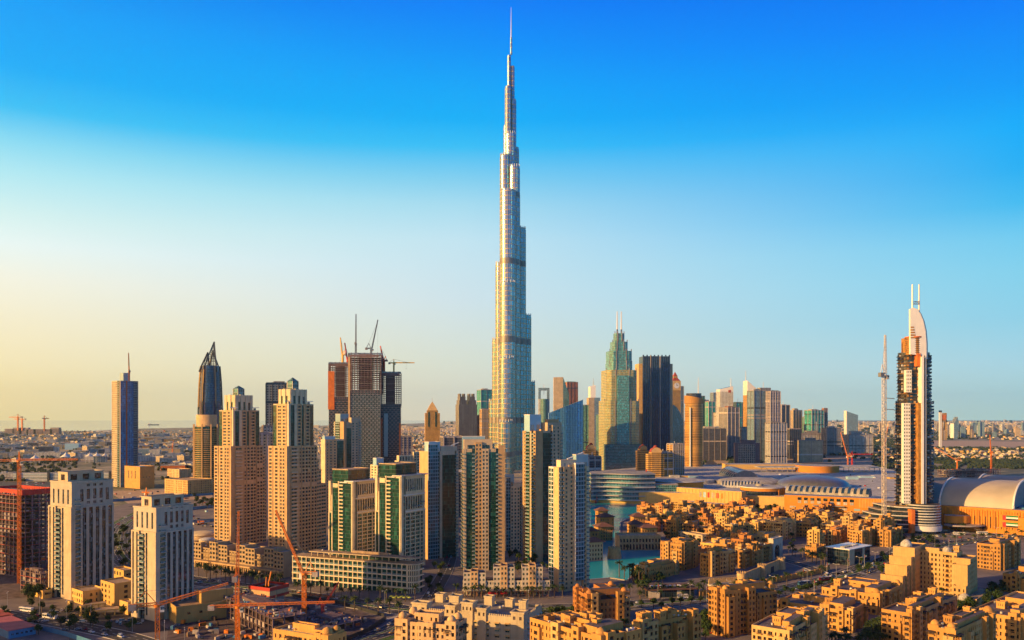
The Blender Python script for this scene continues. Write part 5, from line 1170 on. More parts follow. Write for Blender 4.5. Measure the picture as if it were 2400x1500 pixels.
def crane(label, x, y, z0, z1, head, jib, mat='crane_orange', luff=None, back=14.0, s=2.0, r=.2, second=None, name='tower_crane'):
 """tower crane: luff is the jib's angle above level (degrees) or None for a level jib; head is its compass turn"""
 e = empty(name, label, 'crane', x, y, R(head), z0); H = z1 - z0
 m = MB(); lattice(m, (0, 0, 0), (0, 0, H), s, mat, s * 1.2, r); m.build('mast', e)
 c = MB(); c.box(s * .6, s * 1.6, -s * .7, s * .3, H - s * 1.4, H + s * .1, 'crane_white'); c.box(s * .75, s * 1.62, -s * .72, s * .2, H - s * .8, H - s * .1, 'pane_blue'); c.build('cab', e)
 c = MB(); c.cyl(0, 0, s * .9, H - .3, H + 1.0, mat, 12); c.build('slewing_ring', e)
 j = MB()
 if luff is None:
  lattice(j, (0, 0, H + 1.6), (jib, 0, H + 1.6), s * .7, mat, s * .9, r * .8, s * .5); tip = Vector((jib, 0, H + 1.6))
  a = MB(); lattice(a, (0, 0, H + 1), (0, 0, H + s * 4), s * .6, mat, s, r * .8, s * .15); a.build('apex', e)
  k = MB(); k.bar((0, 0, H + s * 4), (jib * .7, 0, H + 2), r * .4, 'crane_grey'); k.bar((0, 0, H + s * 4), (-back, 0, H + 2), r * .4, 'crane_grey'); k.build('tie_bars', e)
 else:
  tip = Vector((jib * cos(R(luff)), 0, H + 1.5 + jib * sin(R(luff)))); lattice(j, (s * .5, 0, H + 1.2), tip, s * .75, mat, s * .95, r * .8, s * .4)
  ax = Vector((-back * .45, 0, H + s * 4.0)); a = MB(); a.bar((0, 0, H + 1), ax, r, mat); a.bar((-back * .9, 0, H + 1.2), ax, r, mat); a.build('apex', e)
  k = MB(); k.bar(ax, tip * .9 + Vector((0, 0, H * .1)), r * .35, 'crane_grey'); k.build('tie_bars', e)
 j.build('jib', e)
 b = MB(); lattice(b, (0, 0, H + 1.2), (-back, 0, H + 1.2), s * .7, mat, s, r * .8); b.build('counter_jib', e)
 w = MB(); w.box(-back - 1, -back + s * 1.4, -s * .7, s * .7, H - s * .6, H + s * .9, 'concrete' if mat != 'crane_white' else 'crane_grey'); w.build('counterweight', e)
 h = MB(); L = tip.z - H * .55 if luff is not None else H * .35; px = tip.x * (.98 if luff is not None else .6); h.bar((px, 0, tip.z), (px, 0, tip.z - L), .07, 'dark_metal'); h.box(px - .4, px + .4, -.3, .3, tip.z - L - 1.2, tip.z - L, 'dark_metal'); h.build('hook', e)
def crane_px(label, px, pyb, pyt, head, jib, **kw):
 X, Y = gp(px, pyb); crane(label, X, Y, 0, zat(pyt, Y), head, jib, **kw)
def crane_on(label, px, Y, pyb, pyt, head, jib, **kw):
 X, _ = at(px, Y); crane(label, X, Y, zat(pyb, Y), zat(pyt, Y), head, jib, **kw)
crane_px('orange level-jib crane in front of the purple concrete frame at the left edge', 45, 1368, 1082, 8, 46, back=20, s=2.1, r=.17)
crane_px('orange crane at the bottom whose jib slants up past the shorter strip-windowed tower', 369, 1600, 1421, 20, 36, luff=13, back=13, s=2.1, r=.17)
crane_px('orange crane with a near-vertical jib rising in front of the left lantern tower', 556, 1520, 1352, 100, 38, luff=82, back=10, s=2.1, r=.17)
crane_px('long flat orange jib crane sweeping across the middle of the building site', 558, 1530, 1424, 8, 56, back=16, s=1.9, r=.16)
crane_px('orange luffing crane leaning left in front of the stepped lantern tower', 713, 1462, 1346, 172, 46, luff=64, back=9, s=2.2, r=.18)
crane_px('small red and grey mobile crane beside the red climbing formwork', 757, 1456, 1422, 10, 18, luff=55, back=4, s=1.6, r=.2, mat='crane_red')
# ------------------------------------------------------------------ building sites
def frame_site(label, x, y, th, w, d, floors, fl, slab='slab_red', col='concrete_purple', top=None, name='concrete_frame'):
 t = T(name, label, 'building', x, y, th); W = t.W
 for k in range(floors + 1):
  m = MB(); z = k * fl; m.box(-.5, w + .5, -.5, d + .5, z + .1, z + .55, slab if k % 2 else 'concrete_purple', 'concrete_purple', True); t.part('floor_slab', m)
 nx, ny = max(2, int(w / 6)), max(2, int(d / 6)); c = 0
 for i in range(nx + 1):
  for j in range(ny + 1):
   if i in (0, nx) or j in (0, ny):
    m = MB(); px, py = w * i / nx, d * j / ny; m.box(px - .45, px + .45, py - .45, py + .45, 0, floors * fl + (2.0 if (i + j) % 3 else .1), col); t.part('column', m)
 m = MB(); m.box(w * .3, w * .75, d * .3, d * .75, 0, floors * fl + 3, col); t.part('core', m)
 m = MB()
 for k in range(floors):
  for j in range(6):
   if random.random() < .5: a = w * j / 6; m.box(a + .4, a + w / 6 - .4, .6, .9, k * fl + .56, k * fl + fl * random.uniform(.4, .9), random.choice(['concrete_purple', 'concrete', 'net_orange' if random.random() < .15 else 'timber_dark']))
   if random.random() < .5: a = d * j / 6; m.box(.6, .9, a + .4, a + d / 6 - .4, k * fl + .56, k * fl + fl * random.uniform(.4, .9), random.choice(['concrete_purple', 'concrete', 'timber_dark']))
 t.part('block_walls', m, None, 'stuff')
 m = MB(); q = random.Random(int(x))
 for k in range(int(w * d / 16)):
  a, b2, zz = q.uniform(0, w - 2), q.uniform(0, d - 2), floors * fl + .56; l1 = q.uniform(.5, 3.5); m.box(a, a + l1, b2, b2 + q.uniform(.3, 2), zz, zz + q.uniform(.2, 1.6), q.choice(['ply', 'timber_dark', 'metal_grey', 'crane_orange', 'blue_panel', 'concrete', 'dark_metal', 'screen_blue', 'slab_pale']))
  if k % 2: m.bar((a, b2, zz), (a + .1, b2, zz + q.uniform(1.5, 3.2)), .09, q.choice(['metal_grey', 'net_orange', 'dark_metal']))
 t.part('deck_materials', m, None, 'stuff')
 if top:
  m = MB(); m.box(w * .1, w + .8, -.8, d * .7, floors * fl + .6, floors * fl + 1.0, top); m.ring(w * .1, w + .8, -.8, d * .7, floors * fl + 1, floors * fl + top_h, .3, top)
  for k in range(12): m.bar((w * (.1 + .07 * k), -.8, floors * fl), (w * (.1 + .07 * k), -.8, floors * fl + top_h + 1.5), .14, top)
  t.part('climbing_formwork', m)
 return t.done()
top_h = 5.0
X, Y, th, w, d = corner(-70, 42, 124, 1352, 58)
frame_site('unfinished purple-grey concrete frame with red slab edges and red formwork on top', X, Y, th, w, d, int(zat(1158, Y) / 3.7), 3.7, top='formwork_red')
X, Y, th, w, d = corner(50, 96, 122, 1392, 58)
frame_site('low unfinished concrete frame with red scaffolding, in front of the purple frame', X, Y, th, w, d, 4, 3.8)
def core_site():
 X, Y, th, w, d = corner(592, 632, 668, 1440, 62); h = zat(1392, Y); t = T('lift_core', 'bare concrete lift core topped by a bright red climbing formwork', 'building', X, Y, th)
 for a in (0, .36, .72):
  m = MB(); m.box(w * .05, w * .95, d * a, d * a + d * .27, .1, h, 'concrete'); t.part('core_wall', m)
 m = MB(); m.box(w * .3, w * .6, .2, d * .95, .1, h - .3, 'concrete_purple'); t.part('core_wall', m)
 z = h - 3
 m = MB(); m.box(-2, w + 2, -2, d + 2, z, z + .4, 'formwork_red', bottom=True); m.ring(-2, w + 2, -2, d + 2, z + .4, z + 1.8, .3, 'formwork_red'); t.part('lower_deck', m)
 m = MB(); m.ring(-1.6, w + 1.6, -1.6, d + 1.6, z + 1.8, z + 5.0, .3, 'ply'); t.part('screen', m)
 m = MB(); m.box(-2, w + 2, -2, d + 2, z + 5.0, z + 5.3, 'concrete_purple', bottom=True); m.ring(-2, w + 2, -2, d + 2, z + 5.3, z + 7.6, .3, 'formwork_red'); t.part('upper_deck', m)
 m = MB(); m.bar((w * .5, d * .5, z + 5.3), (w * .5, d * .5, z + 10), .5, 'crane_orange'); m.bar((w * .5, d * .5, z + 9), (w * .55, d * .4, z + 17), .4, 'crane_orange'); m.bar((w * .4, d * .6, z + 5.3), (w * .45, d * .6, z + 13), .3, 'crane_orange'); t.part('concrete_pump', m)
 for k in range(8): m = MB(); m.box(w * random.random(), w * random.random() + 1, d * random.random(), d * random.random() + 1.2, z + 5.31, z + 6.4, random.choice(['metal_grey', 'crane_yellow', 'dark_metal'])); t.part('machine', m)
 t.done()
core_site()
X, Y, th, w, d = corner(518, 640, 716, 1500, 40)
frame_site('half-built concrete podium full of rebar and timber, below the red climbing formwork', X, Y, th, w, d, 3, 4.2, slab='timber_dark')
X, Y, th, w, d = corner(700, 770, 846, 1486, 50)
frame_site('low concrete frame of the building site, nearest the bend in the road', X, Y, th, w, d, 1, 4.2, slab='concrete')
def materials_heap():
 g = random.Random(77)
 for k in range(170):
  px = g.uniform(400, 860); py = g.uniform(1425, 1500)
  if 520 < px < 700 and py < 1470 or (py - 1410) < (px - 640) * .2: continue
  x, y = gp(px, py); m = MB(); a = g.uniform(0, pi); c = g.choice(['timber_dark', 'ply', 'metal_grey', 'concrete', 'crane_orange', 'blue_panel', 'dark_metal', 'slab_pale']); L = g.uniform(1.5, 5); w = g.uniform(.8, 2.2); h = g.uniform(.5, 2.6)
  m.box(-L / 2, L / 2, -w / 2, w / 2, .1, .1 + h, c); m.box(-L / 2 + .1, L / 2 - .3, -w / 2 - .15, w / 2 - .2, .12 + h, .35 + h, c)
  if h > 1.8: m.box(-L / 2 + .3, -L / 2 + 1.1, -w / 2 - .05, -w / 2 - .002, .3, 1.9, 'dark_metal')
  o = m.build('site_container' if h > 1.8 else 'material_stack', None, None, ('metal site container among the building materials' if h > 1.8 else 'stack of boards and bars lying on the building site'), 'container' if h > 1.8 else 'material stack', 'containers on the building site' if h > 1.8 else 'stacks of building material'); o.location = (x, y, .05); o.rotation_euler = (0, 0, a)
materials_heap()
hoarding('long blue hoarding round the sand lot behind the pale towers', [(262, 1176), (380, 1168), (500, 1160)], 'blue_panel', 4)
hoarding('blue and white hoarding round the plot left of the lantern towers', [(440, 1196), (505, 1188)], 'blue_panel', 4); hoarding('lower hoarding round the plot left of the lantern towers', [(446, 1226), (505, 1222)], 'blue_panel', 4)
for k in range(46):
 g = random.Random(500 + k); x, y = gp(g.uniform(440, 506), g.uniform(1176, 1262)) if k % 3 else gp(g.uniform(268, 480), g.uniform(1150, 1170)); m = MB(); L = g.uniform(3, 9); h = g.uniform(1, 3.5); m.box(-L / 2, L / 2, -1.3, 1.3, .1, h, g.choice(['metal_white', 'screen_blue', 'concrete', 'net_orange', 'ply', 'dark_metal', 'slab_red', 'roof_pale'])); m.box(-L / 2 - .2, L / 2 + .2, -1.5, 1.5, h, h + .2, 'metal_grey'); m.box(-L * .3, -L * .1, -1.36, -1.31, .5, h * .8, 'dark_metal')
 o = m.build('site_cabin', None, None, 'small site cabin or skip on the plots behind the pale towers', 'cabin', 'cabins on the plots behind the pale towers'); o.location = (x, y, 0); o.rotation_euler = (0, 0, g.uniform(0, 3))
X, Y = gp(474, 1262); e = empty('shell_roof', 'round pale shell roof behind the stepped apartment row', 'pavilion', X, Y); m = MB(); m.cyl(0, 0, 15, 0, 5, 'beige', 28); m.build('wall', e); m = MB(); m.dome(0, 0, 16, 5, 'cream', 28, 5, .22); m.build('dome', e)
# ------------------------------------------------------------------ the great spire and the skyline
def great_spire():
 D = 1395.0; s = D / F; X0, _ = at(1197, D)
 e = empty('skyscraper', 'immensely tall silver-blue stepped skyscraper with a needle spire, far above every other tower', 'skyscraper', X0, D)
 z = lambda py: zat(py, D)
 tubes = [(1198, 2.4, 0, 88, 128), (1193.2, 4.3, 0, 130, 300), (1201.6, 4.5, 2, 154, 330), (1191, 7.4, -2, 204, 420), (1203.6, 6.6, 2, 232, 440), (1187, 7, 6, 291, 620), (1196.2, 12.6, 0, 313, 620), (1209, 7.4, 6, 343, 620),
             (1184, 12, -5, 366, 1100), (1205.6, 12.6, -8, 393, 1100), (1195.4, 23.4, 0, 452, 1100), (1190.5, 18.6, -16, 452, 1100), (1221, 11.6, 8, 532, 1100), (1212, 10, 3, 532, 1100), (1171, 9.6, 8, 614, 1100), (1189.5, 18.0, -32, 668, 1100),
             (1234, 11.6, 20, 735, 1100), (1227, 9, 14, 735, 1100), (1163, 10, 18, 792, 1150), (1187.5, 16.6, -48, 842, 1180), (1245, 10.2, 32, 893, 1180), (1240, 9, 26, 893, 1180), (1154.5, 9.8, 28, 937, 1180), (1186, 15.2, -64, 985, 1180)]
 for cx, r, dy, top, bot in tubes:
  m = MB(); rr = r * s; zt = z(top); z0 = max(0, z(bot)); xx = (cx - 1197) * s
  m.cyl(xx, dy, rr, z0, zt - 2.5, 'tube_steel', 28, cap='roof_grey'); m.cyl(xx, dy, rr * .9, zt - 2.5, zt, 'tube_steel', 28, cap='roof_grey')
  if r > 9:
   for k in range(7): a = pi + pi * (k + .5) / 7; m.box(xx + rr * .95 * cos(a) - .5, xx + rr * .95 * cos(a) + .5, dy + rr * .95 * sin(a) - .5, dy + rr * .95 * sin(a) + .5, zt - 2.5, zt + 2.2, 'metal_white')
  tier = m.build('setback_tier', e)
  for b0, b1 in ((455, 466), (611, 624), (793, 807), (978, 992), (1055, 1066)):
   if top < b0 - 6 and z0 < z(b1):
    b = MB(); b.cyl(xx, dy, rr + .35, z(b1), z(b0), 'band_dark', 28); b.build('mechanical_band', tier)
  if r > 7:
   f = MB()
   for k in range(7):
    a = pi * 1.02 + pi * .96 * k / 6; f.box(xx + (rr + .1) * cos(a) - .16, xx + (rr + .1) * cos(a) + .16, dy + (rr + .1) * sin(a) - .28, dy + (rr + .1) * sin(a) + .28, z0, zt - 4, 'tube_steel')
   f.build('steel_fin', tier)
 m = MB(); m.cyl(1 * s, 0, 1.9 * s, z(128), z(60), 'metal_white', 10, r2=.9 * s); m.cyl(1 * s, 0, .9 * s, z(60), z(17), 'metal_white', 8, r2=.25 * s); m.build('spire', e)
 m = MB()
 for a in (R(-90), R(30), R(150)): m.cyl(42 * cos(a), 42 * sin(a), 34, 0, 14, 'curtain_dark', 24, cap='roof_grey')
 m.build('podium', e)
great_spire()
def far_tower(label, px0, px1, ytop, Y, mat, d=None, th=.12, top=None, name='office_tower', cat='tower', roof='roof_grey', extra=None, ybot=None, cyl=False):
 """tower farther off: a body with its facade, roof kerb and whatever crowns it"""
 s = Y / F; w = (px1 - px0) * s; d = d or w * .8; x0, _ = at(px0, Y); h = zat(ytop, Y); e = empty(name, label, cat, x0, Y, 0 if cyl else th); m = MB()
 k = 1 / (cos(th) + .25 * abs(sin(th))) if not cyl else 1
 w2 = w * k if not cyl else w
 if cyl: m.cyl(w / 2, w / 2, w / 2, 0, h, mat, 28, cap=roof)
 else: m.box(0, w2, 0, d, 0, h, mat, roof); m.ring(-.3, w2 + .3, -.3, d + .3, h - .5, h + 2.0, 1.0, roof if roof != 'roof_grey' else 'concrete')
 m.build('body', e)
 q = random.Random(int(px0 * 7 + ytop)); p = MB(); a0 = q.uniform(.1, .35); p.box(w2 * a0, w2 * (a0 + .45), d * .25, d * .7, h - .3, h + w * q.uniform(.06, .16), 'roof_grey'); p.box(w2 * q.uniform(.1, .6), w2 * .75, d * .3, d * .55, h - .2, h + w * q.uniform(.03, .08), 'metal_grey'); p.build('plant_room', e)
 if not cyl:
  f = MB(); nf = q.choice([2, 3, 4, 6]); fm = q.choice(['concrete', 'metal_grey', 'slab_pale', 'dark_metal'])
  for k in range(nf + 1): x = w2 * k / nf; f.box(x - .7, x + .7, -1.1, -.05, 0, h + q.choice([0, 1.5, 3]), fm)
  for k in range(3): y = d * k / 2; f.box(-1.1, -.05, y - .7, y + .7, 0, h + 1, fm)
  f.build('pilaster', e)
  b = MB()
  for k in range(q.choice([1, 2, 3])): zz = h * q.uniform(.15, .95); b.box(-.5, w2 + .5, -.5, d + .5, zz, zz + 3.5, q.choice(['dark_metal', 'slab_pale', 'concrete']), bottom=True)
  b.build('plant_floor', e)
  if q.random() < .6: k = MB(); x = w2 * q.uniform(.3, .7); k.bar((x, d * .5, h), (x, d * .5, h + w * q.uniform(.2, .5)), .5, 'metal_white'); k.build('antenna', e)
 if extra: extra(e, w2, d, h, s)
 return e
def antenna(x, y, z0, z1, r=.8, mat='metal_white'):
 def f(e, w, d, h, s):
  m = MB(); m.cyl(w * x, d * y, r, h - 1, h + (z1 - z0) * s, mat, 8, r2=r * .3); m.build('antenna', e)
 return f
# -- slim tower with the crane at the left
def slim():
 X, Y, th, w, d = corner(262, 283, 324, 1142, 52); h = zat(892, Y); t = T('slim_tower', 'slim tower under construction, sunlit white wall on one side and blue glass on the other', 'tower', X, Y, th)
 t.W.box(2, w - 2, 2, d - 2, 0, h - 1, 'concrete', 'roof_grey')
 seg_face(t, t.W, (0, d), (0, -1), d, h - .04, [S(1.2, 'win', n=4, mat='beige_pale', wx=.5, wz=.5, fh=4.2, style='single'), S(.5, 'balc', mat='concrete', rec=.5), S(.25, 'plain', mat='concrete', p=.4)])
 seg_face(t, t.W, (0, 0), (1, 0), w, h, [S(1.0, 'glass', g='curtain_sky', mat='concrete'), S(.2, 'plain', mat='net_orange', p=.8), S(1.2, 'glass', g='curtain_sky', mat='concrete', p=.5), S(.8, 'balc', mat='concrete', g='curtain_navy', out=.9), S(.15, 'plain', mat='concrete')])
 t.W.wall((w, 0), (0, 1), d, 0, h, 'concrete'); t.W.box(w * .25, w * .62, d * .2, d * .6, h - 1, h + 16, 'screen_blue', 'roof_grey'); t.done(60)
 crane('small orange luffing crane on the roof of the slim unfinished tower', X + w * .35, Y + w * .25, h, h + 18, 120, 38, luff=72, back=9, s=2.6, r=.35)
slim()
podium('sunlit sand-coloured six-storey office block at the foot of the slim unfinished tower', (292, 328, 362, 1146, 56), 1094, 'sand_wall', hall=True, roof='blue_panel').done(40)
# -- dark tapering tower with the leaf-shaped crown
def leaf_tower():
 Y = 1750.0; s = Y / F; X, _ = at(493, Y); z = lambda p: zat(p, Y); e = empty('leaf_crown_tower', 'dark blue tapering tower crowned by open leaf-shaped steel ribs', 'tower', X, Y)
 m = MB(); m.cyl(0, 0, 26 * s, 0, z(940), 'curtain_navy', 28, r2=24.5 * s, cap='roof_grey'); m.cyl(0, 0, 24.5 * s, z(940), z(858), 'curtain_navy', 28, r2=20 * s, cap='roof_grey'); m.build('body', e)
 for a0 in (200, 250, 318, 20, 110):
  f = MB(); a = R(a0)
  P = [(27, 1090), (26.6, 960), (24.5, 900), (21.3, 858)]
  for (r0, y0), (r1, y1) in zip(P, P[1:]): f.bar((r0 * s * cos(a), r0 * s * sin(a), max(0, z(y0))), (r1 * s * cos(a), r1 * s * sin(a), z(y1)), 1.1, 'far_gold' if a0 in (200, 250) else 'dark_metal')
  f.build('rib', e)
 def leaf(ax, tipx, tipy, w0, lean):
  f = MB(); n = 14; L = []; Rr = []
  for i in range(n + 1):
   t = i / n; ww = w0 * (1 - t ** 1.35) * (1 - .25 * t); cx = ax + (tipx - ax) * t ** 1.5; zz = z(872) + (z(tipy) - z(872)) * t
   L.append(((cx - ww) * s, lean * (1 - t) * s, zz)); Rr.append(((cx + ww) * s, lean * (1 - t) * s, zz))
  for i in range(n):
   f.bar(L[i], L[i + 1], 1.2, 'dark_metal'); f.bar(Rr[i], Rr[i + 1], 1.2, 'dark_metal'); f.bar(L[i], Rr[i], .4, 'dark_metal')
   for q in (.25, .5, .75): A = Vector(L[i]).lerp(Vector(Rr[i]), q); B = Vector(L[i + 1]).lerp(Vector(Rr[i + 1]), q); f.bar(A, B, .4, 'dark_metal')
  f.build('crown_leaf', e)
 leaf(3, 9, 801, 16, -10); leaf(-8, -6, 826, 12, -16); leaf(6, 6, 822, 14, 8)
 m = MB()
 for sd in (-1, 1):
  for k in range(7): zz = z(870 + 13 * k); r = (21 + k * .75) * s; m.bar((sd * r, 0, zz), (sd * (r + 2.2 * s), 0, zz - 3), .7, 'dark_metal'); m.bar((sd * (r + 2.2 * s), 0, zz - 3), (sd * (r + 1 * s), 0, zz - 10), .7, 'dark_metal')
 m.build('sun_shade', e)
leaf_tower()
# -- round banded tower
def banded():
 X, Y = gp(476, 1152); s = Y / F; e = empty('round_tower', 'round-fronted tower with orange floor bands and green glass, left of the lantern towers', 'tower', X, Y + 18); z = lambda p: zat(p, Y)
 m = MB(); m.cyl(0, 0, 27 * s, 0, z(1000), 'curtain_green', 32, cap='roof_sand', ry=20 * s); m.build('curtain_wall', e)
 fh = 3.6; n = int(z(1000) / fh)
 for k in range(1, n):
  b = MB(); b.cyl(0, 0, 30 * s, fh * k - .35, fh * k + .55, 'sand_wall_pale', 32, ry=22.5 * s); b.build('floor_band', e)
 m = MB()
 for a in (-95, -55, -20, 190, 215): m.box(30 * s * cos(R(a)) - 1, 30 * s * cos(R(a)) + 1, 22.5 * s * sin(R(a)) - 1, 22.5 * s * sin(R(a)) + 1, 0, z(994), 'apricot')
 m.build('pier', e)
 m = MB(); m.cyl(0, 0, 24 * s, z(1000), z(972), 'apricot', 32, cap='roof_sand', ry=18 * s); m.build('crown', e)
banded()
podium('flat-roofed cream car-park block with a colonnade, in front of the round banded tower', (386, 440, 500, 1160, 54), 1126, 'sand_wall_pale').done(40)
podium('flat-roofed pale block with an open gallery, left of the round banded tower', (392, 420, 448, 1120, 54), 1100, 'apricot').done(40)
def ef(*fs):
 def f(e, w, d, h, s):
  for g in fs: g(e, w, d, h, s)
 return f
def cap_box(x0, x1, y0, y1, px, mat):
 def f(e, w, d, h, s):
  m = MB(); m.box(w * x0, w * x1, d * y0, d * y1, h - .5, h + px * s, mat, 'roof_grey'); m.build('roof_block', e)
 return f
far_tower('grey-brown slab tower with a yellow-green glass edge, behind the right lantern tower', 624, 682, 900, 1300, 'far_beige', 24, .3, extra=ef(cap_box(0, 1.0, -.02, .3, 4, 'far_navy')))
far_tower('pale apartment tower peeping between the lantern towers', 618, 645, 1000, 1150, 'low_white', 20, .4)
far_tower('stepped beige apartment tower low between the lantern towers', 600, 640, 1018, 1020, 'low_beige', 20, .5)
# -- three unfinished dark towers
def site_tower(label, px0, px1, ytop, Y, mat, netl=None, th=.1, deck=True, strip=None):
 s = Y / F; w = (px1 - px0) * s; x0, _ = at(px0, Y); h = zat(ytop, Y); t = T('unfinished_tower', label, 'tower', x0, Y, th); fh = 3.9; n = int(h / fh)
 b = MB(); b.box(.4, w - .4, .4, w * .7, 0, h * .74, mat, 'concrete'); t.part('clad_facade', b)
 b = MB(); b.box(w * .3, w * .7, w * .2, w * .5, h * .74, h + 3, 'concrete_purple'); t.part('core', b)
 for k in range(int(n * .72), n):
  m = MB(); z = k * fh; m.box(-.6, w + .6, -.6, w * .7 + .6, z, z + .7, 'concrete_purple' if k % 3 else 'concrete', bottom=True); t.part('floor_slab', m)
 m = MB()
 for i in range(11):
  for j in range(2): x = w * i / 10; m.box(x - .45, x + .45, -.4 + j * w * .7, .4 + j * w * .7, h * .72, h + (3 if i % 2 else .5), 'concrete_purple')
 for i in range(7): y = w * .7 * i / 6; m.box(-.4, .4, y - .4, y + .4, h * .72, h, 'concrete_purple'); m.box(w - .4, w + .4, y - .4, y + .4, h * .72, h, 'concrete_purple')
 t.part('column', m)
 # scale-like sunshades over the clad part
 m = MB(); cw = 3.6; nx = int(w / cw)
 for k in range(int(n * .72)):
  for i in range(nx):
   if (i + k) % 2: m.box(i * cw + .3, i * cw + cw * .95, -.55, .39, k * fh + fh * .55, k * fh + fh * .95, 'concrete_purple' if mat != 'site_hex' else 'crane_grey')
 t.part('sun_shade', m, None, 'stuff')
 if netl:
  for a, b2, z0, z1 in netl:
   m = MB(); m.box(w * a - .9, w * b2, -.95, -.62, h * z0, h * z1, 'net_orange'); m.box(-.95, -.62, 0, w * .5, h * z0, h * z1, 'net_orange') if a == 0 else None; t.part('safety_net', m)
 if strip:
  for a, b2, z0, z1, c in strip: m = MB(); m.box(w * a, w * b2, -1.1, -.63, h * z0, h * z1, c); t.part('hoist_strip', m)
 m = MB(); m.box(w * .05, w * .95, -.9, .2, h - 5, h - 1, 'concrete_purple'); m.ring(0, w, 0, w * .7, h, h + 2.5, .25, 'metal_grey'); t.part('deck', m)
 return t.done()
Yt = 1500.0
site_tower('left and lowest-topped of the three unfinished dark towers, hung with orange netting', 770, 822, 852, Yt + 40, 'dark_lattice', [(0, .26, .64, .94)])
site_tower('tallest middle one of the three unfinished dark towers, scaled with sunshades', 816, 892, 830, Yt, 'site_hex', None, .06, strip=[(.0, .06, .3, .98, 'apricot')])
site_tower('right-hand one of the three unfinished dark towers, with a level yellow crane', 889, 939, 874, Yt + 20, 'dark_lattice', None, .1, strip=[(.02, .14, .30, .62, 'net_orange'), (.22, .40, .30, .66, 'screen_blue'), (.92, .99, .3, .58, 'net_orange')])
Yc = Yt + 25
crane_on('tall grey luffing crane, higher of the two on the middle unfinished tower', 834, Yc, 835, 806, 97, 54, luff=85, back=10, s=2.6, r=.5, mat='crane_grey')
crane_on('tall grey luffing crane, leaning right on the middle unfinished tower', 870, Yc, 835, 818, 15, 54, luff=77, back=10, s=2.6, r=.5, mat='crane_grey')
crane_on('yellow luffing crane on the left unfinished tower', 803, Yc + 30, 860, 832, 150, 32, luff=80, back=7, s=2.2, r=.45, mat='crane_yellow')
crane_on('red luffing crane squeezed between the left and middle unfinished towers', 815, Yc + 30, 860, 846, 140, 34, luff=75, back=7, s=2.2, r=.45, mat='crane_red')
crane_on('red luffing crane between the middle and right unfinished towers', 900, Yc + 10, 875, 846, 150, 28, luff=72, back=7, s=2.2, r=.45, mat='crane_red')
crane_on('yellow crane with a level jib over the right unfinished tower', 923, Yc + 10, 890, 852, 4, 38, back=9, s=2.0, r=.45, mat='crane_yellow')
far_tower('grey mesh-clad hotel block just right of the unfinished towers', 936, 967, 1024, 1750, 'far_purple', 24, .25)
# -- mid skyline left of the spire
def gold_spired():
 Y = 2700.0; s = Y / F; X, _ = at(1013, Y); z = lambda p: zat(p, Y); e = empty('golden_tower', 'golden tower with a chevron gable and small pointed spire', 'tower', X, Y, .15)
 m = MB(); w = 17 * s; m.box(-w, w, -w, w, 0, z(968), 'gold_round', 'roof_sand'); m.build('body', e)
 m = MB(); m.prism([(-w * .75, -w * .8), (w * .75, -w * .8), (w * .75, w * .8), (-w * .75, w * .8)], z(968), z(962), 'far_gold'); m.build('shoulder', e)
 m = MB(); A = [(-w * .7, -w * .7, z(962)), (w * .7, -w * .7, z(962)), (w * .7, w * .7, z(962)), (-w * .7, w * .7, z(962))]; q = w * .35; B = [(-q, -q, z(950)), (q, -q, z(950)), (q, q, z(950)), (-q, q, z(950))]; tip = (0, 0, z(941))
 for i in range(4): j = (i + 1) % 4; m.face([A[i], A[j], B[j], B[i]], 'sand_wall_pale'); m.face([B[i], B[j], tip], 'sand_wall_pale')
 m.build('roof', e); m = MB(); m.bar((0, 0, z(943)), (0, 0, z(933)), .8, 'metal_white'); m.build('spire', e)
 for x in (-.5, .45): m = MB(); m.box(w * x - w * .1, w * x + w * .1, -w - .8, -w - .05, z(1000), z(966), 'curtain_green'); m.build('glass_strip', e)
gold_spired()
def hotel_pair():
 Y = 2100.0; s = Y / F; z = lambda p: zat(p, Y); X, _ = at(1093, Y); e = empty('ribbed_hotel', 'ribbed stone hotel tower with two stepped turrets, sunlit on its left side only', 'tower', X, Y, .32)
 m = MB(); w = 22 * s; m.box(-w, w, -w * .7, w * .7, 0, z(948), 'hotel_stripe', 'roof_sand'); m.build('body', e)
 for sx in (-1, 1):
  m = MB(); c = sx * w * .52; m.box(c - w * .40, c + w * .40, -w * .6, w * .6, z(948), z(938), 'hotel_stripe', 'roof_sand'); m.box(c - w * .32, c + w * .30, -w * .5, w * .5, z(938), z(930), 'hotel_stripe', 'roof_sand')
  for q in (-.28, .16): m.box(c + w * q - 1, c + w * q + w * .12, -w * .4, w * .4, z(930), z(923), 'hotel_stripe', 'roof_sand')
  m.build('turret', e)
hotel_pair()
far_tower('teal glass tower with pale bands, touching the left edge of the great spire', 1128, 1156, 914, 3000, 'far_teal', 60, .3, roof='roof_pale', extra=ef(cap_box(-.02, .72, -.02, .2, 1.5, 'roof_pale'), cap_box(.3, .6, .2, .6, 4, 'roof_pale')))
far_tower('gold stepped office block beside the foot of the great spire', 1130, 1150, 960, 2300, 'gold_round', 40, .2)
far_tower('dark red narrow tower between the ribbed hotel and the great spire', 1117, 1130, 974, 2400, 'far_red', 40, .2)
far_tower('low dark banded block in front of the ribbed hotel', 1040, 1090, 1026, 1150, 'low_dark', 40, .2)
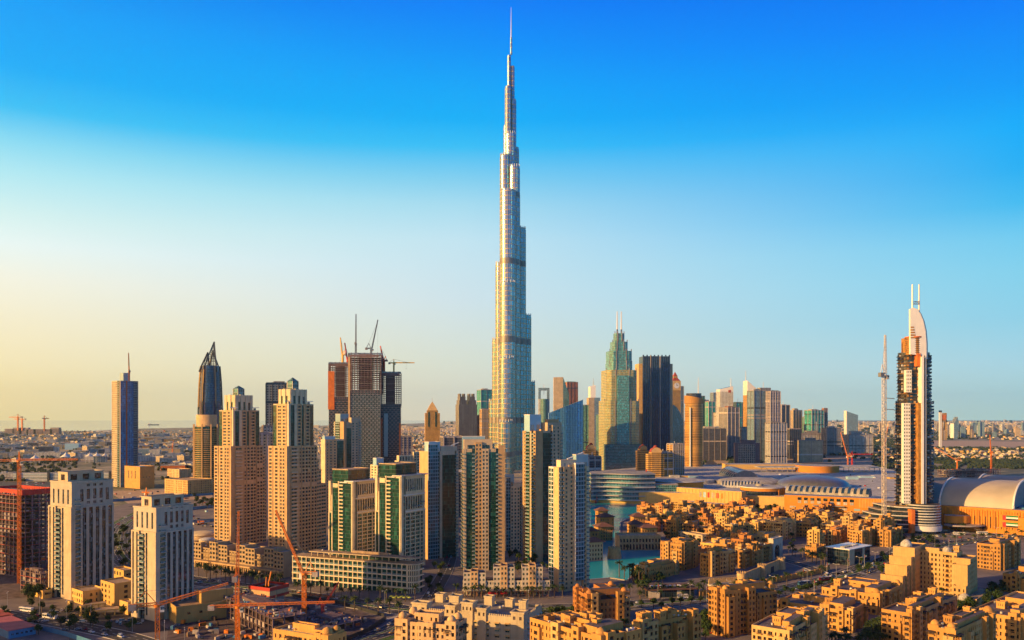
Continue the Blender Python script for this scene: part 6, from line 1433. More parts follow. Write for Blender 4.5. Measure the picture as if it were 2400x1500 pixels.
# -- right of the spire
def slant_glass():
 Y = 1900.0; s = Y / F; x0, _ = at(1287, Y); x1, _ = at(1366, Y); z = lambda p: zat(p, Y); e = empty('slanted_glass_tower', 'deep blue glass slab whose roof slopes up to the right', 'tower', x0, Y, 0)
 w = x1 - x0; P = [(0, 0), (w * .5, -6), (w, 0), (w, 40), (0, 40)]; m = MB(); m.prism(P, 0, 0, 'curtain_sky', 'roof_grey', z1s=[z(968), z(952), z(937), z(937), z(968)]); m.build('body', e)
 m = MB()
 for k in range(22): t = k / 21; y = -6 * (1 - abs(t - .5) * 2) - .9; m.box(w * t - .45, w * t + .45, y, y + .8, 0, z(968 - 31 * t) + 1, 'blue_panel')
 m.build('fin', e)
slant_glass()
def frame_tower():
 Y = 3600.0; s = Y / F; X, _ = at(1262, Y); z = lambda p: zat(p, Y); w = 26 * s; e = empty('portal_tower', 'pale blue tower with a rectangular sky-gate opening and a needle', 'tower', X, Y); m = MB()
 m.box(0, w, 0, w * .6, 0, z(935), 'far_white'); m.build('body', e); m = MB(); m.box(0, w * .22, 0, w * .6, z(935), z(915), 'far_blue'); m.box(w * .78, w, 0, w * .6, z(935), z(915), 'far_blue'); m.box(0, w, 0, w * .6, z(915), z(909), 'far_blue', bottom=True); m.build('sky_gate', e); m = MB(); m.bar((w / 2, w * .3, z(925)), (w / 2, w * .3, z(900)), 1, 'metal_white'); m.build('antenna', e)
 m = MB(); m.cyl(w * .55, -2, w * .36, 0, z(935), 'curtain_teal', 16); m.build('bow_front', e)
frame_tower()
def wedge_tower():
 Y = 3200.0; s = Y / F; X, _ = at(1298, Y); z = lambda p: zat(p, Y); w = 36 * s; e = empty('wedge_tower', 'cream wedge tower with a sloping teal glass flank', 'tower', X, Y)
 m = MB(); m.prism([(0, 0), (w * .6, -4), (w * .6, 40), (0, 40)], 0, z(884), 'far_beige', 'roof_pale'); m.build('body', e)
 m = MB(); m.face([(w * .6, -4, 0), (w, 0, 0), (w, 0, z(925)), (w * .6, -4, z(884))], 'curtain_teal', [(0, 0), (60, 0), (60, 200), (0, 260)]); m.face([(w, 0, 0), (w, 40, 0), (w, 40, z(925)), (w, 0, z(925))], 'curtain_teal'); m.face([(w * .6, -4, z(884)), (w, 0, z(925)), (w, 40, z(925)), (w * .6, 40, z(884))], 'curtain_teal'); m.build('glass_flank', e)
wedge_tower()
far_tower('dark glass and red stone tower behind the cream wedge tower', 1330, 1356, 896, 3400, 'far_red', 60, .2, extra=ef(cap_box(0, .8, 0, .5, 2, 'far_green')))
far_tower('green-topped office tower right of the slanted blue slab', 1366, 1381, 950, 3000, 'far_green', 50, .1)
def needle():
 Y = 3000.0; s = Y / F; X, _ = at(1380, Y); z = lambda p: zat(p, Y); w = 27 * s; e = empty('needle_tower', 'slender tower with a sharp white crest and long needle', 'tower', X, Y, .1)
 m = MB(); m.box(0, w * .5, 0, w, 0, z(932), 'far_beige'); m.box(w * .5, w, 0, w, 0, z(932), 'far_blue'); m.build('body', e); m = MB(); m.prism([(w * .15, 0), (w * .6, 0), (w * .6, w), (w * .15, w)], z(932), 0, 'metal_white', z1s=[z(906), z(902), z(902), z(906)]); m.build('crest', e); m = MB(); m.cyl(w * .5, w * .5, 1.5, z(904), z(886), 'metal_grey', 8, r2=.5); m.build('needle', e)
needle()
far_tower('round teal glass tower in front of the needle tower', 1398, 1416, 972, 2600, 'curtain_teal', None, 0, cyl=True, name='round_tower')
def twin_spire():
 X, Y = gp(1450, 1097); Y = 2050.0; s = Y / F; X, _ = at(1450, Y); z = lambda p: zat(p, Y); e = empty('twin_spired_tower', 'green-gold stepped tower ending in two thin parallel spires', 'tower', X, Y, .12)
 tiers = [(41, 940, 'spire_green'), (36, 869, 'spire_green'), (27, 852, 'spire_glass'), (26, 824, 'spire_glass'), (17.5, 802, 'spire_glass'), (11, 782, 'spire_glass')]
 z0 = 0
 for hw, ty, mt in tiers:
  m = MB(); w = hw * s; c = w * .28; P = [(-w, -w + c), (-w + c, -w), (w - c, -w), (w, -w + c), (w, w - c), (w - c, w), (-w + c, w), (-w, w - c)]; m.prism(P, z0, z(ty), mt, 'roof_grey'); m.build('tier', e)
  m = MB()
  for x in (-1, -.45, .45, 1): m.box(w * x * .98 - 1, w * x * .98 + 1, -w - .9 if abs(x) < .9 else -w * .72, -w * .70 if abs(x) > .9 else -w + .05, z0, z(ty) + 5, 'concrete'); 
  m.build('pier', e); z0 = z(ty) - 1
 m = MB(); m.box(-14 * s, 14 * s, -41 * s - 1.5, -30 * s, 0, z(882), 'spire_glass', 'roof_grey'); m.build('glass_bay', e)
 for x in (-3.5, 6.5):
  m = MB(); m.box((x - 1.5) * s, (x + 1.5) * s, -2, 2, z(785), z(772), 'metal_grey'); m.cyl(x * s, 0, 1.7, z(772), z(730), 'metal_white', 8, r2=1.0); m.build('spire', e)
 m = MB(); m.box(-43 * s, 43 * s, -48 * s, -30 * s, 0, z(1040), 'curtain_teal', 'roof_grey'); m.build('podium', e)
twin_spire()
def ribbed():
 Y = 2150.0; s = Y / F; X, _ = at(1534, Y); z = lambda p: zat(p, Y); e = empty('ribbed_tower', 'dark blue ribbed glass tower held between two pale stone slabs', 'tower', X, Y, .1); w = 31 * s
 m = MB(); m.box(-w, w, -18, 26, 0, z(836), 'ribbed_navy', 'roof_grey'); m.build('body', e)
 for k in range(15): m = MB(); x = -w + 2 * w * k / 14; m.cyl(x, -18, 2.0, 0, z(833 + (k % 2) * 3), 'curtain_navy' if k not in (4, 9) else 'concrete', 8); m.build('rib', e)
 m = MB(); m.box(-w - 9 * s, -w - .2, -10, 30, 0, z(853), 'apricot', 'roof_sand'); m.build('side_slab', e); m = MB(); m.box(w + .2, w + 10 * s, -10, 30, 0, z(853), 'beige', 'roof_sand'); m.build('side_slab', e)
ribbed()
def clock_tower():
 Y = 3000.0; s = Y / F; X, _ = at(1582, Y); z = lambda p: zat(p, Y); e = empty('clock_tower', 'golden clock tower with a red pointed roof', 'clock tower', X, Y, .2); w = 9.5 * s; m = MB()
 m.box(-w, w, -w, w, 0, z(915), 'far_gold'); m.box(-w * 1.08, w * 1.08, -w * 1.08, w * 1.08, z(915), z(893), 'sand_wall_pale', bottom=True); m.build('shaft', e)
 m = MB(); A = [(-w, -w, z(893)), (w, -w, z(893)), (w, w, z(893)), (-w, w, z(893))]; q = w * .5; B = [(-q, -q, z(886)), (q, -q, z(886)), (q, q, z(886)), (-q, q, z(886))]; C = [(-q, -q, z(882)), (q, -q, z(882)), (q, q, z(882)), (-q, q, z(882))]
 for i in range(4): j = (i + 1) % 4; m.face([A[i], A[j], B[j], B[i]], 'roof_red'); m.face([B[i], B[j], C[j], C[i]], 'far_gold'); m.face([C[i], C[j], (0, 0, z(871))], 'roof_red')
 m.build('roof', e)
 for rot in (0, 1):
  m = MB(); n = 20; P = [(w * .7 * cos(2 * pi * i / n), w * .7 * sin(2 * pi * i / n)) for i in range(n)]; zc = z(904)
  f = (lambda p, q: (p[0], -w * 1.12 - q, zc + p[1])) if rot == 0 else (lambda p, q: (-w * 1.12 - q, -p[0], zc + p[1]))
  m.face([f(p, 0) for p in P], 'flag_white'); m.face([f(p, .3) for p in ((-1, 0), (1, 0), (.6, w * .55), (-.6, w * .55))], 'dark_metal'); m.face([f(p, .3) for p in ((0, -1), (0, 1), (w * .4, .6), (w * .4, -.6))], 'dark_metal'); m.build('clock_face', e)
clock_tower()
far_tower('slim blue glass tower right of the clock tower', 1592, 1603, 906, 3100, 'far_blue', 40, .1)
def curved_dark():
 Y = 2700.0; s = Y / F; X, _ = at(1574, Y); z = lambda p: zat(p, Y); e = empty('curved_glass_tower', 'dark blue glass building with a curving white-edged shoulder, behind the gold drum tower', 'tower', X, Y); w = 28 * s; n = 10
 P = [(w * i / n, z(948 + 40 * (i / n) ** 2.2)) for i in range(n + 1)]; m = MB()
 for i in range(n):
  (a, za), (b, zb) = P[i], P[i + 1]; m.face([(a, 0, 0), (b, 0, 0), (b, 0, zb), (a, 0, za)], 'curtain_navy', [(a, 0), (b, 0), (b, zb), (a, za)]); m.face([(a, 0, za), (b, 0, zb), (b, 40, zb), (a, 40, za)], 'metal_white'); m.face([(b, 40, 0), (a, 40, 0), (a, 40, za), (b, 40, zb)], 'curtain_navy')
 m.face([(w, 0, 0), (w, 40, 0), (w, 40, P[-1][1]), (w, 0, P[-1][1])], 'curtain_navy'); m.face([(0, 40, 0), (0, 0, 0), (0, 0, P[0][1]), (0, 40, P[0][1])], 'curtain_navy'); m.build('body', e)
curved_dark()
def gold_drum():
 Y = 2000.0; s = Y / F; X, _ = at(1626, Y); z = lambda p: zat(p, Y); r = 21.5 * s; e = empty('gold_drum_tower', 'cylindrical gold tower with tight floor bands and a slanted crown', 'tower', X, Y); m = MB(); m.cyl(0, 0, r * .95, 0, z(945), 'gold_round', 32, cap='roof_sand'); m.build('body', e)
 fh = 4.2
 for k in range(int(z(952) / fh)): b = MB(); b.cyl(0, 0, r, k * fh + 1.2, k * fh + 2.7, 'sand_wall', 32); b.build('floor_band', e)
 m = MB(); n = 28; top = lambda a: z(931 - 4 * cos(a) * -1); 
 for i in range(n):
  a, b = 2 * pi * i / n, 2 * pi * (i + 1) / n; m.face([(r * 1.02 * cos(a), r * 1.02 * sin(a), z(946)), (r * 1.02 * cos(b), r * 1.02 * sin(b), z(946)), (r * 1.02 * cos(b), r * 1.02 * sin(b), top(b)), (r * 1.02 * cos(a), r * 1.02 * sin(a), top(a))], 'sand_wall', smooth=True)
 m.cyl(0, 0, r * .82, z(946), z(922), 'far_navy', 24, cap='roof_grey'); m.build('crown', e); m = MB(); m.cyl(r * .5, 0, 1.3, z(925), z(885), 'metal_white', 8, r2=.5); m.build('antenna', e)
 m = MB(); m.box(-r * .62, -r * .55, -r - .6, -r * .6, 0, z(955), 'metal_white'); m.build('glass_strip', e)
gold_drum()
def tri_tower(label, px0, px1, yeave, ytip, Y, mats, flip, mast):
 s = Y / F; X, _ = at(px0, Y); w = (px1 - px0) * s; z = lambda p: zat(p, Y); e = empty('triangle_tower', label, 'tower', X, Y, .05); m = MB(); m.box(0, w, 0, w, 0, z(yeave), mats[0]); m.build('body', e); m = MB()
 zs = [z(yeave - 6), z(ytip), z(ytip), z(yeave - 6)] if not flip else [z(ytip), z(yeave - 6), z(yeave - 6), z(ytip)]
 m.prism([(0, 0), (w, 0), (w, w), (0, w)], z(yeave), 0, mats[1], 'blue_panel', z1s=zs); m.build('roof', e); m = MB(); x = w * .98 if not flip else w * .04; m.cyl(x, w * .5, 2.2, z(yeave), z(mast), 'metal_white', 8, r2=.7); m.build('mast', e)
 m = MB(); x = w * .62 if not flip else w * .12; m.box(x, x + w * .2, -.6, -.05, z(yeave + 2), z(yeave - 4), 'slab_red'); m.build('sign_panel', e)
tri_tower('pale tower with a triangular top sloping up to its right-hand mast', 1688, 1719, 918, 905, 2900, ('far_white', 'metal_white'), False, 885)
tri_tower('taller sunlit tower with a triangular top and mast on its left', 1752, 1784, 926, 892, 2800, ('gold_round', 'metal_white'), True, 868)
far_tower('broad white and blue office slab with a glass side and stacked square openings', 1768, 1833, 916, 2500, 'far_blue', 40, .25, extra=ef(cap_box(-.02, .18, -.02, 1.0, 1, 'far_white')))
far_tower('purple-grey wing of the broad white office slab', 1806, 1832, 918, 2480, 'far_purple', 40, .2)
far_tower('dark navy tower right of the broad office slab', 1832, 1854, 950, 2750, 'far_navy', 40, .2)
far_tower('striped low office block with a white fin, in front of the dark navy tower', 1806, 1849, 992, 2420, 'office_stripe', 30, .2, extra=ef(cap_box(.6, .75, -.03, .3, 0.5, 'metal_white')))
far_tower('pale stone tower with a stepped top and thin antenna', 1860, 1884, 962, 3300, 'far_beige', 40, .3, extra=ef(cap_box(.3, .7, .3, .7, 5, 'far_beige'), antenna(.5, .5, 962, 948, 1.6)))
far_tower('light green office block left of the deep teal one', 1884, 1904, 978, 3400, 'far_green', 40, .1)
far_tower('deep teal glass block with three square panels, tower with a ball-topped mast behind it', 1903, 1936, 962, 3200, 'far_teal', 50, .25)
far_tower('thin red-brown tower topped by a ball, right of the deep teal block', 1932, 1940, 957, 3250, 'far_red', 20, .1, extra=ef(antenna(.5, .5, 957, 952, 4)))
far_tower('grey office block with a dark arched window, left of the triangle-topped towers', 1706, 1737, 956, 2700, 'far_grey', 60, .25, extra=ef(cap_box(.2, .6, .2, .6, 4, 'far_red')))
far_tower('long low grey exchange building with a pale roof frame', 1648, 1704, 1004, 2600, 'low_dark', 60, .05, roof='roof_pale')
far_tower('green-glass tower with a sloping roof behind the grey arched block', 1726, 1755, 944, 3100, 'far_teal', 50, .2, roof='far_green')
far_tower('tall pale glass tower with an oval loop at its top', 1672, 1690, 921, 3600, 'far_blue', 40, .1)
far_tower('deep green glass tower left of the loop-topped one', 1661, 1679, 942, 3300, 'far_teal', 50, .2)
far_tower('pale thin tower at the right shoulder of the gold drum', 1649, 1662, 938, 3500, 'far_white', 40, .1)
far_tower('small cream block at the foot of the loop-topped tower', 1679, 1690, 968, 3000, 'low_white', 30, .1)
far_tower('cream low block between the green sloping tower and the sunlit triangle tower', 1738, 1754, 1002, 2750, 'low_white', 30, .1)
far_tower('green-gold sliver of a tower behind the gold drum tower', 1644, 1652, 929, 3100, 'far_green', 30, .1)
def grid_hotel():
 X, Y = gp(1722, 1095); q = Y / F; w = 58 * q; d = 18.0; t = T('grid_hotel', 'grey-brown hotel slab with a white window grid, standing behind the mall roofs', 'hotel', X, Y, -.12); h = zat(1038, Y); W = t.W
 m = MB(); m.box(0, w, 0, d, 0, h, 'concrete_purple', 'roof_grey'); m.box(w * .25, w * .8, d * .2, d * .8, h, h + 8, 'concrete_purple'); t.part('body', m)
 grid_panel(t, W, (w * .14, -.8), (1, 0), even_lines(w * .66, 9, .66), even_lines(h * .94, 13, .72), lambda i, j: i % 2 == 1 and j % 2 == 1, 'slab_pale', .7, 'pane_dark', 'single')
 W.wall((w * .14, 0), (0, -1), .79, 0, h * .94, 'slab_pale'); W.wall((w * .80, -.8), (0, 1), .79, 0, h * .94, 'slab_pale'); W.face([(w * .14, -.8, h * .94), (w * .8, -.8, h * .94), (w * .8, 0, h * .94), (w * .14, 0, h * .94)], 'slab_pale'); t.done(100)
grid_hotel()
# hotel row with red arched gables at the foot of the twin-spired tower
def gable(label, px, Y, wpx, ytop, ydome):
 s = Y / F; X, _ = at(px, Y); w = wpx * s; z = lambda p: zat(p, Y); e = empty('gabled_apartment', label, 'apartment block', X, Y, .1); m = MB(); m.box(-w / 2, w / 2, 0, 20, 0, z(ytop), 'gold_round', 'roof_sand'); m.box(-w * .30, w * .30, -2, 20, 0, z(ytop - 4), 'gold_round', 'roof_red'); m.build('body', e)
 m = MB(); n = 10
 P = [(w * .34 * cos(pi * i / n), z(ytop - 4) + w * .30 * sin(pi * i / n)) for i in range(n + 1)]
 for (a, za), (b, zb) in zip(P, P[1:]): m.face([(a, -2.5, za), (b, -2.5, zb), (b, 12, zb), (a, 12, za)], 'roof_red')
 m.face([(a, -2.4, za) for a, za in P], 'sand_wall_pale'); m.build('arched_gable', e); m = MB(); m.dome(0, 5, w * .16, z(ytop - 4) + w * .25, 'roof_red', 12, 4, 1.2); m.bar((0, 5, z(ydome)), (0, 5, z(ydome - 5)), .4, 'metal_white'); m.build('dome', e)
gable('gold apartment block with a red arched gable, just left of the twin-spired tower', 1386, 1700, 32, 1056, 1046)
gable('gold apartment block with a red arched gable, right of the twin-spired tower', 1508, 1800, 26, 1056, 1046)
gable('larger gold apartment block with red dome and arched gable, below the dark ribbed tower', 1538, 1650, 38, 1064, 1052)
far_tower('gold stepped apartment block against the foot of the gold drum tower', 1578, 1606, 1042, 1700, 'gold_round', 30, .25, name='apartment_block'); far_tower('low gold apartment wing left of the gold drum tower', 1552, 1580, 1062, 1660, 'gold_round', 30, .2, name='apartment_block')
far_tower('dark glass hotel wing with a curved edge behind the lakeside apartment tower', 1380, 1412, 1072, 1450, 'low_dark', 40, .3)
# ------------------------------------------------------------------ the hotel tower at the right, the mall
def sail_tower():
 X, Y = gp(2149, 1246); s = Y / F; z = lambda p: zat(p, Y); px = lambda p, yy=0.0: (p - 1200) / F * (Y + yy) - X
 t = T('sail_tower', 'scorched hotel tower with a white sail-shaped top, two masts and charred balconies', 'tower', X, Y, 0); W = t.W
 for rx, ry, y0, y1 in ((40, 30, 1185, 940), (36, 27, 940, 826), (28, 20, 826, 792)):
  m = MB(); m.cyl(0, 8, rx * s, z(y0), z(y1), 'curtain_dark' if y0 != 826 else 'scorch', 28, ry=ry * s, cap='burnt'); t.part('burnt_body', m)
 fh = 4.1; n = int((z(826) - z(1185)) / fh)
 for k in range(n):
  zz = z(1185) + k * fh; r = 44 if zz < z(940) else 39; m = MB(); m.cyl(0, 8, r * s, zz, zz + .5, 'burnt' if k % 3 else 'scorch', 28, ry=r * .76 * s); t.part('balcony_ring', m)
  m = MB()
  for i in range(16):
   a = pi + pi * (i + .5) / 16; hot = 150 < math.degrees(a) - 60 < 230
   if random.random() < .8: m.box(r * .97 * s * cos(a) - 1.1, r * .97 * s * cos(a) + 1.1, 8 + r * .74 * s * sin(a) - .5, 8 + r * .74 * s * sin(a) + .4, zz + .5, zz + random.uniform(1.2, fh - .4), random.choice(['scorch', 'scorch', 'burnt', 'apricot'] if hot else ['curtain_navy', 'dark_metal', 'curtain_navy', 'balcony_white']))
  t.part('parapet', m, None, 'stuff')
 def panel(x0, x1, y0, y1, yy):
  w = px(x1, yy) - px(x0, yy); h = z(y1) - z(y0); nr = int(h / 4.1)
  grid_panel(t, W, (px(x0, yy), yy), (cos(-.12), sin(-.12)), even_lines(w, 3, .55), [z(y0) + q for q in even_lines(h, nr, .5)], lambda i, j: i % 2 == 1 and j % 2 == 1, 'metal_white', .5, 'pane_dark', 'single')
  W.wall((px(x0, yy), yy + 6), (0, -1), 6, z(y0), z(y1), 'metal_white'); W.wall((px(x0, yy) + w * cos(-.12), yy + w * sin(-.12)), (0, 1), 8, z(y0), z(y1), 'metal_white'); W.face([(px(x0, yy), yy, z(y1)), (px(x0, yy) + w, yy - w * .12, z(y1)), (px(x0, yy) + w, yy + 6, z(y1)), (px(x0, yy), yy + 6, z(y1))], 'metal_white')
 panel(2118, 2133, 1178, 945, -10); panel(2124, 2136, 920, 868, -9)
 m = MB(); m.box(px(2152, -14), px(2159, -14), -14.5, -4, z(1185), z(945), 'scorch'); m.box(px(2150, -13), px(2158, -13), -13, -4, z(860), z(830), 'net_orange'); t.part('apricot_wall', m)
 for x0, x1, yy, c in ((2160, 2165.5, -15.5, 'metal_white'), (2168.5, 2171, -14, 'metal_white')):
  m = MB(); m.box(px(x0, yy), px(x1, yy), yy, yy + 10, z(1190), z(838), c); t.part('white_fin', m)
 m = MB(); m.box(px(2165.6, -12), px(2168.4, -12), -12, -4, z(1190), z(835), 'curtain_navy'); t.part('glass_slot', m)
 prof = [(2135, 832), (2134.5, 727), (2141, 724), (2150, 727), (2158, 737), (2165, 754), (2170, 776), (2172.5, 806), (2172.5, 842), (2162, 842), (2161, 834)]
 for yy, th_, dx in ((-12, 3.5, -1), (-6, 3.5, 2)):
  m = MB(); P = [(px(a + dx, yy), z(b)) for a, b in prof]; n = len(P)
  m.face([(a, yy, b) for a, b in P], 'metal_white'); m.face([(a, yy + th_, b) for a, b in P[::-1]], 'metal_white')
  for i in range(n): (a, b), (c, d) = P[i], P[(i + 1) % n]; m.face([(a, yy, b), (a, yy + th_, b), (c, yy + th_, d), (c, yy, d)], 'metal_white')
  t.part('sail', m)
 m = MB()
 for k in range(5): m.box(px(2134, -12), px(2146 - k, -12), -12.4, -12.05, z(795 - 6 * k), z(792 - 6 * k), 'scorch')
 t.part('scorch_mark', m)
 for x in (2138.5, 2154): m = MB(); m.cyl(px(x, -8), -8, 1.1, z(735), z(669), 'metal_white', 10, r2=.8); t.part('mast', m)
 m = MB(); lattice(m, (px(2140, -8), -8, z(712)), (px(2153, -8), -8, z(712)), 3, 'metal_grey', 3, .2); t.part('mast_brace', m)
 m = MB(); m.cyl(px(2139), -3, 18 * s, z(832), z(792), 'scorch', 20, cap='scorch'); m.cyl(px(2139), -3, 20 * s, z(793), z(790), 'net_orange', 20); 
 for k in range(8): m.cyl(px(2139), -3, 18.4 * s, z(828 - 4.5 * k), z(827 - 4.5 * k), 'burnt', 20)
 t.part('top_drum', m)
 # round base with white bands, and the low wing beside it
 m = MB(); m.cyl(px(2158), -4, 37 * s, 0, z(1178), 'curtain_dark', 36, cap='burnt'); t.part('base_drum', m)
 for k in range(8): m = MB(); zz = z(1226) + (z(1182) - z(1226)) * k / 7; m.cyl(px(2158), -4, 39 * s, zz, zz + 1.3, 'balcony_white', 36); t.part('white_band', m)
 m = MB(); m.cyl(px(2160), -4, 39.5 * s, z(1240), z(1228), 'spandrel_white', 36); t.part('white_band', m)
 m = MB(); m.box(px(2116), px(2124), -22, -10, 0, z(1190), 'net_orange'); t.part('scorched_stair', m)
 m = MB(); P = [(px(1990), 10), (px(2040), -6), (px(2100), -14), (px(2130), -16), (px(2130), 40), (px(1990), 40)]
 for k in range(6):
  zz = 1 + k * 5; f = .82 ** k; Q = [(px(2130) + (a - px(2130)) * f, b) for a, b in P]; m = MB(); m.prism(Q, zz + 3.9, zz + 5, 'balcony_white' if k % 2 else 'concrete', 'roof_sand', True); t.part('wing_slab', m)
  m = MB(); m.prism([(a + (.6 if a < px(2100) else -.6), b + (.8 if b < 20 else -.8)) for a, b in Q], zz, zz + 3.9, 'curtain_dark'); t.part('wing_glass', m)
 t.done()
 # the climbing crane and its ties
 Xc, _ = at(2067, Y); H0 = z(880); crane('white lattice crane tied to the scorched hotel tower by long struts', Xc, Y - 6, 0, z(880), 20, 47, mat='crane_white', luff=88, back=6, s=3.4, r=.26)
 e = [o for o in COL.objects if o.name.startswith('tower_crane')][-1]
 for py in (934, 960, 992, 1027, 1068, 1110, 1150):
  m = MB(); v = Vector((px(2103) - (Xc - X), 14, z(py))); v.rotate(Matrix.Rotation(-R(20), 3, 'Z')); m.bar((0, 0, z(py) + .5), v, .45, 'crane_white'); m.build('tie_strut', e)
sail_tower()
def mall():
 e = empty('shopping_mall', 'vast sand-coloured shopping mall with pale domed and vaulted roofs beyond the old quarter', 'mall')
 def P(x, y): return gp(x, y)
 # flat main roof
 zr = 19.0; m = MB(); poly = [at(1372, 1345), at(1600, 1300), at(1840, 1240), at(2100, 1170), at(2185, 1160), at(2185, 1600), at(2040, 2050), at(1560, 2050), at(1380, 1800)]
 m.prism(poly, 0, zr, 'mall_sand', 'roof_pale'); m.build('main_hall', e)
 g = random.Random(9)
 # wave-fronted terrace wing
 x0, _ = at(1384, 1338); x1, _ = at(1535, 1330); n = 26
 def wave(y, k): return [(x0 + (x1 - x0) * i / n, y + 7 * sin(2.2 * pi * i / n + .6) + 4 * sin(5 * i / n) - k) for i in range(n + 1)]
 for k in range(7):
  zz = 5 + 6.9 * k; Q = wave(1322, 2.5 if k % 2 else 0); m = MB(); m.prism(Q + [(x1, 1400), (x0, 1400)], zz, zz + 1.2, 'balcony_white', 'roof_pale', True); m.build('terrace_slab', e)
  if k: m = MB(); m.prism(wave(1326, 0) + [(x1 - 1, 1399), (x0 + 1, 1399)], zz - 5.7, zz, 'curtain_blue'); m.build('terrace_glass', e)
 # rotunda with a grey disc roof and a framed glass front
 X, Y = at(1588, 1400)[0], 1400; m = MB(); m.cyl(X, Y, 43, 0, 31, 'mall_orange', 40, cap='roof_grey'); m.cyl(X, Y, 46, 31, 32.2, 'metal_white', 40, cap='roof_pale'); m.cyl(X, Y, 46, 30.9, 31, 'metal_white', 40); m.build('rotunda', e)
 m = MB(); a, _ = at(1524, 1342); b, _ = at(1588, 1335); m.box(a, b, 1330, 1352, 8, 31, 'concrete', 'roof_pale'); m.box(a + 2, b - 2, 1329.2, 1329.9, 11, 29, 'curtain_teal'); m.build('glass_front', e)
 # orange walls
 def wall(name, p0, p1, h, mat, ribs=0, th=14, top='roof_pale'):
  L = math.hypot(p1[0] - p0[0], p1[1] - p0[1]); u = ((p1[0] - p0[0]) / L, (p1[1] - p0[1]) / L); nn = (-u[1], u[0]); m = MB()
  m.prism([p0, p1, (p1[0] + nn[0] * th, p1[1] + nn[1] * th), (p0[0] + nn[0] * th, p0[1] + nn[1] * th)], 0, h, mat, top)
  for k in range(ribs):
   q = L * (k + .5) / ribs; c = (p0[0] + u[0] * q, p0[1] + u[1] * q); m.prism([(c[0] - u[0] * .5 - nn[0] * .5, c[1] - u[1] * .5 - nn[1] * .5), (c[0] + u[0] * .5 - nn[0] * .5, c[1] + u[1] * .5 - nn[1] * .5), (c[0] + u[0] * .5, c[1] + u[1] * .5), (c[0] - u[0] * .5, c[1] - u[1] * .5)], h * .25, h - 1.5, mat)
  m.build(name, e); return L, u, nn
 def on(p0, u, nn, a, b, z0, z1, mat, name, d=.25):
  m = MB(); c = (p0[0] + u[0] * a - nn[0] * d, p0[1] + u[1] * a - nn[1] * d); f = (p0[0] + u[0] * b - nn[0] * d, p0[1] + u[1] * b - nn[1] * d)
  m.prism([c, f, (f[0] + nn[0] * (d - .02), f[1] + nn[1] * (d - .02)), (c[0] + nn[0] * (d - .02), c[1] + nn[1] * (d - .02))], z0, z1, mat, None, True); m.build(name, e)
 p0, p1 = P(1586, 1181), P(1738, 1194); L, u, nn = wall('front_wall', p0, p1, 26.5, 'mall_sand', 18)
 for k in range(6): on(p0, u, nn, L * .36 + 7.4 * k, L * .36 + 7.4 * k + 4.6, 14, 22, ['roof_pale', 'screen_blue', 'flag_red', 'roof_pale', 'flag_red', 'mall_orange'][k], 'poster')
 wall('terrace_wall', P(1604, 1190), P(1745, 1203), 10, 'mall_orange', 0)
 X, Y = at(1786, 1290)[0], 1290; m = MB(); m.cyl(X, Y, 33, 13, 29.5, 'mall_orange', 44); m.cyl(X, Y, 34, 29.5, 31, 'metal_white', 44, cap='roof_pale'); m.cyl(X, Y, 33.2, 18, 25, 'curtain_dark', 44); m.cyl(X - 4, Y, 6, 31, 34.5, 'roof_grey', 16); m.build('drum', e)
 m = MB(); m.cyl(X, Y, 31, 0, 13, 'curtain_green', 44); m.cyl(X - 6, Y - 3, 30, 1, 11.5, 'green_fabric', 44); m.build('drum_glass', e)
 for k in range(9): m = MB(); a = R(-60 + 6 * k); m.box(X + 33.4 * cos(a) - .5, X + 33.4 * cos(a) + .5, Y + 33.4 * sin(a) - .5, Y + 33.4 * sin(a) + .5, 0, 29, 'mall_orange'); m.build('pier', e)
 p0, p1 = P(1838, 1199), P(2072, 1211); L, u, nn = wall('front_wall', p0, p1, 24.5, 'mall_orange', 0)
 for k in range(9): on(p0, u, nn, L * .14 + L * .066 * k, L * .14 + L * .066 * k + 5.5, 18, 22, 'pane_dark', 'window'); on(p0, u, nn, L * .14 + L * .066 * k + .3, L * .14 + L * .066 * k + 5.2, 13.6, 17.4, 'roof_pale', 'poster')
 for k in range(7): on(p0, u, nn, L * .06 + L * .13 * k, L * .06 + L * .13 * k + 8, 6, 9, 'screen_blue' if k % 2 else 'roof_pale', 'shop_front')
 on(p0, u, nn, L * .3, L * .62, 11, 12.2, 'metal_grey', 'canopy', 5.0)
 for k in range(18): on(p0, u, nn, L * .76 + 2.0 * k, L * .76 + 2.0 * k + .8, 11, 23.5, 'mall_sand', 'rib', .5)
 # ribbed barrel vaults
 def vault(p0, p1, r, zz, name='vault_roof', mat='roof_pale', slots=0):
  L = math.hypot(p1[0] - p0[0], p1[1] - p0[1]); u = ((p1[0] - p0[0]) / L, (p1[1] - p0[1]) / L); nn = (-u[1], u[0]); m = MB(); n = 10
  Q = lambda s, a: (p0[0] + u[0] * s - nn[0] * r * cos(a), p0[1] + u[1] * s - nn[1] * r * cos(a), zz + r * .75 * sin(a)); ns = max(1, slots) * 2
  for i in range(ns):
   dark = slots and i % 2
   for j in range(n):
    a0, a1 = pi * j / n, pi * (j + 1) / n; m.face([Q(L * i / ns, a0), Q(L * (i + 1) / ns, a0), Q(L * (i + 1) / ns, a1), Q(L * i / ns, a1)], 'curtain_navy' if dark and 1 <= j < 8 else mat, smooth=True)
  for s in (0, L): m.face([Q(s, pi * j / n) for j in range(n + 1)], 'concrete')
  m.build(name, e)
 vault(at(1846, 1268), at(2040, 1206), 15, zr + 4, slots=14); vault(at(1690, 1420), at(1780, 1400), 14, zr, slots=12); vault(at(1712, 1700), at(1748, 1560), 24, zr, mat='metal_grey', slots=8)
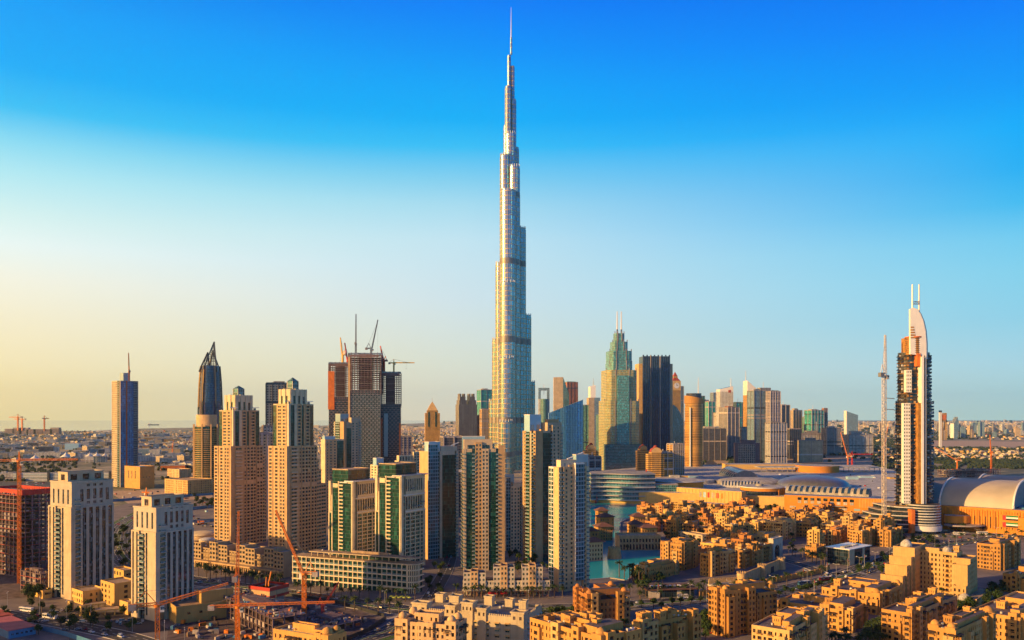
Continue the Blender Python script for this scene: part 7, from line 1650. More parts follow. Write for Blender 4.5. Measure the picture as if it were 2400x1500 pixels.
 def disc(px, Y, r, h, mat='roof_pale', dome=0, name='disc_roof', side='roof_grey'):
  x, _ = at(px, Y); m = MB(); m.cyl(x, Y, r, zr - .5, zr + h, side, 36, cap=mat)
  if dome: m.dome(x, Y, r * .96, zr + h, mat, 30, 6, dome)
  m.build(name, e)
 disc(1690, 1560, 48, 4, 'roof_pale'); disc(1760, 1480, 60, 5, 'roof_pale', .10); disc(1905, 1420, 62, 3, 'metal_grey', .28); disc(1915, 1800, 45, 14, 'roof_pale', 0, side='mall_orange'); disc(1640, 1500, 26, 6, 'roof_pale'); disc(1832, 1330, 22, 4, 'metal_white', .2)
 m = MB(); x, _ = at(1700, 1900); x2, _ = at(1880, 1900); m.box(x, x2, 1880, 1930, 0, 30, 'mall_sand', 'roof_pale'); m.build('rear_hall', e)
 for k in range(16):
  m = MB(); x, y = at(g.uniform(1480, 2160), g.uniform(1380, 1650)); w = g.uniform(8, 30); m.box(x, x + w, y, y + w * g.uniform(.4, .9), zr, zr + g.uniform(2, 6), g.choice(['mall_sand', 'roof_pale', 'metal_grey', 'screen_blue', 'mall_orange']), 'roof_pale'); m.build('roof_block', e)
 for k in range(60):
  m = MB(); x, y = at(g.uniform(1440, 2160), g.uniform(1300, 1700)); w = g.uniform(1.5, 4); m.box(x, x + w, y, y + w, zr, zr + g.uniform(1, 3), g.choice(['metal_white', 'metal_grey', 'dark_metal', 'red_fabric' if g.random() < .3 else 'metal_white'])); m.build('air_handler', e)
 m = MB()
 for k in range(24): x, y = at(1785 + 12 * k, 1790); m.box(x, x + 1, y, y + 1, zr, zr + 9, 'concrete')
 a, _ = at(1780, 1790); b, _ = at(2060, 1790); m.box(a, b, 1788, 1830, zr + 9, zr + 11, 'roof_pale', bottom=True); m.build('parking_deck', e)
mall()
plain('vault_metal', (.44, .40, .32), .6, var=.12, scale=.03, metal=.0, streak=False)
def right_hall():
 e = empty('ribbed_hall', 'orange ribbed mall hall with a great barrel roof and two striped flag banners', 'mall')
 p0 = gp(2190, 1238); p1 = gp(2480, 1262); L = math.hypot(p1[0] - p0[0], p1[1] - p0[1]); u = ((p1[0] - p0[0]) / L, (p1[1] - p0[1]) / L); nn = (-u[1], u[0]); h = zat(1183, p0[1])
 Q = lambda a, d: (p0[0] + u[0] * a + nn[0] * d, p0[1] + u[1] * a + nn[1] * d)
 m = MB(); m.prism([Q(0, 0), Q(L, 0), Q(L, 180), Q(0, 180)], 0, h, 'mall_orange', 'roof_grey'); m.build('hall_wall', e)
 n = 46
 for k in range(n):
  m = MB(); a = L * (k + .5) / n; m.prism([Q(a - .7, -1.0), Q(a + .7, -1.0), Q(a + .7, -.01), Q(a - .7, -.01)], 5, h - 2 - (k % 2), 'mall_orange'); m.build('rib', e)
  if k % 2: m = MB(); m.prism([Q(a + .75, -.3), Q(a + 1.7, -.3), Q(a + 1.7, -.01), Q(a + .75, -.01)], 6, h * .66, 'timber_dark'); m.build('slot_window', e)
 a0 = 78 * p0[1] / F; c = Q(27, -6); m = MB(); m.cyl(c[0], c[1], 15, 10, 19, 'mall_orange', 30, cap='roof_pale', ry=10); m.build('entrance_canopy', e)
 m = MB(); m.cyl(c[0] + 4, c[1] - 10, 24, 7.5, 9, 'concrete', 30, ry=14); m.build('entrance_canopy', e)
 m = MB(); q = lambda t, d: Q(t, d); m.prism([q(72, -2.4), q(92, -2.4), q(92, -1.05), q(72, -1.05)], 8, h * .80, 'mall_orange'); m.prism([q(92.1, -6), q(125, -6), q(125, -1.05), q(92.1, -1.05)], 6, h * .72, 'mall_orange'); m.build('banner_panel', e)
 for z0 in (h * .58, h * .30):
  f = []
  for a, b, za, zb, c2 in ((75, 78.6, 0, 5.6, 'flag_red'), (78.6, 91, 3.75, 5.6, 'flag_green'), (78.6, 91, 1.88, 3.74, 'flag_white'), (78.6, 91, 0, 1.87, 'flag_black')):
   m = MB(); m.prism([Q(a, -2.8), Q(b - .02, -2.8), Q(b - .02, -2.45), Q(a, -2.45)], z0 + za, z0 + zb, c2, None, True); f.append(m)
  b0 = f[0].build('flag_banner', e)
  for x in f[1:]: x.build('stripe', b0)
 x0, x1 = 4, 84; n = 14
 for base, dep, ht, xa, xb in ((8, 62, zat(1120, 1080) - h, x0, x1), (72, 60, zat(1110, 1130) - h, x0 + 24, x1 + 4)):
  m = MB(); P = [(base + dep * (1 - cos(pi / 2 * i / n)), h + ht * sin(pi / 2 * i / n)) for i in range(n + 1)] + [(base + dep + 30, h + ht - 5), (base + dep + 55, h + ht * .4)]
  for (d0, z0), (d1, z1) in zip(P, P[1:]):
   A, B = Q(xa, d0), Q(xb, d0); C, D = Q(xb, d1), Q(xa, d1); m.face([(A[0], A[1], z0), (B[0], B[1], z0), (C[0], C[1], z1), (D[0], D[1], z1)], 'vault_metal', smooth=True)
  for xx in (xa, xb): m.face([(Q(xx, d)[0], Q(xx, d)[1], zz) for d, zz in P] + [(Q(xx, P[-1][0])[0], Q(xx, P[-1][0])[1], h - .5), (Q(xx, base)[0], Q(xx, base)[1], h - .5)], 'concrete')
  for xx in (xa, xb):
   for (d0, z0), (d1, z1) in zip(P, P[1:]): A, B = Q(xx, d0), Q(xx, d1); m.bar((A[0], A[1], z0 + .4), (B[0], B[1], z1 + .4), .9, 'metal_white')
  m.build('barrel_roof', e)
 for k in range(10): m = MB(); A = Q(100 + 5 * k, 10); m.box(A[0], A[0] + 3, A[1] + 8, A[1] + 60, h, h + 1.4, 'blue_panel'); m.build('skylight', e)
right_hall()
# ------------------------------------------------------------------ low city, far towers, villas, woods
g = random.Random(5)
def low_block(px, py, wpx, h, mat, label, group, name='low_block', th=None, top=True):
 X, Y = gp(px, py); w = wpx / F * Y; d = w * g.uniform(.5, .9); m = MB(); m.box(-w / 2, w / 2, 0, d, 0, h, mat, g.choice(['roof_pale', 'roof_grey', 'roof_sand'])); m.ring(-w / 2 - .2, w / 2 + .2, -.2, d + .2, h - .4, h + .9, .5, 'roof_pale')
 k = 1.0
 if top:
  a = g.uniform(-.4, .1) * w; m.box(a, a + w * .28, d * .2, d * .6, h, h + 3.2, 'roof_pale'); m.box(-w * .4, -w * .2, d * .3, d * .5, h, h + 1.6, 'metal_grey')
 o = m.build(name, None, None, label, 'building', group); o.location = (X, Y, 0); o.rotation_euler = (0, 0, th if th is not None else g.choice([.3, .35, .45, -.6])); return o
# low modern district at the left
words = {'low_white': 'white', 'low_beige': 'sand-coloured', 'low_dark': 'dark glass', 'far_blue': 'blue glass', 'far_gold': 'golden'}
for k in range(300):
 py = 1022 + 110 * g.random() ** 1.3; px = g.uniform(-40, 500)
 if py > 1108 and px > 240 or py > 1090 and 240 < px < 400: continue
 if px < 265 and py > 1084: continue
 mt = g.choice(['low_white', 'low_white', 'low_beige', 'low_beige', 'low_dark', 'low_dark', 'far_blue', 'far_gold'])
 low_block(px, py, g.uniform(12, 34) * (.6 + (py - 1020) / 120), g.uniform(9, 22), mt, f'{words[mt]} low-rise block in the modern district left of the round banded tower', 'low-rise blocks of the left-hand district')
for lab, px, py, w, h, mt in [('cream block with dark square windows, left of the slim tower', 110, 1072, 60, 16, 'low_white'), ('white framed low block under the tent roofs', 225, 1078, 54, 17, 'low_white'), ('pale blue sloping-sided block in the low district', 168, 1054, 30, 26, 'screen_blue'), ('dark blue apartment block right of the slim tower', 338, 1070, 26, 26, 'far_blue'), ('white-framed twin block right of the slim tower', 362, 1072, 24, 25, 'low_white'),
                              ('brown unfinished block behind an orange crane, left of the round banded tower', 398, 1066, 46, 22, 'low_beige'), ('orange-sided low warehouse left of the round banded tower', 405, 1102, 54, 12, 'net_orange'), ('brown low warehouse just left of the round banded tower', 432, 1098, 44, 14, 'low_dark'), ('white low hall at the left edge behind the orange crane', 12, 1118, 34, 9, 'roof_pale')]:
 low_block(px, py, w, h, mt, lab, None, 'low_building', .2)
def striped_hall():
 X, Y = gp(30, 1128); s = Y / F; w = 235 * s; e = empty('striped_hall', 'long white and blue striped exhibition hall behind the pale strip-windowed tower', 'hall', X, Y, .05)
 for k in range(6): m = MB(); m.box(0, w, 0, 30, k * 3, k * 3 + 1.7, 'spandrel_white', 'roof_pale', True); m.build('white_band', e)
 m = MB(); m.box(.5, w - .5, .5, 29, 0, 17, 'curtain_blue', 'roof_pale'); m.build('glass_wall', e)
 for k in range(4): m = MB(); x = w * (.04 + .3 * k); m.prism([(x, -3), (x + 5, -3), (x + 5, 0), (x, 0)], 0, 21, 'dark_metal'); m.build('pylon', e)
striped_hall()
for lab, px, py in [('leftmost white tent roof above the striped hall', 75, 1092), ('largest white tent roof, above the middle of the striped hall', 148, 1088), ('third white tent roof from the left', 204, 1086), ('fourth white tent roof from the left', 221, 1085), ('small rightmost white tent roof beside the slim tower', 240, 1084)]:
 X, Y = gp(px, py); e = empty('tent_roof', lab, 'tent', X, Y + 15); r = 16 if 'largest' in lab else (8 if 'small' in lab else 12); m = MB(); n = 12; pr = None
 for j in range(7):
  t_ = j / 6; rr = r * (1 - t_) ** 1.8 + .3; ring = [(rr * cos(2 * pi * i / n), rr * sin(2 * pi * i / n), 20 + 14 * t_ * r / 14 + (1.2 if i % 3 == 0 else 0) * (1 - t_)) for i in range(n)]
  if pr:
   for i in range(n): m.face([pr[i], pr[(i + 1) % n], ring[(i + 1) % n], ring[i]], 'tent_white', smooth=True)
  pr = ring
 m.build('canopy', e); m = MB(); m.cyl(0, 0, .4, 0, 20 + r + 2, 'metal_white', 8)
 for i in range(4): a = pi / 4 + i * pi / 2; m.cyl(r * .9 * cos(a), r * .9 * sin(a), .3, 0, 20.5, 'metal_white', 6)
 m.build('mast', e)
# far-off building site on the shore with its cranes, and ships
for k in range(7):
 px = 12 + 17 * k + g.uniform(-3, 3); Y = 6200; s = Y / F; X, _ = at(px, Y); m = MB(); w = 22 * s
 for q in range(5): m.box(0, w, 0, 40, q * 9, q * 9 + 5, 'concrete_purple', bottom=True)
 m.box(3, w - 3, 4, 36, 0, 42 + g.uniform(-8, 12), 'concrete'); o = m.build('shore_building_site', None, None, 'hazy unfinished slab block of the shoreline building site', 'building site', 'unfinished blocks on the far shore'); o.location = (X, Y, 0)
for lab, px, h0, hd in [('leftmost hazy crane of the shoreline building site', 42, 110, 175), ('second hazy crane of the shoreline building site', 52, 95, 170), ('hazy crane at the right end of the shoreline building site', 104, 100, 95)]:
 X, Y = at(px, 6200)[0], 6200; crane(lab, X, Y, 30, h0 + 20, hd, 70, back=30, s=6, r=1.4, mat='crane_orange')
def ship(label, px, py, L):
 X, Y = gp(px, py); Y = min(Y, 14000); X = (px - 1200) / F * Y; e = empty('cargo_ship', label, 'ship', X, Y, .05, .6); m = MB(); m.prism([(-L / 2, -8), (L * .42, -8), (L / 2, 0), (L * .42, 8), (-L / 2, 8)], 0, 11, 'slab_red' if L < 150 else 'dark_metal', 'roof_grey'); m.build('hull', e); m = MB(); m.box(-L * .45, -L * .34, -7, 7, 11, 32, 'metal_white'); m.bar((-L * .4, 0, 32), (-L * .4, 0, 42), .8, 'metal_white'); m.build('bridge', e)
ship('long low cargo ship on the hazy sea between the slim tower and the leaf-crowned tower', 360, 996, 170)
def islet():
 P = [gp(x, y) for x, y in ((196, 1012), (262, 1012), (262, 1010.6), (230, 1010.2))]; m = MB(); m.prism(P, .5, 6, 'kerb'); m.build('breakwater', None, 'structure')
islet()
# far towers along the right horizon
for k in range(75):
 px = g.choice([g.uniform(1940, 2110), g.uniform(2205, 2420), g.uniform(2200, 2400), g.uniform(1660, 1720)]); Y = g.uniform(5200, 8200); s = Y / F; X, _ = at(px, Y); w = g.uniform(4, 11) * s; h = g.uniform(28, 72) if g.random() < .88 else g.uniform(75, 105); mt = g.choice(['far_blue', 'far_white', 'far_beige', 'far_grey', 'far_blue']); m = MB()
 m.box(-w / 2, w / 2, 0, w * .8, 0, h, mt); m.box(-w * .2, w * .25, w * .2, w * .6, h, h + g.uniform(3, 9), mt); o = m.build('distant_tower', None, None, 'hazy distant tower on the right horizon beyond the wooded villas', 'tower', 'hazy towers on the right horizon'); o.location = (X, Y, 0); o.rotation_euler = (0, 0, g.uniform(-.3, .4))
def distant(label, px, w, ytop, Y, mat, fn):
 s = Y / F; X, _ = at(px, Y); e = empty('landmark_building', label, 'building', X, Y); fn(e, w * s, zat(ytop, Y)); return e
def f_wave(e, w, h): m = MB(); n = 8; m.prism([(0, 0), (w, 0), (w, 40), (0, 40)], 0, 0, 'far_blue', z1s=[h, h * .86, h * .86, h]); m.build('body', e); m = MB(); m.box(-3, 0, 0, 40, 0, h + 4, 'metal_white'); m.build('edge_fin', e)
distant('hazy sail-shaped blue building on the right horizon, left of the scorched hotel tower', 1985, 26, 964, 5200, None, f_wave)
def f_tri(e, w, h): m = MB(); m.prism([(0, 0), (w, 0), (w, 40), (0, 40)], 0, 0, 'far_blue', z1s=[h * .7, h, h, h * .7]); m.build('body', e); m = MB(); m.face([(0, -.5, h * .7), (w, -.5, h), (w, 40.5, h), (0, 40.5, h * .7)], 'metal_white'); m.box(-2, -.1, 0, 40, 0, h * .7, 'metal_white'); m.build('roof', e)
distant('hazy blue building with a slanting white roof on the right horizon', 2236, 9, 977, 5000, None, f_tri)
def f_frame(e, w, h): m = MB(); m.box(0, w * .2, 0, 20, 0, h, 'far_gold'); m.box(w * .8, w, 0, 20, 0, h, 'far_gold'); m.box(0, w, 0, 20, h * .72, h + 10, 'far_gold', bottom=True); m.box(w * .2, w * .8, 2, 18, 0, h * .4, 'far_beige'); m.build('body', e); m = MB(); m.box(w * .1, w * .9, -1, -.1, h * .8, h, 'net_orange'); m.build('panel', e)
distant('hazy golden square-arched building on the horizon, right of the scorched hotel tower', 2208, 11, 972, 4800, None, f_frame)
def f_pyl(e, w, h):
 for x in (0, w): m = MB(); m.box(x, x + 5, 0, 6, 0, h, 'metal_white'); m.build('leg', e)
 m = MB(); m.box(0, w + 5, 0, 6, h - 8, h, 'metal_white', bottom=True); m.build('beam', e)
distant('tall pale frame-like twin mast on the plain, just right of the scorched hotel tower', 2202, 3.0, 962, 3600, None, f_pyl)
for lab, px, w, yt, Y, mt in [('long cream exhibition hall in front of the deep teal block', 1880, 62, 1016, 3000, 'roof_pale'), ('twin grey framed block right of the deep teal glass block', 1938, 36, 1004, 2950, 'far_grey'), ('long beige arcaded block among the trees below the deep teal block', 1874, 58, 1033, 2500, 'low_beige'), ('dark unfinished block with a red crane, left of the deep teal block', 1852, 28, 1006, 2700, 'low_dark'), ('long low stadium-like white roof beyond the woods', 1990, 60, 1020, 3000, 'roof_pale')]:
 far_tower(lab, px, px + w, yt, Y, mt, 40, .1, name='low_building', cat='building')
for lab, px, pyb, pyt, hd, jb, lf, mt in [('orange luffing crane standing in the woods, leaning left, beyond the mall', 1987, 1104, 1070, 150, 62, 74, 'crane_orange'), ('short red crane beside the orange one beyond the mall', 1997, 1104, 1066, 4, 55, None, 'crane_red'), ('orange luffing crane behind the scorched hotel tower, leaning right', 2072, 1098, 1050, 40, 60, 68, 'crane_orange'), ('orange crane with a long jib slanting left, right of the scorched hotel tower', 2243, 1108, 1080, 152, 72, 32, 'crane_orange'),
                                      ('orange vertical crane above the barrel-roofed hall', 2323, 1108, 1066, 95, 48, 85, 'crane_orange'), ('small orange crane in front of the low district, left of the round banded tower', 404, 1068, 1050, 85, 26, 75, 'crane_orange'), ('red mobile crane leaning right at the water beside the wave-fronted mall wing', 1503, 1176, 1170, 60, 52, 62, 'crane_red'), ('upright red crane at the lake edge in front of the wave-fronted mall wing', 1397, 1178, 1172, 95, 40, 86, 'crane_red'), ('orange stub crane on the sand lot behind the pale towers', 343, 1176, 1156, 170, 8, None, 'crane_orange')]:
 crane_px(lab, px, pyb, pyt, hd, jb, luff=lf, back=10, s=2.4, r=.34, mat=mt)
X, Y, th, w, d = corner(2190, 2260, 2420, 1124, 10)
frame_site('long low car-park frame under construction behind the barrel-roofed hall', X, Y + 60, th, 130, 40, 3, 5, slab='slab_pale', col='concrete_purple')
# ---- villas: three kinds, the nearest as things, the rest as one mass
def villa_mesh(k):
 q = random.Random(k); m = MB(); w, d, h = q.uniform(11, 17), q.uniform(9, 13), q.uniform(6, 8.5); mt = ['stone_white', 'cream', 'beige_pale', 'stone_white', 'mall_sand'][k % 5]
 m.box(-w / 2, w / 2, -d / 2, d / 2, 0, h, mt, 'roof_pale'); m.box(-w / 2 - 4, -w / 2, -d / 4, d / 2, 0, h * .5, mt, 'roof_pale'); m.box(-w * .2, w * .2, 0, d * .4, h, h + 2.8, mt, 'roof_pale'); m.ring(-w / 2 - .1, w / 2 + .1, -d / 2 - .1, d / 2 + .1, h - .3, h + .7, .4, mt)
 for i in range(4): x = -w / 2 + w * (i + .3) / 4; m.box(x, x + 1.3, -d / 2 - .06, -d / 2 - .01, h * .55, h * .8, 'pane_dark'); m.box(x, x + 1.3, -d / 2 - .06, -d / 2 - .01, h * .1, h * .35, 'pane_dark')
 if k % 3 == 1: hip(m, -w / 2, w / 2, -d / 2, d / 2, h + .8, 2.2, .6, 'roof_red' if k % 2 else 'roof_tile')
 m.ring(-w, w, -d, d, 0, 2, .3, mt); return m
vm = [villa_mesh(k) for k in range(6)]; vme = [m.mesh('villa') for m in vm]
spots = []
for k in range(15000):
 px = g.uniform(-60, 2460); py = 985 + 95 * g.random() ** 1.5
 if 1100 < px < 1640 and py > 1000: continue
 Yv = F * EYE / (py - 975)
 if Yv > 9000: continue
 if px < 1000 and py < 1011 - 9 * max(0, px) / 780 + 3: continue
 if px < 480 and py > 1052: continue
 if 480 < px < 1000 and py > 1066: continue
 if px > 1640 and py > 1092: continue
 if px > 1640 and g.random() < (.72 if py > 1000 else .35): continue
 if 1782 < px < 2050 and 1066 < py < 1100: continue
 if px > 2180 and 1031 < py < 1050: continue
 X, Y = gp(px, py)
 nse = sin(X * .004 + 1.3) * cos(Y * .0031) + .5 * sin(X * .011 + Y * .007)
 if px > 1640 and nse > .35: continue
 spots.append((Y, X, px))
spots.sort(); mass = MB(); cnt = 0
for Y, X, px in spots:
 k = g.randrange(6); a = g.choice([0.2, .35, .5, -.3]) + g.choice([0, pi / 2])
 if cnt < 300:
  o = bpy.data.objects.new('villa', vme[k]); COL.objects.link(o); o.location = (X, Y, 0); o.rotation_euler = (0, 0, a); cnt += 1
  tag(o, ('pale flat-roofed villa among the trees right of the gold drum tower' if px > 1600 else 'pale flat-roofed villa on the plain beyond the towers at the left'), 'villa', 'villas among the trees' if px > 1600 else 'villas on the left-hand plain')
 else:
  c, s_ = cos(a), sin(a); w, d, h = g.uniform(10, 22), g.uniform(9, 14), g.uniform(5.5, 11); mt = g.choice(['stone_white', 'cream', 'beige_pale', 'mall_sand', 'low_white', 'apricot', 'roof_red' if g.random() < .15 else 'cream'])
  P = [(X + c * x - s_ * y, Y + s_ * x + c * y) for x, y in ((-w / 2, -d / 2), (w / 2, -d / 2), (w / 2, d / 2), (-w / 2, d / 2))]; mass.prism(P, 0, h, mt, 'roof_pale')
for k in range(5000):
 px = g.uniform(-60, 2460); Yv = 8500 + 11000 * g.random() ** 1.4; X = (px - 1200) / F * Yv
 if px < 1000 and F * EYE / Yv + 975 < 1011 - 9 * max(0, px) / 780 + 2: continue
 w, d, h = g.uniform(20, 60), g.uniform(20, 60), g.uniform(8, 20) if g.random() < .93 else g.uniform(25, 60); mass.box(X - w / 2, X + w / 2, Yv, Yv + d, 0, h, g.choice(['stone_white', 'cream', 'beige_pale', 'leaf_far', 'low_white', 'far_beige']), 'roof_pale')
mass.build('distant_villas', None, 'stuff', 'mass of tiny pale villas spreading over the plain towards the horizon', 'villas')
# ---- woods
def wood(name, label, count, test, seed, r0=3.0, r1=6.0, mat='leaf_far', lo=1.15):
 q = random.Random(seed); b = MB(); n = 0
 while n < count:
  px, py = test(q)
  if px is None: continue
  X, Y = gp(px, py); n += 1
  for c in range(q.choice([2, 3, 3])):
   r = q.uniform(r0, r1); cx, cy = X + q.uniform(-r, r) * 1.6, Y + q.uniform(-r, r) * 1.6; cz = r * .75; vs = []
   for j, zz in enumerate((-.7, .05, .65)):
    rr = (.75, 1.0, .66)[j] * r; vs.append([(cx + rr * q.uniform(.7, 1.25) * cos(2 * pi * (i + .3 * j) / 6), cy + rr * q.uniform(.7, 1.25) * sin(2 * pi * (i + .3 * j) / 6), max(.1, cz + zz * r * q.uniform(.75, 1.25))) for i in range(6)])
   for j in range(2):
    for i in range(6): b.face([vs[j][i], vs[j][(i + 1) % 6], vs[j + 1][(i + 1) % 6], vs[j + 1][i]], mat)
   tp = (cx, cy, cz + r * q.uniform(.8, 1.1))
   for i in range(6): b.face([vs[2][i], vs[2][(i + 1) % 6], tp], mat)
 b.build(name, None, 'stuff', label, 'trees')
def t_right(q):
 px = q.uniform(1640, 2450); py = 1002 + 98 * q.random() ** 1.3; X, Y = gp(px, py); nse = sin(X * .004 + 1.3) * cos(Y * .0031) + .5 * sin(X * .011 + Y * .007)
 if nse < -.25 and q.random() < .75: return None, None
 if 1782 < px < 2050 and 1068 < py < 1102 and q.random() < .93: return None, None
 if px > 2180 and 1031 < py < 1050: return None, None
 if 1640 < px < 1700 and q.random() < .6: return None, None
 return px, py
wood('distant_woodland', 'dark green woodland between the villas on the right-hand plain', 4200, t_right, 3)
def t_left(q):
 px = q.uniform(-60, 1060); py = 1010 + 120 * q.random() ** 1.6; X, Y = gp(px, py); nse = sin(X * .003 + .4) * cos(Y * .0024 + 1) + .5 * sin(X * .009 + Y * .006)
 if px > 500 and py > 1085: return None, None
 if nse < .25 and q.random() < .88: return None, None
 return px, py
wood('distant_trees', 'scattered dark trees between the pale villas of the left-hand plain', 1300, t_left, 4, 2.6, 5)
# ------------------------------------------------------------------ trees, palms, vehicles, lamps, people
def leaf_tree(k):
 q = random.Random(900 + k); e = empty('garden_tree', 'x', 'tree'); t = MB(); H = q.uniform(4.6, 6.2); t.bar((0, 0, 0), (.15, .1, H * .5), .22, 'bark', .14)
 for i in range(5): a = 2 * pi * i / 5 + q.uniform(-.3, .3); t.bar((.15, .1, H * .48), (1.5 * cos(a), 1.5 * sin(a), H * .8), .1, 'bark', .04)
 tr = t.build('trunk', e); c = MB(); lobes = [(q.uniform(-1.5, 1.5), q.uniform(-1.5, 1.5), H * q.uniform(.62, .95), q.uniform(1.0, 1.7)) for _ in range(7)]
 for _ in range(330):
  lx, ly, lz, lr = q.choice(lobes); v = Vector((q.gauss(0, 1), q.gauss(0, 1), q.gauss(0, 1))).normalized() * lr * q.uniform(.6, 1.05); p = Vector((lx, ly, lz)) + v
  a = Vector((q.gauss(0, 1), q.gauss(0, 1), q.gauss(0, 1))).normalized() * q.uniform(.25, .5); b = v.cross(a).normalized() * q.uniform(.2, .45) if v.length else Vector((.3, 0, 0)); c.face([tuple(p - a), tuple(p + b), tuple(p + a), tuple(p - b)], 'leaf_dark')
 cr = c.build('crown', e); remember(e, tr, cr); return e
def palm(k):
 q = random.Random(700 + k); e = empty('palm_tree', 'x', 'palm'); H = q.uniform(7.5, 9.5); t = MB(); t.cyl(0, 0, .34, 0, H, 'bark', 8, r2=.24); tr = t.build('trunk', e); c = MB()
 for i in range(26):
  a = 2 * pi * i / 26 * 2.4 + q.uniform(-.2, .2); el = q.uniform(-.25, 1.15); L = q.uniform(2.6, 3.5); pts = []
  for j in range(6): s = j / 5; r = L * s * cos(el * (1 - .2 * s)); pts.append(Vector((r * cos(a), r * sin(a), H + L * s * sin(el) - 1.7 * s * s * (1.1 - el * .3))))
  side = Vector((-sin(a), cos(a), 0))
  for j in range(5):
   w0 = .55 * (1 - abs(j / 5 - .35)); w1 = .55 * (1 - abs((j + 1) / 5 - .35)) if j < 4 else .05; dz = Vector((0, 0, -.22))
   for sg in (-1, 1): c.face([tuple(pts[j]), tuple(pts[j + 1]), tuple(pts[j + 1] + side * sg * w1 + dz), tuple(pts[j] + side * sg * w0 + dz)], 'leaf_palm')
 cr = c.build('crown', e); remember(e, tr, cr); return e
T_ = [leaf_tree(k) for k in range(4)]; P_ = [palm(k) for k in range(4)]; used = set(); GT = []
def plant(protos, px, py, label, group, smin=.85, smax=1.25, pos=None):
 k = g.randrange(len(protos)); pr = protos[k]; X, Y = pos or gp(px, py); s = g.uniform(smin, smax)
 if protos is T_: GT.append((Y, X, k, s, label, group)); return
 if pr.name not in used:
  used.add(pr.name); pr.location = (X, Y, .1); pr.rotation_euler = (0, 0, g.uniform(0, 6)); pr.scale = (s, s, s); tag(pr, label, None, group); return
 copy_tree(pr, label, (X, Y, .1), g.uniform(0, 6), s, group)
def along(pts, n, protos, label, group, jit=3, **kw):
 L = densify([gp(*p) for p in pts], 1.5)
 for k in range(n): x, y = L[int((k + .5) / n * (len(L) - 1))]; plant(protos, 0, 0, label, group, pos=(x + g.uniform(-jit, jit) * .4, y + g.uniform(-jit, jit)), **kw)
along([(462, 1350), (560, 1366), (668, 1380)], 13, P_, 'palm in the row before the stepped beige apartment row', 'palms before the stepped apartment row')
along([(690, 1392), (800, 1404), (985, 1412)], 15, P_, 'palm on the pavement before the long cream arcade block', 'palms before the long arcade block')
along([(1068, 1404), (1180, 1404), (1330, 1402)], 15, P_, 'palm on the pavement before the low white terrace', 'palms before the white terrace')
along([(800, 1428), (900, 1438), (950, 1446)], 6, P_, 'palm along the street side of the building site', 'palms beside the building site')
along([(1440, 1404), (1560, 1400), (1660, 1392)], 14, P_, 'palm on the promenade before the glass restaurant', 'palms on the promenade')
along([(1450, 1352), (1480, 1362), (1500, 1376)], 7, P_, 'palm at the edge of the lake promenade', 'palms at the lake edge', smin=1.1, smax=1.5)
along([(1668, 1402), (1790, 1384), (1940, 1354)], 9, P_, 'palm before the yellow-ochre garden wall', 'palms before the garden wall', smin=1.0, smax=1.4)
along([(1845, 1300), (1900, 1316), (1940, 1332)], 12, P_, 'palm in the dense clump between the gatehouse and the glass show pavilion', 'palms beside the gatehouse')
along([(2080, 1262), (2180, 1274), (2330, 1270), (2420, 1262)], 16, P_, 'palm around the coach park below the orange ribbed hall', 'palms round the coach park')
along([(1480, 1414), (1640, 1404), (1830, 1384)], 8, P_, 'palm on the green middle strip of the boulevard', 'palms on the boulevard strip')
def clump(n, x0, x1, y0, y1, protos, label, group, **kw):
 for _ in range(n): plant(protos, g.uniform(x0, x1), g.uniform(y0, y1), label, group, **kw)
clump(26, 1266, 1345, 1446, 1498, T_, 'dense garden tree between the crenellated building and the red-ochre domed block', 'garden trees by the red-ochre block', smin=1.1, smax=1.6)
clump(22, 1350, 1500, 1482, 1512, P_, 'palm in the garden below the red-ochre domed block', 'garden palms below the red-ochre block', smin=.8, smax=1.1)
clump(16, 1600, 1662, 1450, 1508, T_, 'tree in the paved court left of the ochre balcony block', 'court trees left of the balcony block')
clump(30, 2035, 2075, 1478, 1520, P_, 'palm in the dark grove at the bottom, between two ochre blocks', 'palms of the bottom grove', smin=.8, smax=1.1)
clump(18, 1945, 2060, 1492, 1530, P_, 'palm in the dark grove along the bottom edge', 'palms along the bottom edge', smin=.8, smax=1.1)
clump(16, 2310, 2352, 1385, 1425, T_, 'tree in the dark garden right of the stepped building', 'garden trees right of the stepped building', smin=1.1, smax=1.6)
clump(8, 2145, 2215, 1398, 1420, P_, 'small palm in the forecourt of the stepped building', 'forecourt palms', smin=.7, smax=.9)
clump(34, 5, 330, 1424, 1490, T_, 'street tree in the car park below the pale strip-windowed towers', 'street trees below the pale towers', smin=.9, smax=1.3)
clump(10, 180, 230, 1384, 1402, T_, 'tree on the podium terrace of the taller strip-windowed tower', 'podium trees', smin=.8, smax=1.1)
clump(26, 262, 312, 1228, 1330, T_, 'tree beside the curving road between the two pale towers', 'trees beside the curving road', smin=1.0, smax=1.5)
clump(14, 455, 510, 1168, 1196, T_, 'dark tree beside the road below the round banded tower', 'trees below the round banded tower', smin=1.2, smax=1.8)
clump(24, 1190, 1290, 1300, 1345, T_, 'tree in the court between the apartment towers', 'court trees between the apartment towers', smin=.9, smax=1.4)
clump(14, 1000, 1040, 1330, 1395, T_, 'tree beside the side street of queueing cars', 'trees beside the side street', smin=.8, smax=1.2)
clump(40, 2225, 2330, 1222, 1248, T_, 'dark tree in front of the orange ribbed hall', 'trees before the orange ribbed hall', smin=1.2, smax=1.9)
clump(26, 2010, 2110, 1232, 1262, T_, 'dark tree between the old quarter and the scorched hotel tower', 'trees below the scorched hotel tower', smin=1.0, smax=1.6)
clump(22, 1600, 1800, 1195, 1262, P_, 'palm rising among the roofs of the old quarter', 'palms among the old-quarter roofs', smin=.9, smax=1.2)
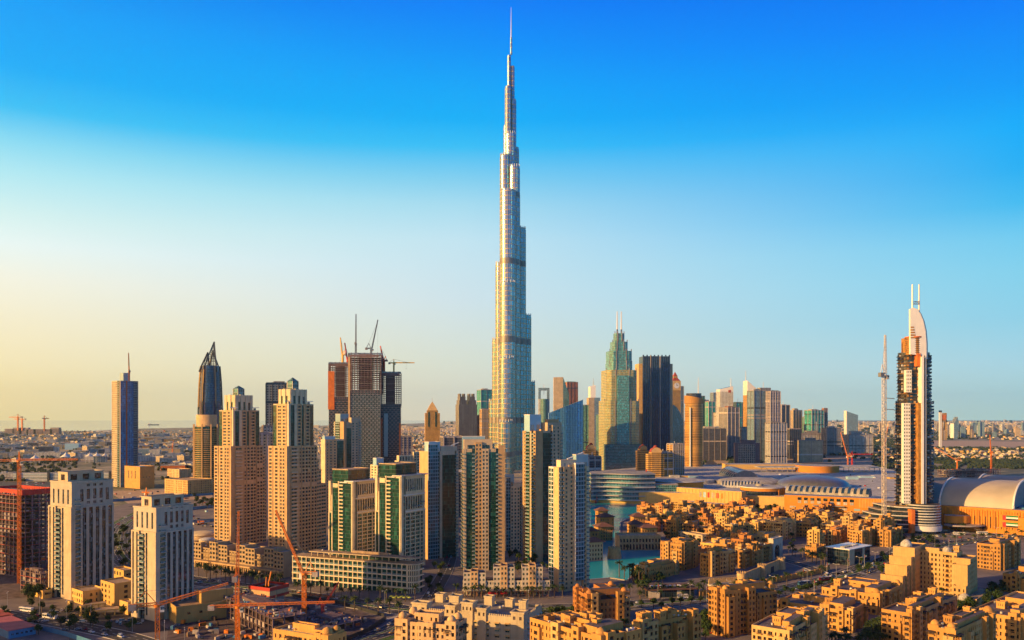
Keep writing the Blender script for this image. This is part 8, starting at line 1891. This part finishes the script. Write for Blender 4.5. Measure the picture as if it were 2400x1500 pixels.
clump(18, 1845, 2060, 1225, 1300, T_, 'dark tree in the lanes of the old quarter', 'trees in the old-quarter lanes', smin=.8, smax=1.1)
clump(12, 1450, 1470, 1278, 1292, T_, 'tree at the quay before the market hall arches', 'quay trees at the market hall', smin=.8, smax=1.0)
clump(4, 1490, 1560, 1392, 1402, [], '', '') if False else None
for k, (x0, x1, y0, y1, n, lab, grp) in enumerate(((1645, 1665, 1455, 1500, 10, 'tree squeezed between the promenade blocks at the bottom', 'trees between the bottom blocks'), (1828, 1850, 1440, 1500, 14, 'tree in the gap right of the ochre balcony block', 'trees right of the balcony block'), (2242, 2280, 1428, 1500, 22, 'tree in the gap below the stepped building', 'trees below the stepped building'), (1555, 1835, 1192, 1208, 40, 'dark tree along the foot of the mall front', 'trees at the mall front'), (1560, 1760, 1210, 1300, 50, 'tree in a courtyard of the old quarter near the lake', 'courtyard trees near the lake'), (2010, 2090, 1300, 1350, 16, 'tree at the road junction behind the stepped building', 'trees at the junction'), (2110, 2200, 1268, 1300, 24, 'tree on the lawn behind the stepped building', 'lawn trees behind the stepped building'), (1480, 1560, 1340, 1385, 20, 'bushy tree beside the lakeside terraced house', 'trees beside the terraced house'), (325, 375, 1352, 1395, 16, 'tree between the shorter pale tower and the boulevard', 'trees beside the shorter pale tower'), (60, 120, 1395, 1420, 12, 'tree below the purple concrete frame', 'trees below the purple frame'))): clump(n, x0, x1, y0, y1, T_, lab, grp, smin=.9, smax=1.5)
along([(470, 1340), (600, 1360), (672, 1376)], 14, T_, 'round tree behind the palms of the stepped apartment row', 'round trees before the stepped row'); along([(1470, 1428), (1640, 1418), (1840, 1398), (1960, 1372)], 26, T_, 'round tree on the near side of the boulevard', 'round trees beside the boulevard')
# the 295 nearest garden trees stand as things, the far rest as one mass
GT.sort(); mv = []; mf = []; mm = []
for i, (Y, X, k, s, label, group) in enumerate(GT):
 pr = T_[k]; a = g.uniform(0, 6)
 if i < 295:
  if pr.name not in used: used.add(pr.name); pr.location = (X, Y, .1); pr.rotation_euler = (0, 0, a); pr.scale = (s, s, s); tag(pr, label, None, group)
  else: copy_tree(pr, label, (X, Y, .1), a, s, group)
 else:
  for q, ch in enumerate(KIDS[pr.name]):
   b0 = len(mv); c, d = cos(a) * s, sin(a) * s
   mv += [(X + c * v.co.x - d * v.co.y, Y + d * v.co.x + c * v.co.y, .1 + s * v.co.z) for v in ch.data.vertices]; mf += [tuple(b0 + n for n in p.vertices) for p in ch.data.polygons]; mm += [q] * len(ch.data.polygons)
me = bpy.data.meshes.new('far_garden_trees'); me.from_pydata(mv, [], mf); me.materials.append(MATS['bark']); me.materials.append(MATS['leaf_dark']); me.polygons.foreach_set('material_index', mm)
o = bpy.data.objects.new('far_garden_trees', me); COL.objects.link(o); tag(o, 'dark mass of trees round the mall and the far lanes of the old quarter', 'trees', None, 'stuff')
# vehicles
def car_proto(mat, van=False):
 e = empty('car', 'x', 'car'); L, w = (5.0, 1.9) if van else (4.5, 1.8); m = MB()
 pr = [(-L / 2, .35), (-L / 2, .95), (-L * .47, 1.0), (L * .22, 1.0), (L * .47, .85), (L / 2, .7), (L / 2, .35)]
 for sy in (-1, 1): m.face([(x, sy * w / 2, z) for x, z in (pr if sy < 0 else pr[::-1])], mat)
 for (a, b), (c, d) in zip(pr, pr[1:] + pr[:1]): m.face([(a, -w / 2, b), (a, w / 2, b), (c, w / 2, d), (c, -w / 2, d)], mat)
 top = 2.0 if van else 1.5; x0, x1 = (-L * .46, L * .26) if van else (-L * .36, L * .16); m.box(x0 + .25, x1 - .45, -w * .38, w * .38, top - .08, top, mat)
 b = m.build('body', e); m = MB(); A = [(x0, -w * .46, 1.0), (x1, -w * .46, 1.0), (x1, w * .46, 1.0), (x0, w * .46, 1.0)]; B = [(x0 + .25, -w * .38, top - .09), (x1 - .5, -w * .38, top - .09), (x1 - .5, w * .38, top - .09), (x0 + .25, w * .38, top - .09)]
 for i in range(4): m.face([A[i], A[(i + 1) % 4], B[(i + 1) % 4], B[i]], 'pane_blue')
 m.face(B, 'pane_blue'); wn = m.build('window', e); wh = []
 for x in (-L * .3, L * .3):
  for y in (-w / 2, w / 2 - .2):
   m = MB(); n = 10; R0 = .33; ring = [(R0 * cos(2 * pi * i / n), .33 + R0 * sin(2 * pi * i / n)) for i in range(n)]
   for i in range(n): (a, c), (d, f) = ring[i], ring[(i + 1) % n]; m.face([(x + a, y - .02, c), (x + d, y - .02, f), (x + d, y + .22, f), (x + a, y + .22, c)], 'tyre')
   m.face([(x + a, y - .02, c) for a, c in ring], 'tyre'); m.face([(x + a, y + .22, c) for a, c in ring], 'tyre'); wh.append(m.build('wheel', e))
 hl = []
 for y in (-w * .36, w * .36): m = MB(); m.box(L / 2 - .06, L / 2 + .02, y - .18, y + .18, .62, .78, 'flag_white'); hl.append(m.build('headlight', e))
 for y in (-w * .36, w * .36): m = MB(); m.box(-L / 2 - .02, -L / 2 + .06, y - .18, y + .18, .7, .88, 'flag_red'); hl.append(m.build('tail_light', e))
 remember(e, b, wn, *wh, *hl); return e
cars = [('white', car_proto('car_white')), ('white', car_proto('car_white', True)), ('black', car_proto('car_black')), ('red', car_proto('car_red')), ('silver', car_proto('car_silver')), ('sand-coloured', car_proto('car_sand')), ('silver', car_proto('car_silver', True))]
def put_car(X, Y, a, where, group, z=.2):
 c, pr = cars[g.choice([0, 0, 1, 2, 3, 4, 4, 5, 6])]; lab = f'{c} car {where}'
 if pr.name not in used: used.add(pr.name); pr.location = (X, Y, z); pr.rotation_euler = (0, 0, a); tag(pr, lab, None, group)
 else: copy_tree(pr, lab, (X, Y, z), a, None, group)
def traffic(L, offs, n, where, group, i0=0.0, i1=1.0):
 for k in range(n):
  i = int((i0 + (i1 - i0) * g.random()) * (len(L) - 2)); o = g.choice(offs); p = offset(L[max(0, i - 1):i + 3], o)[1 if i else 0]; d = math.atan2(L[i + 1][1] - L[i][1], L[i + 1][0] - L[i][0]); put_car(p[0], p[1], d if o < 0 else d + pi, where, group)
traffic(boulevard, [-10.5, -7, -4, 4, 7, 10.5], 100, 'on the tree-lined boulevard', 'cars on the boulevard', .22, .95); traffic(boulevard, [-8, -4, 4, 8], 12, 'on the curving road behind the pale towers', 'cars on the curving road', 0, .2)
traffic(side_street, [-3.4, 3.4, -1, 1], 16, 'queueing in the side street between the towers', 'cars in the side street', .1, .9); traffic(curve_street, [-6, -3, 3, 6], 6, 'on the bend below the building site', 'cars on the bend', .1, .9)
traffic(bottom_street, [-5.5, -2.5, 2.5, 5.5], 12, 'on the street at the bottom left', 'cars on the bottom street', .1, .8); traffic(parking_street, [-7, -3, 3, 7], 18, 'on the road below the orange ribbed hall', 'cars below the orange ribbed hall', .1, .9); traffic(mall_street, [-3, 3], 6, 'in the lane beside the palm clump', 'cars beside the palm clump')
for k in range(36): x, y = gp(g.uniform(80, 370), g.uniform(1430, 1478)); put_car(x, y, g.choice([.4, 2.0]), 'parked below the pale strip-windowed towers', 'cars parked below the pale towers', .1)
for k in range(18): x, y = gp(g.uniform(2180, 2400), g.uniform(1243, 1262)); put_car(x, y, g.choice([.2, 1.7]), 'parked on the coach park', 'cars parked on the coach park', .2)
def far_car(px, py, a, lab, grp):
 X, Y = gp(px, py); o = bpy.data.objects.new('parked_car', g.choice(FC)); COL.objects.link(o); o.location = (X, Y, .17); o.rotation_euler = (0, 0, a); tag(o, lab, 'car', grp)
FC = []
for c in ('car_white', 'car_white', 'car_silver', 'car_black', 'car_red'):
 m = MB(); m.prism([(-2.2, -.9), (2.2, -.9), (2.2, .9), (-2.2, .9)], .3, .95, c, None, True); m.box(-1.4, .9, -.75, .75, .95, 1.45, 'pane_blue', c); FC.append(m.mesh('parked_car'))
for x0, x1, y0, y1, n, lab, grp in ((40, 255, 1131, 1146, 60, 'tiny car on the car park before the striped hall', 'cars before the striped hall'), (325, 450, 1077, 1090, 50, 'tiny car on the car park right of the slim tower', 'cars right of the slim tower'), (270, 320, 1205, 1300, 14, 'car by the curving road between the two pale towers', 'cars between the pale towers'), (1890, 2060, 1232, 1262, 24, 'car parked in a lane of the old quarter', 'cars in the old quarter lanes'), (1560, 1660, 1452, 1500, 10, 'car parked in the court left of the ochre balcony block', 'cars in the paved court')):
 for k in range(n): far_car(g.uniform(x0, x1), g.uniform(y0, y1), g.choice([.1, .1, 1.67]), lab, grp)
def bus(label, px, py, a, mat, L=12.0):
 X, Y = gp(px, py); e = empty('bus', label, 'bus', X, Y, R(a), .2); m = MB(); m.box(-L / 2, L / 2, -1.25, 1.25, .4, 1.5, mat, bottom=True); m.box(-L / 2, L / 2, -1.25, 1.25, 2.7, 3.2, mat, 'metal_white')
 for k in range(7): x = -L / 2 + L * k / 6; m.box(min(x, L / 2 - .2), min(x, L / 2 - .2) + .2, -1.25, 1.25, 1.51, 2.69, mat)
 m.build('body', e); m = MB(); m.box(-L / 2 + .1, L / 2 - .1, -1.2, 1.2, 1.5, 2.7, 'pane_blue'); m.build('window', e); m = MB(); m.box(-L * .3, -L * .1, -.8, .8, 3.21, 3.5, 'metal_grey'); m.build('air_conditioner', e)
 for x in (-L * .3, L * .32):
  for y in (-1.28, 1.02): m = MB(); m.bar((x, y, .45), (x, y + .26, .45), .42, 'tyre'); m.build('wheel', e)
bus('white coach parked nearer the left edge on the bottom-left street', 62, 1434, -22, 'car_white'); bus('white coach parked behind the first one, nearer the pale towers', 117, 1450, -22, 'car_white'); bus('dark blue city bus, left one of the pair before the garden wall', 1884, 1371, 26, 'blue_panel'); bus('dark red city bus, right one of the pair before the garden wall', 1934, 1361, 26, 'car_red'); bus('white coach on the coach park nearer the scorched hotel tower', 2248, 1254, -16, 'car_white'); bus('white coach on the coach park, right of the other one', 2302, 1252, -8, 'car_white'); bus('white minibus on the boulevard before the promenade', 1600, 1403, 8, 'car_white', 8)
# street lamps and flag poles
def lamp_proto():
 e = empty('street_lamp', 'x', 'street lamp'); m = MB(); m.cyl(0, 0, .16, 0, 12, 'lamp_grey', 8, r2=.1); p = m.build('pole', e); m = MB(); m.bar((0, -2.2, 12.4), (0, 0, 11.8), .08, 'lamp_grey'); m.bar((0, 0, 11.8), (0, 2.2, 12.4), .08, 'lamp_grey'); a = m.build('arm', e); hs = []
 for y in (-2.4, 2.4): m = MB(); m.box(-.25, .25, y - .6, y + .6, 12.36, 12.52, 'metal_white', bottom=True); hs.append(m.build('lamp_head', e))
 remember(e, p, a, *hs); return e
lp = lamp_proto(); N = len(boulevard); first = True
for k in range(34):
 i = int(N * (.14 + .80 * k / 34)); x, y = boulevard[i]; d = math.atan2(boulevard[i + 1][1] - y, boulevard[i + 1][0] - x); lab = 'tall double-armed street lamp on the middle strip of the boulevard'
 if first: lp.location = (x, y, .25); lp.rotation_euler = (0, 0, d); tag(lp, lab, None, 'street lamps on the boulevard'); first = False
 else: copy_tree(lp, lab, (x, y, .25), d, None, 'street lamps on the boulevard')
for k in range(9):
 i = int(len(bottom_street) * (k + .5) / 9); x, y = offset(bottom_street, 9.5)[i]; copy_tree(lp, 'double-armed street lamp along the street at the bottom left', (x, y, .1), .4, None, 'street lamps at the bottom left')
fl = [('flag pole with red-ended flag before the promenade restaurant', 1542, 1404), ('flag pole at the left corner of the ochre balcony block', 1656, 1412), ('flag pole left of the two city buses', 1882, 1366), ('flag pole right of the two city buses', 1938, 1350), ('flag pole at the road junction before the black show pavilion', 1986, 1340), ('flag pole behind the junction, before the stepped building', 2026, 1330), ('flag pole on the boulevard strip before the timber-balconied row', 1908, 1394), ('flag pole in the forecourt behind the stepped building', 2224, 1290)]
for lab, px, py in fl:
 X, Y = gp(px, py); e = empty('flag_pole', lab, 'flag pole', X, Y, .3); m = MB(); m.cyl(0, 0, .12, 0, 12, 'metal_white', 8, r2=.07); m.build('pole', e); m = MB()
 m.box(.12, .9, -.03, .03, 9.2, 11.6, 'flag_red', None, True); m.box(.91, 2.7, -.03, .03, 10.8, 11.6, 'flag_green', None, True); m.box(.91, 2.7, -.03, .03, 10.0, 10.79, 'flag_white', None, True); m.box(.91, 2.7, -.03, .03, 9.2, 9.99, 'flag_black', None, True); m.build('flag', e)
def parasol(label, px, py, mat, grp):
 X, Y = gp(px, py); e = empty('parasol', label, 'parasol', X, Y, 0, .1, grp); m = MB(); m.cyl(0, 0, 1.9, 2.3, 3.0, mat, 8, r2=.05, smooth=False); m.build('canopy', e); m = MB(); m.cyl(0, 0, .06, 0, 2.4, 'timber_dark', 6); m.build('pole', e)
for k in range(14): parasol('orange-red café parasol under the left part of the long arcade block', 702 + 6 * k, 1396 + k * .7 + (k % 2) * 2, 'net_orange', 'red parasols of the arcade café')
for k in range(8): parasol('lime-green café parasol under the rounded end of the long arcade block', 918 + 6 * k, 1405 + (k % 2) * 3, 'green_fabric', 'green parasols of the arcade café')
# people: one continuous body each, small on the promenade
def person_mesh():
 m = MB(); n = 8; rings = [(0, .0, .10, .16, 0), (.08, .0, .10, .17, 0), (.5, .0, .11, .16, 0), (.85, 0, .14, .19, 0), (1.1, 0, .13, .17, 0), (1.38, 0, .14, .23, 0), (1.46, 0, .09, .14, 0), (1.52, 0, .06, .065, 0), (1.58, .01, .09, .08, 0), (1.68, .01, .10, .085, 0), (1.75, 0, .05, .05, 0)]; pr = None
 for z, ox, rx, ry, _ in rings:
  ring = [(ox + rx * cos(2 * pi * i / n), ry * sin(2 * pi * i / n), z) for i in range(n)]
  if pr:
   for i in range(n): m.face([pr[i], pr[(i + 1) % n], ring[(i + 1) % n], ring[i]], 'skin_cloth' if z < 1.5 else 'bark', smooth=True)
  pr = ring
 m.face(pr, 'timber_dark'); return m.mesh('person')
pm = person_mesh()
def walkers(n, x0, x1, y0, y1, label, group):
 for _ in range(n):
  X, Y = gp(g.uniform(x0, x1), g.uniform(y0, y1)); o = bpy.data.objects.new('person', pm); COL.objects.link(o); o.location = (X, Y, .06); o.rotation_euler = (0, 0, g.uniform(0, 6)); o.scale = (1, 1, g.uniform(.94, 1.06)); tag(o, label, 'person', group)
walkers(40, 1395, 1640, 1362, 1404, 'person in dark clothes walking on the promenade by the lake', 'people on the promenade'); walkers(24, 1960, 2060, 1322, 1345, 'person in dark clothes at the crossing before the black show pavilion', 'people at the junction'); walkers(24, 690, 985, 1398, 1410, 'person in dark clothes on the pavement before the long arcade block', 'people before the arcade block')
# ------------------------------------------------------------------ the air
def haze():
 m = bpy.data.materials.new('haze'); m.use_nodes = True; w = NT(m.node_tree); v = w.n('ShaderNodeVolumePrincipled'); v.inputs['Color'].default_value = (.70, .90, 1.0, 1); v.inputs['Density'].default_value = 2.0e-5; v.inputs['Anisotropy'].default_value = 0.75
 o = w.n('ShaderNodeOutputMaterial'); w.link(v.outputs[0], o.inputs['Volume']); MATS['haze'] = m
 b = MB(); b.box(-27000, 27000, -1500, 27000, -1.0, 850, 'haze', None, True); b.build('haze', None, 'stuff', 'thin pale air that fades the far plain and horizon', 'haze')
haze()
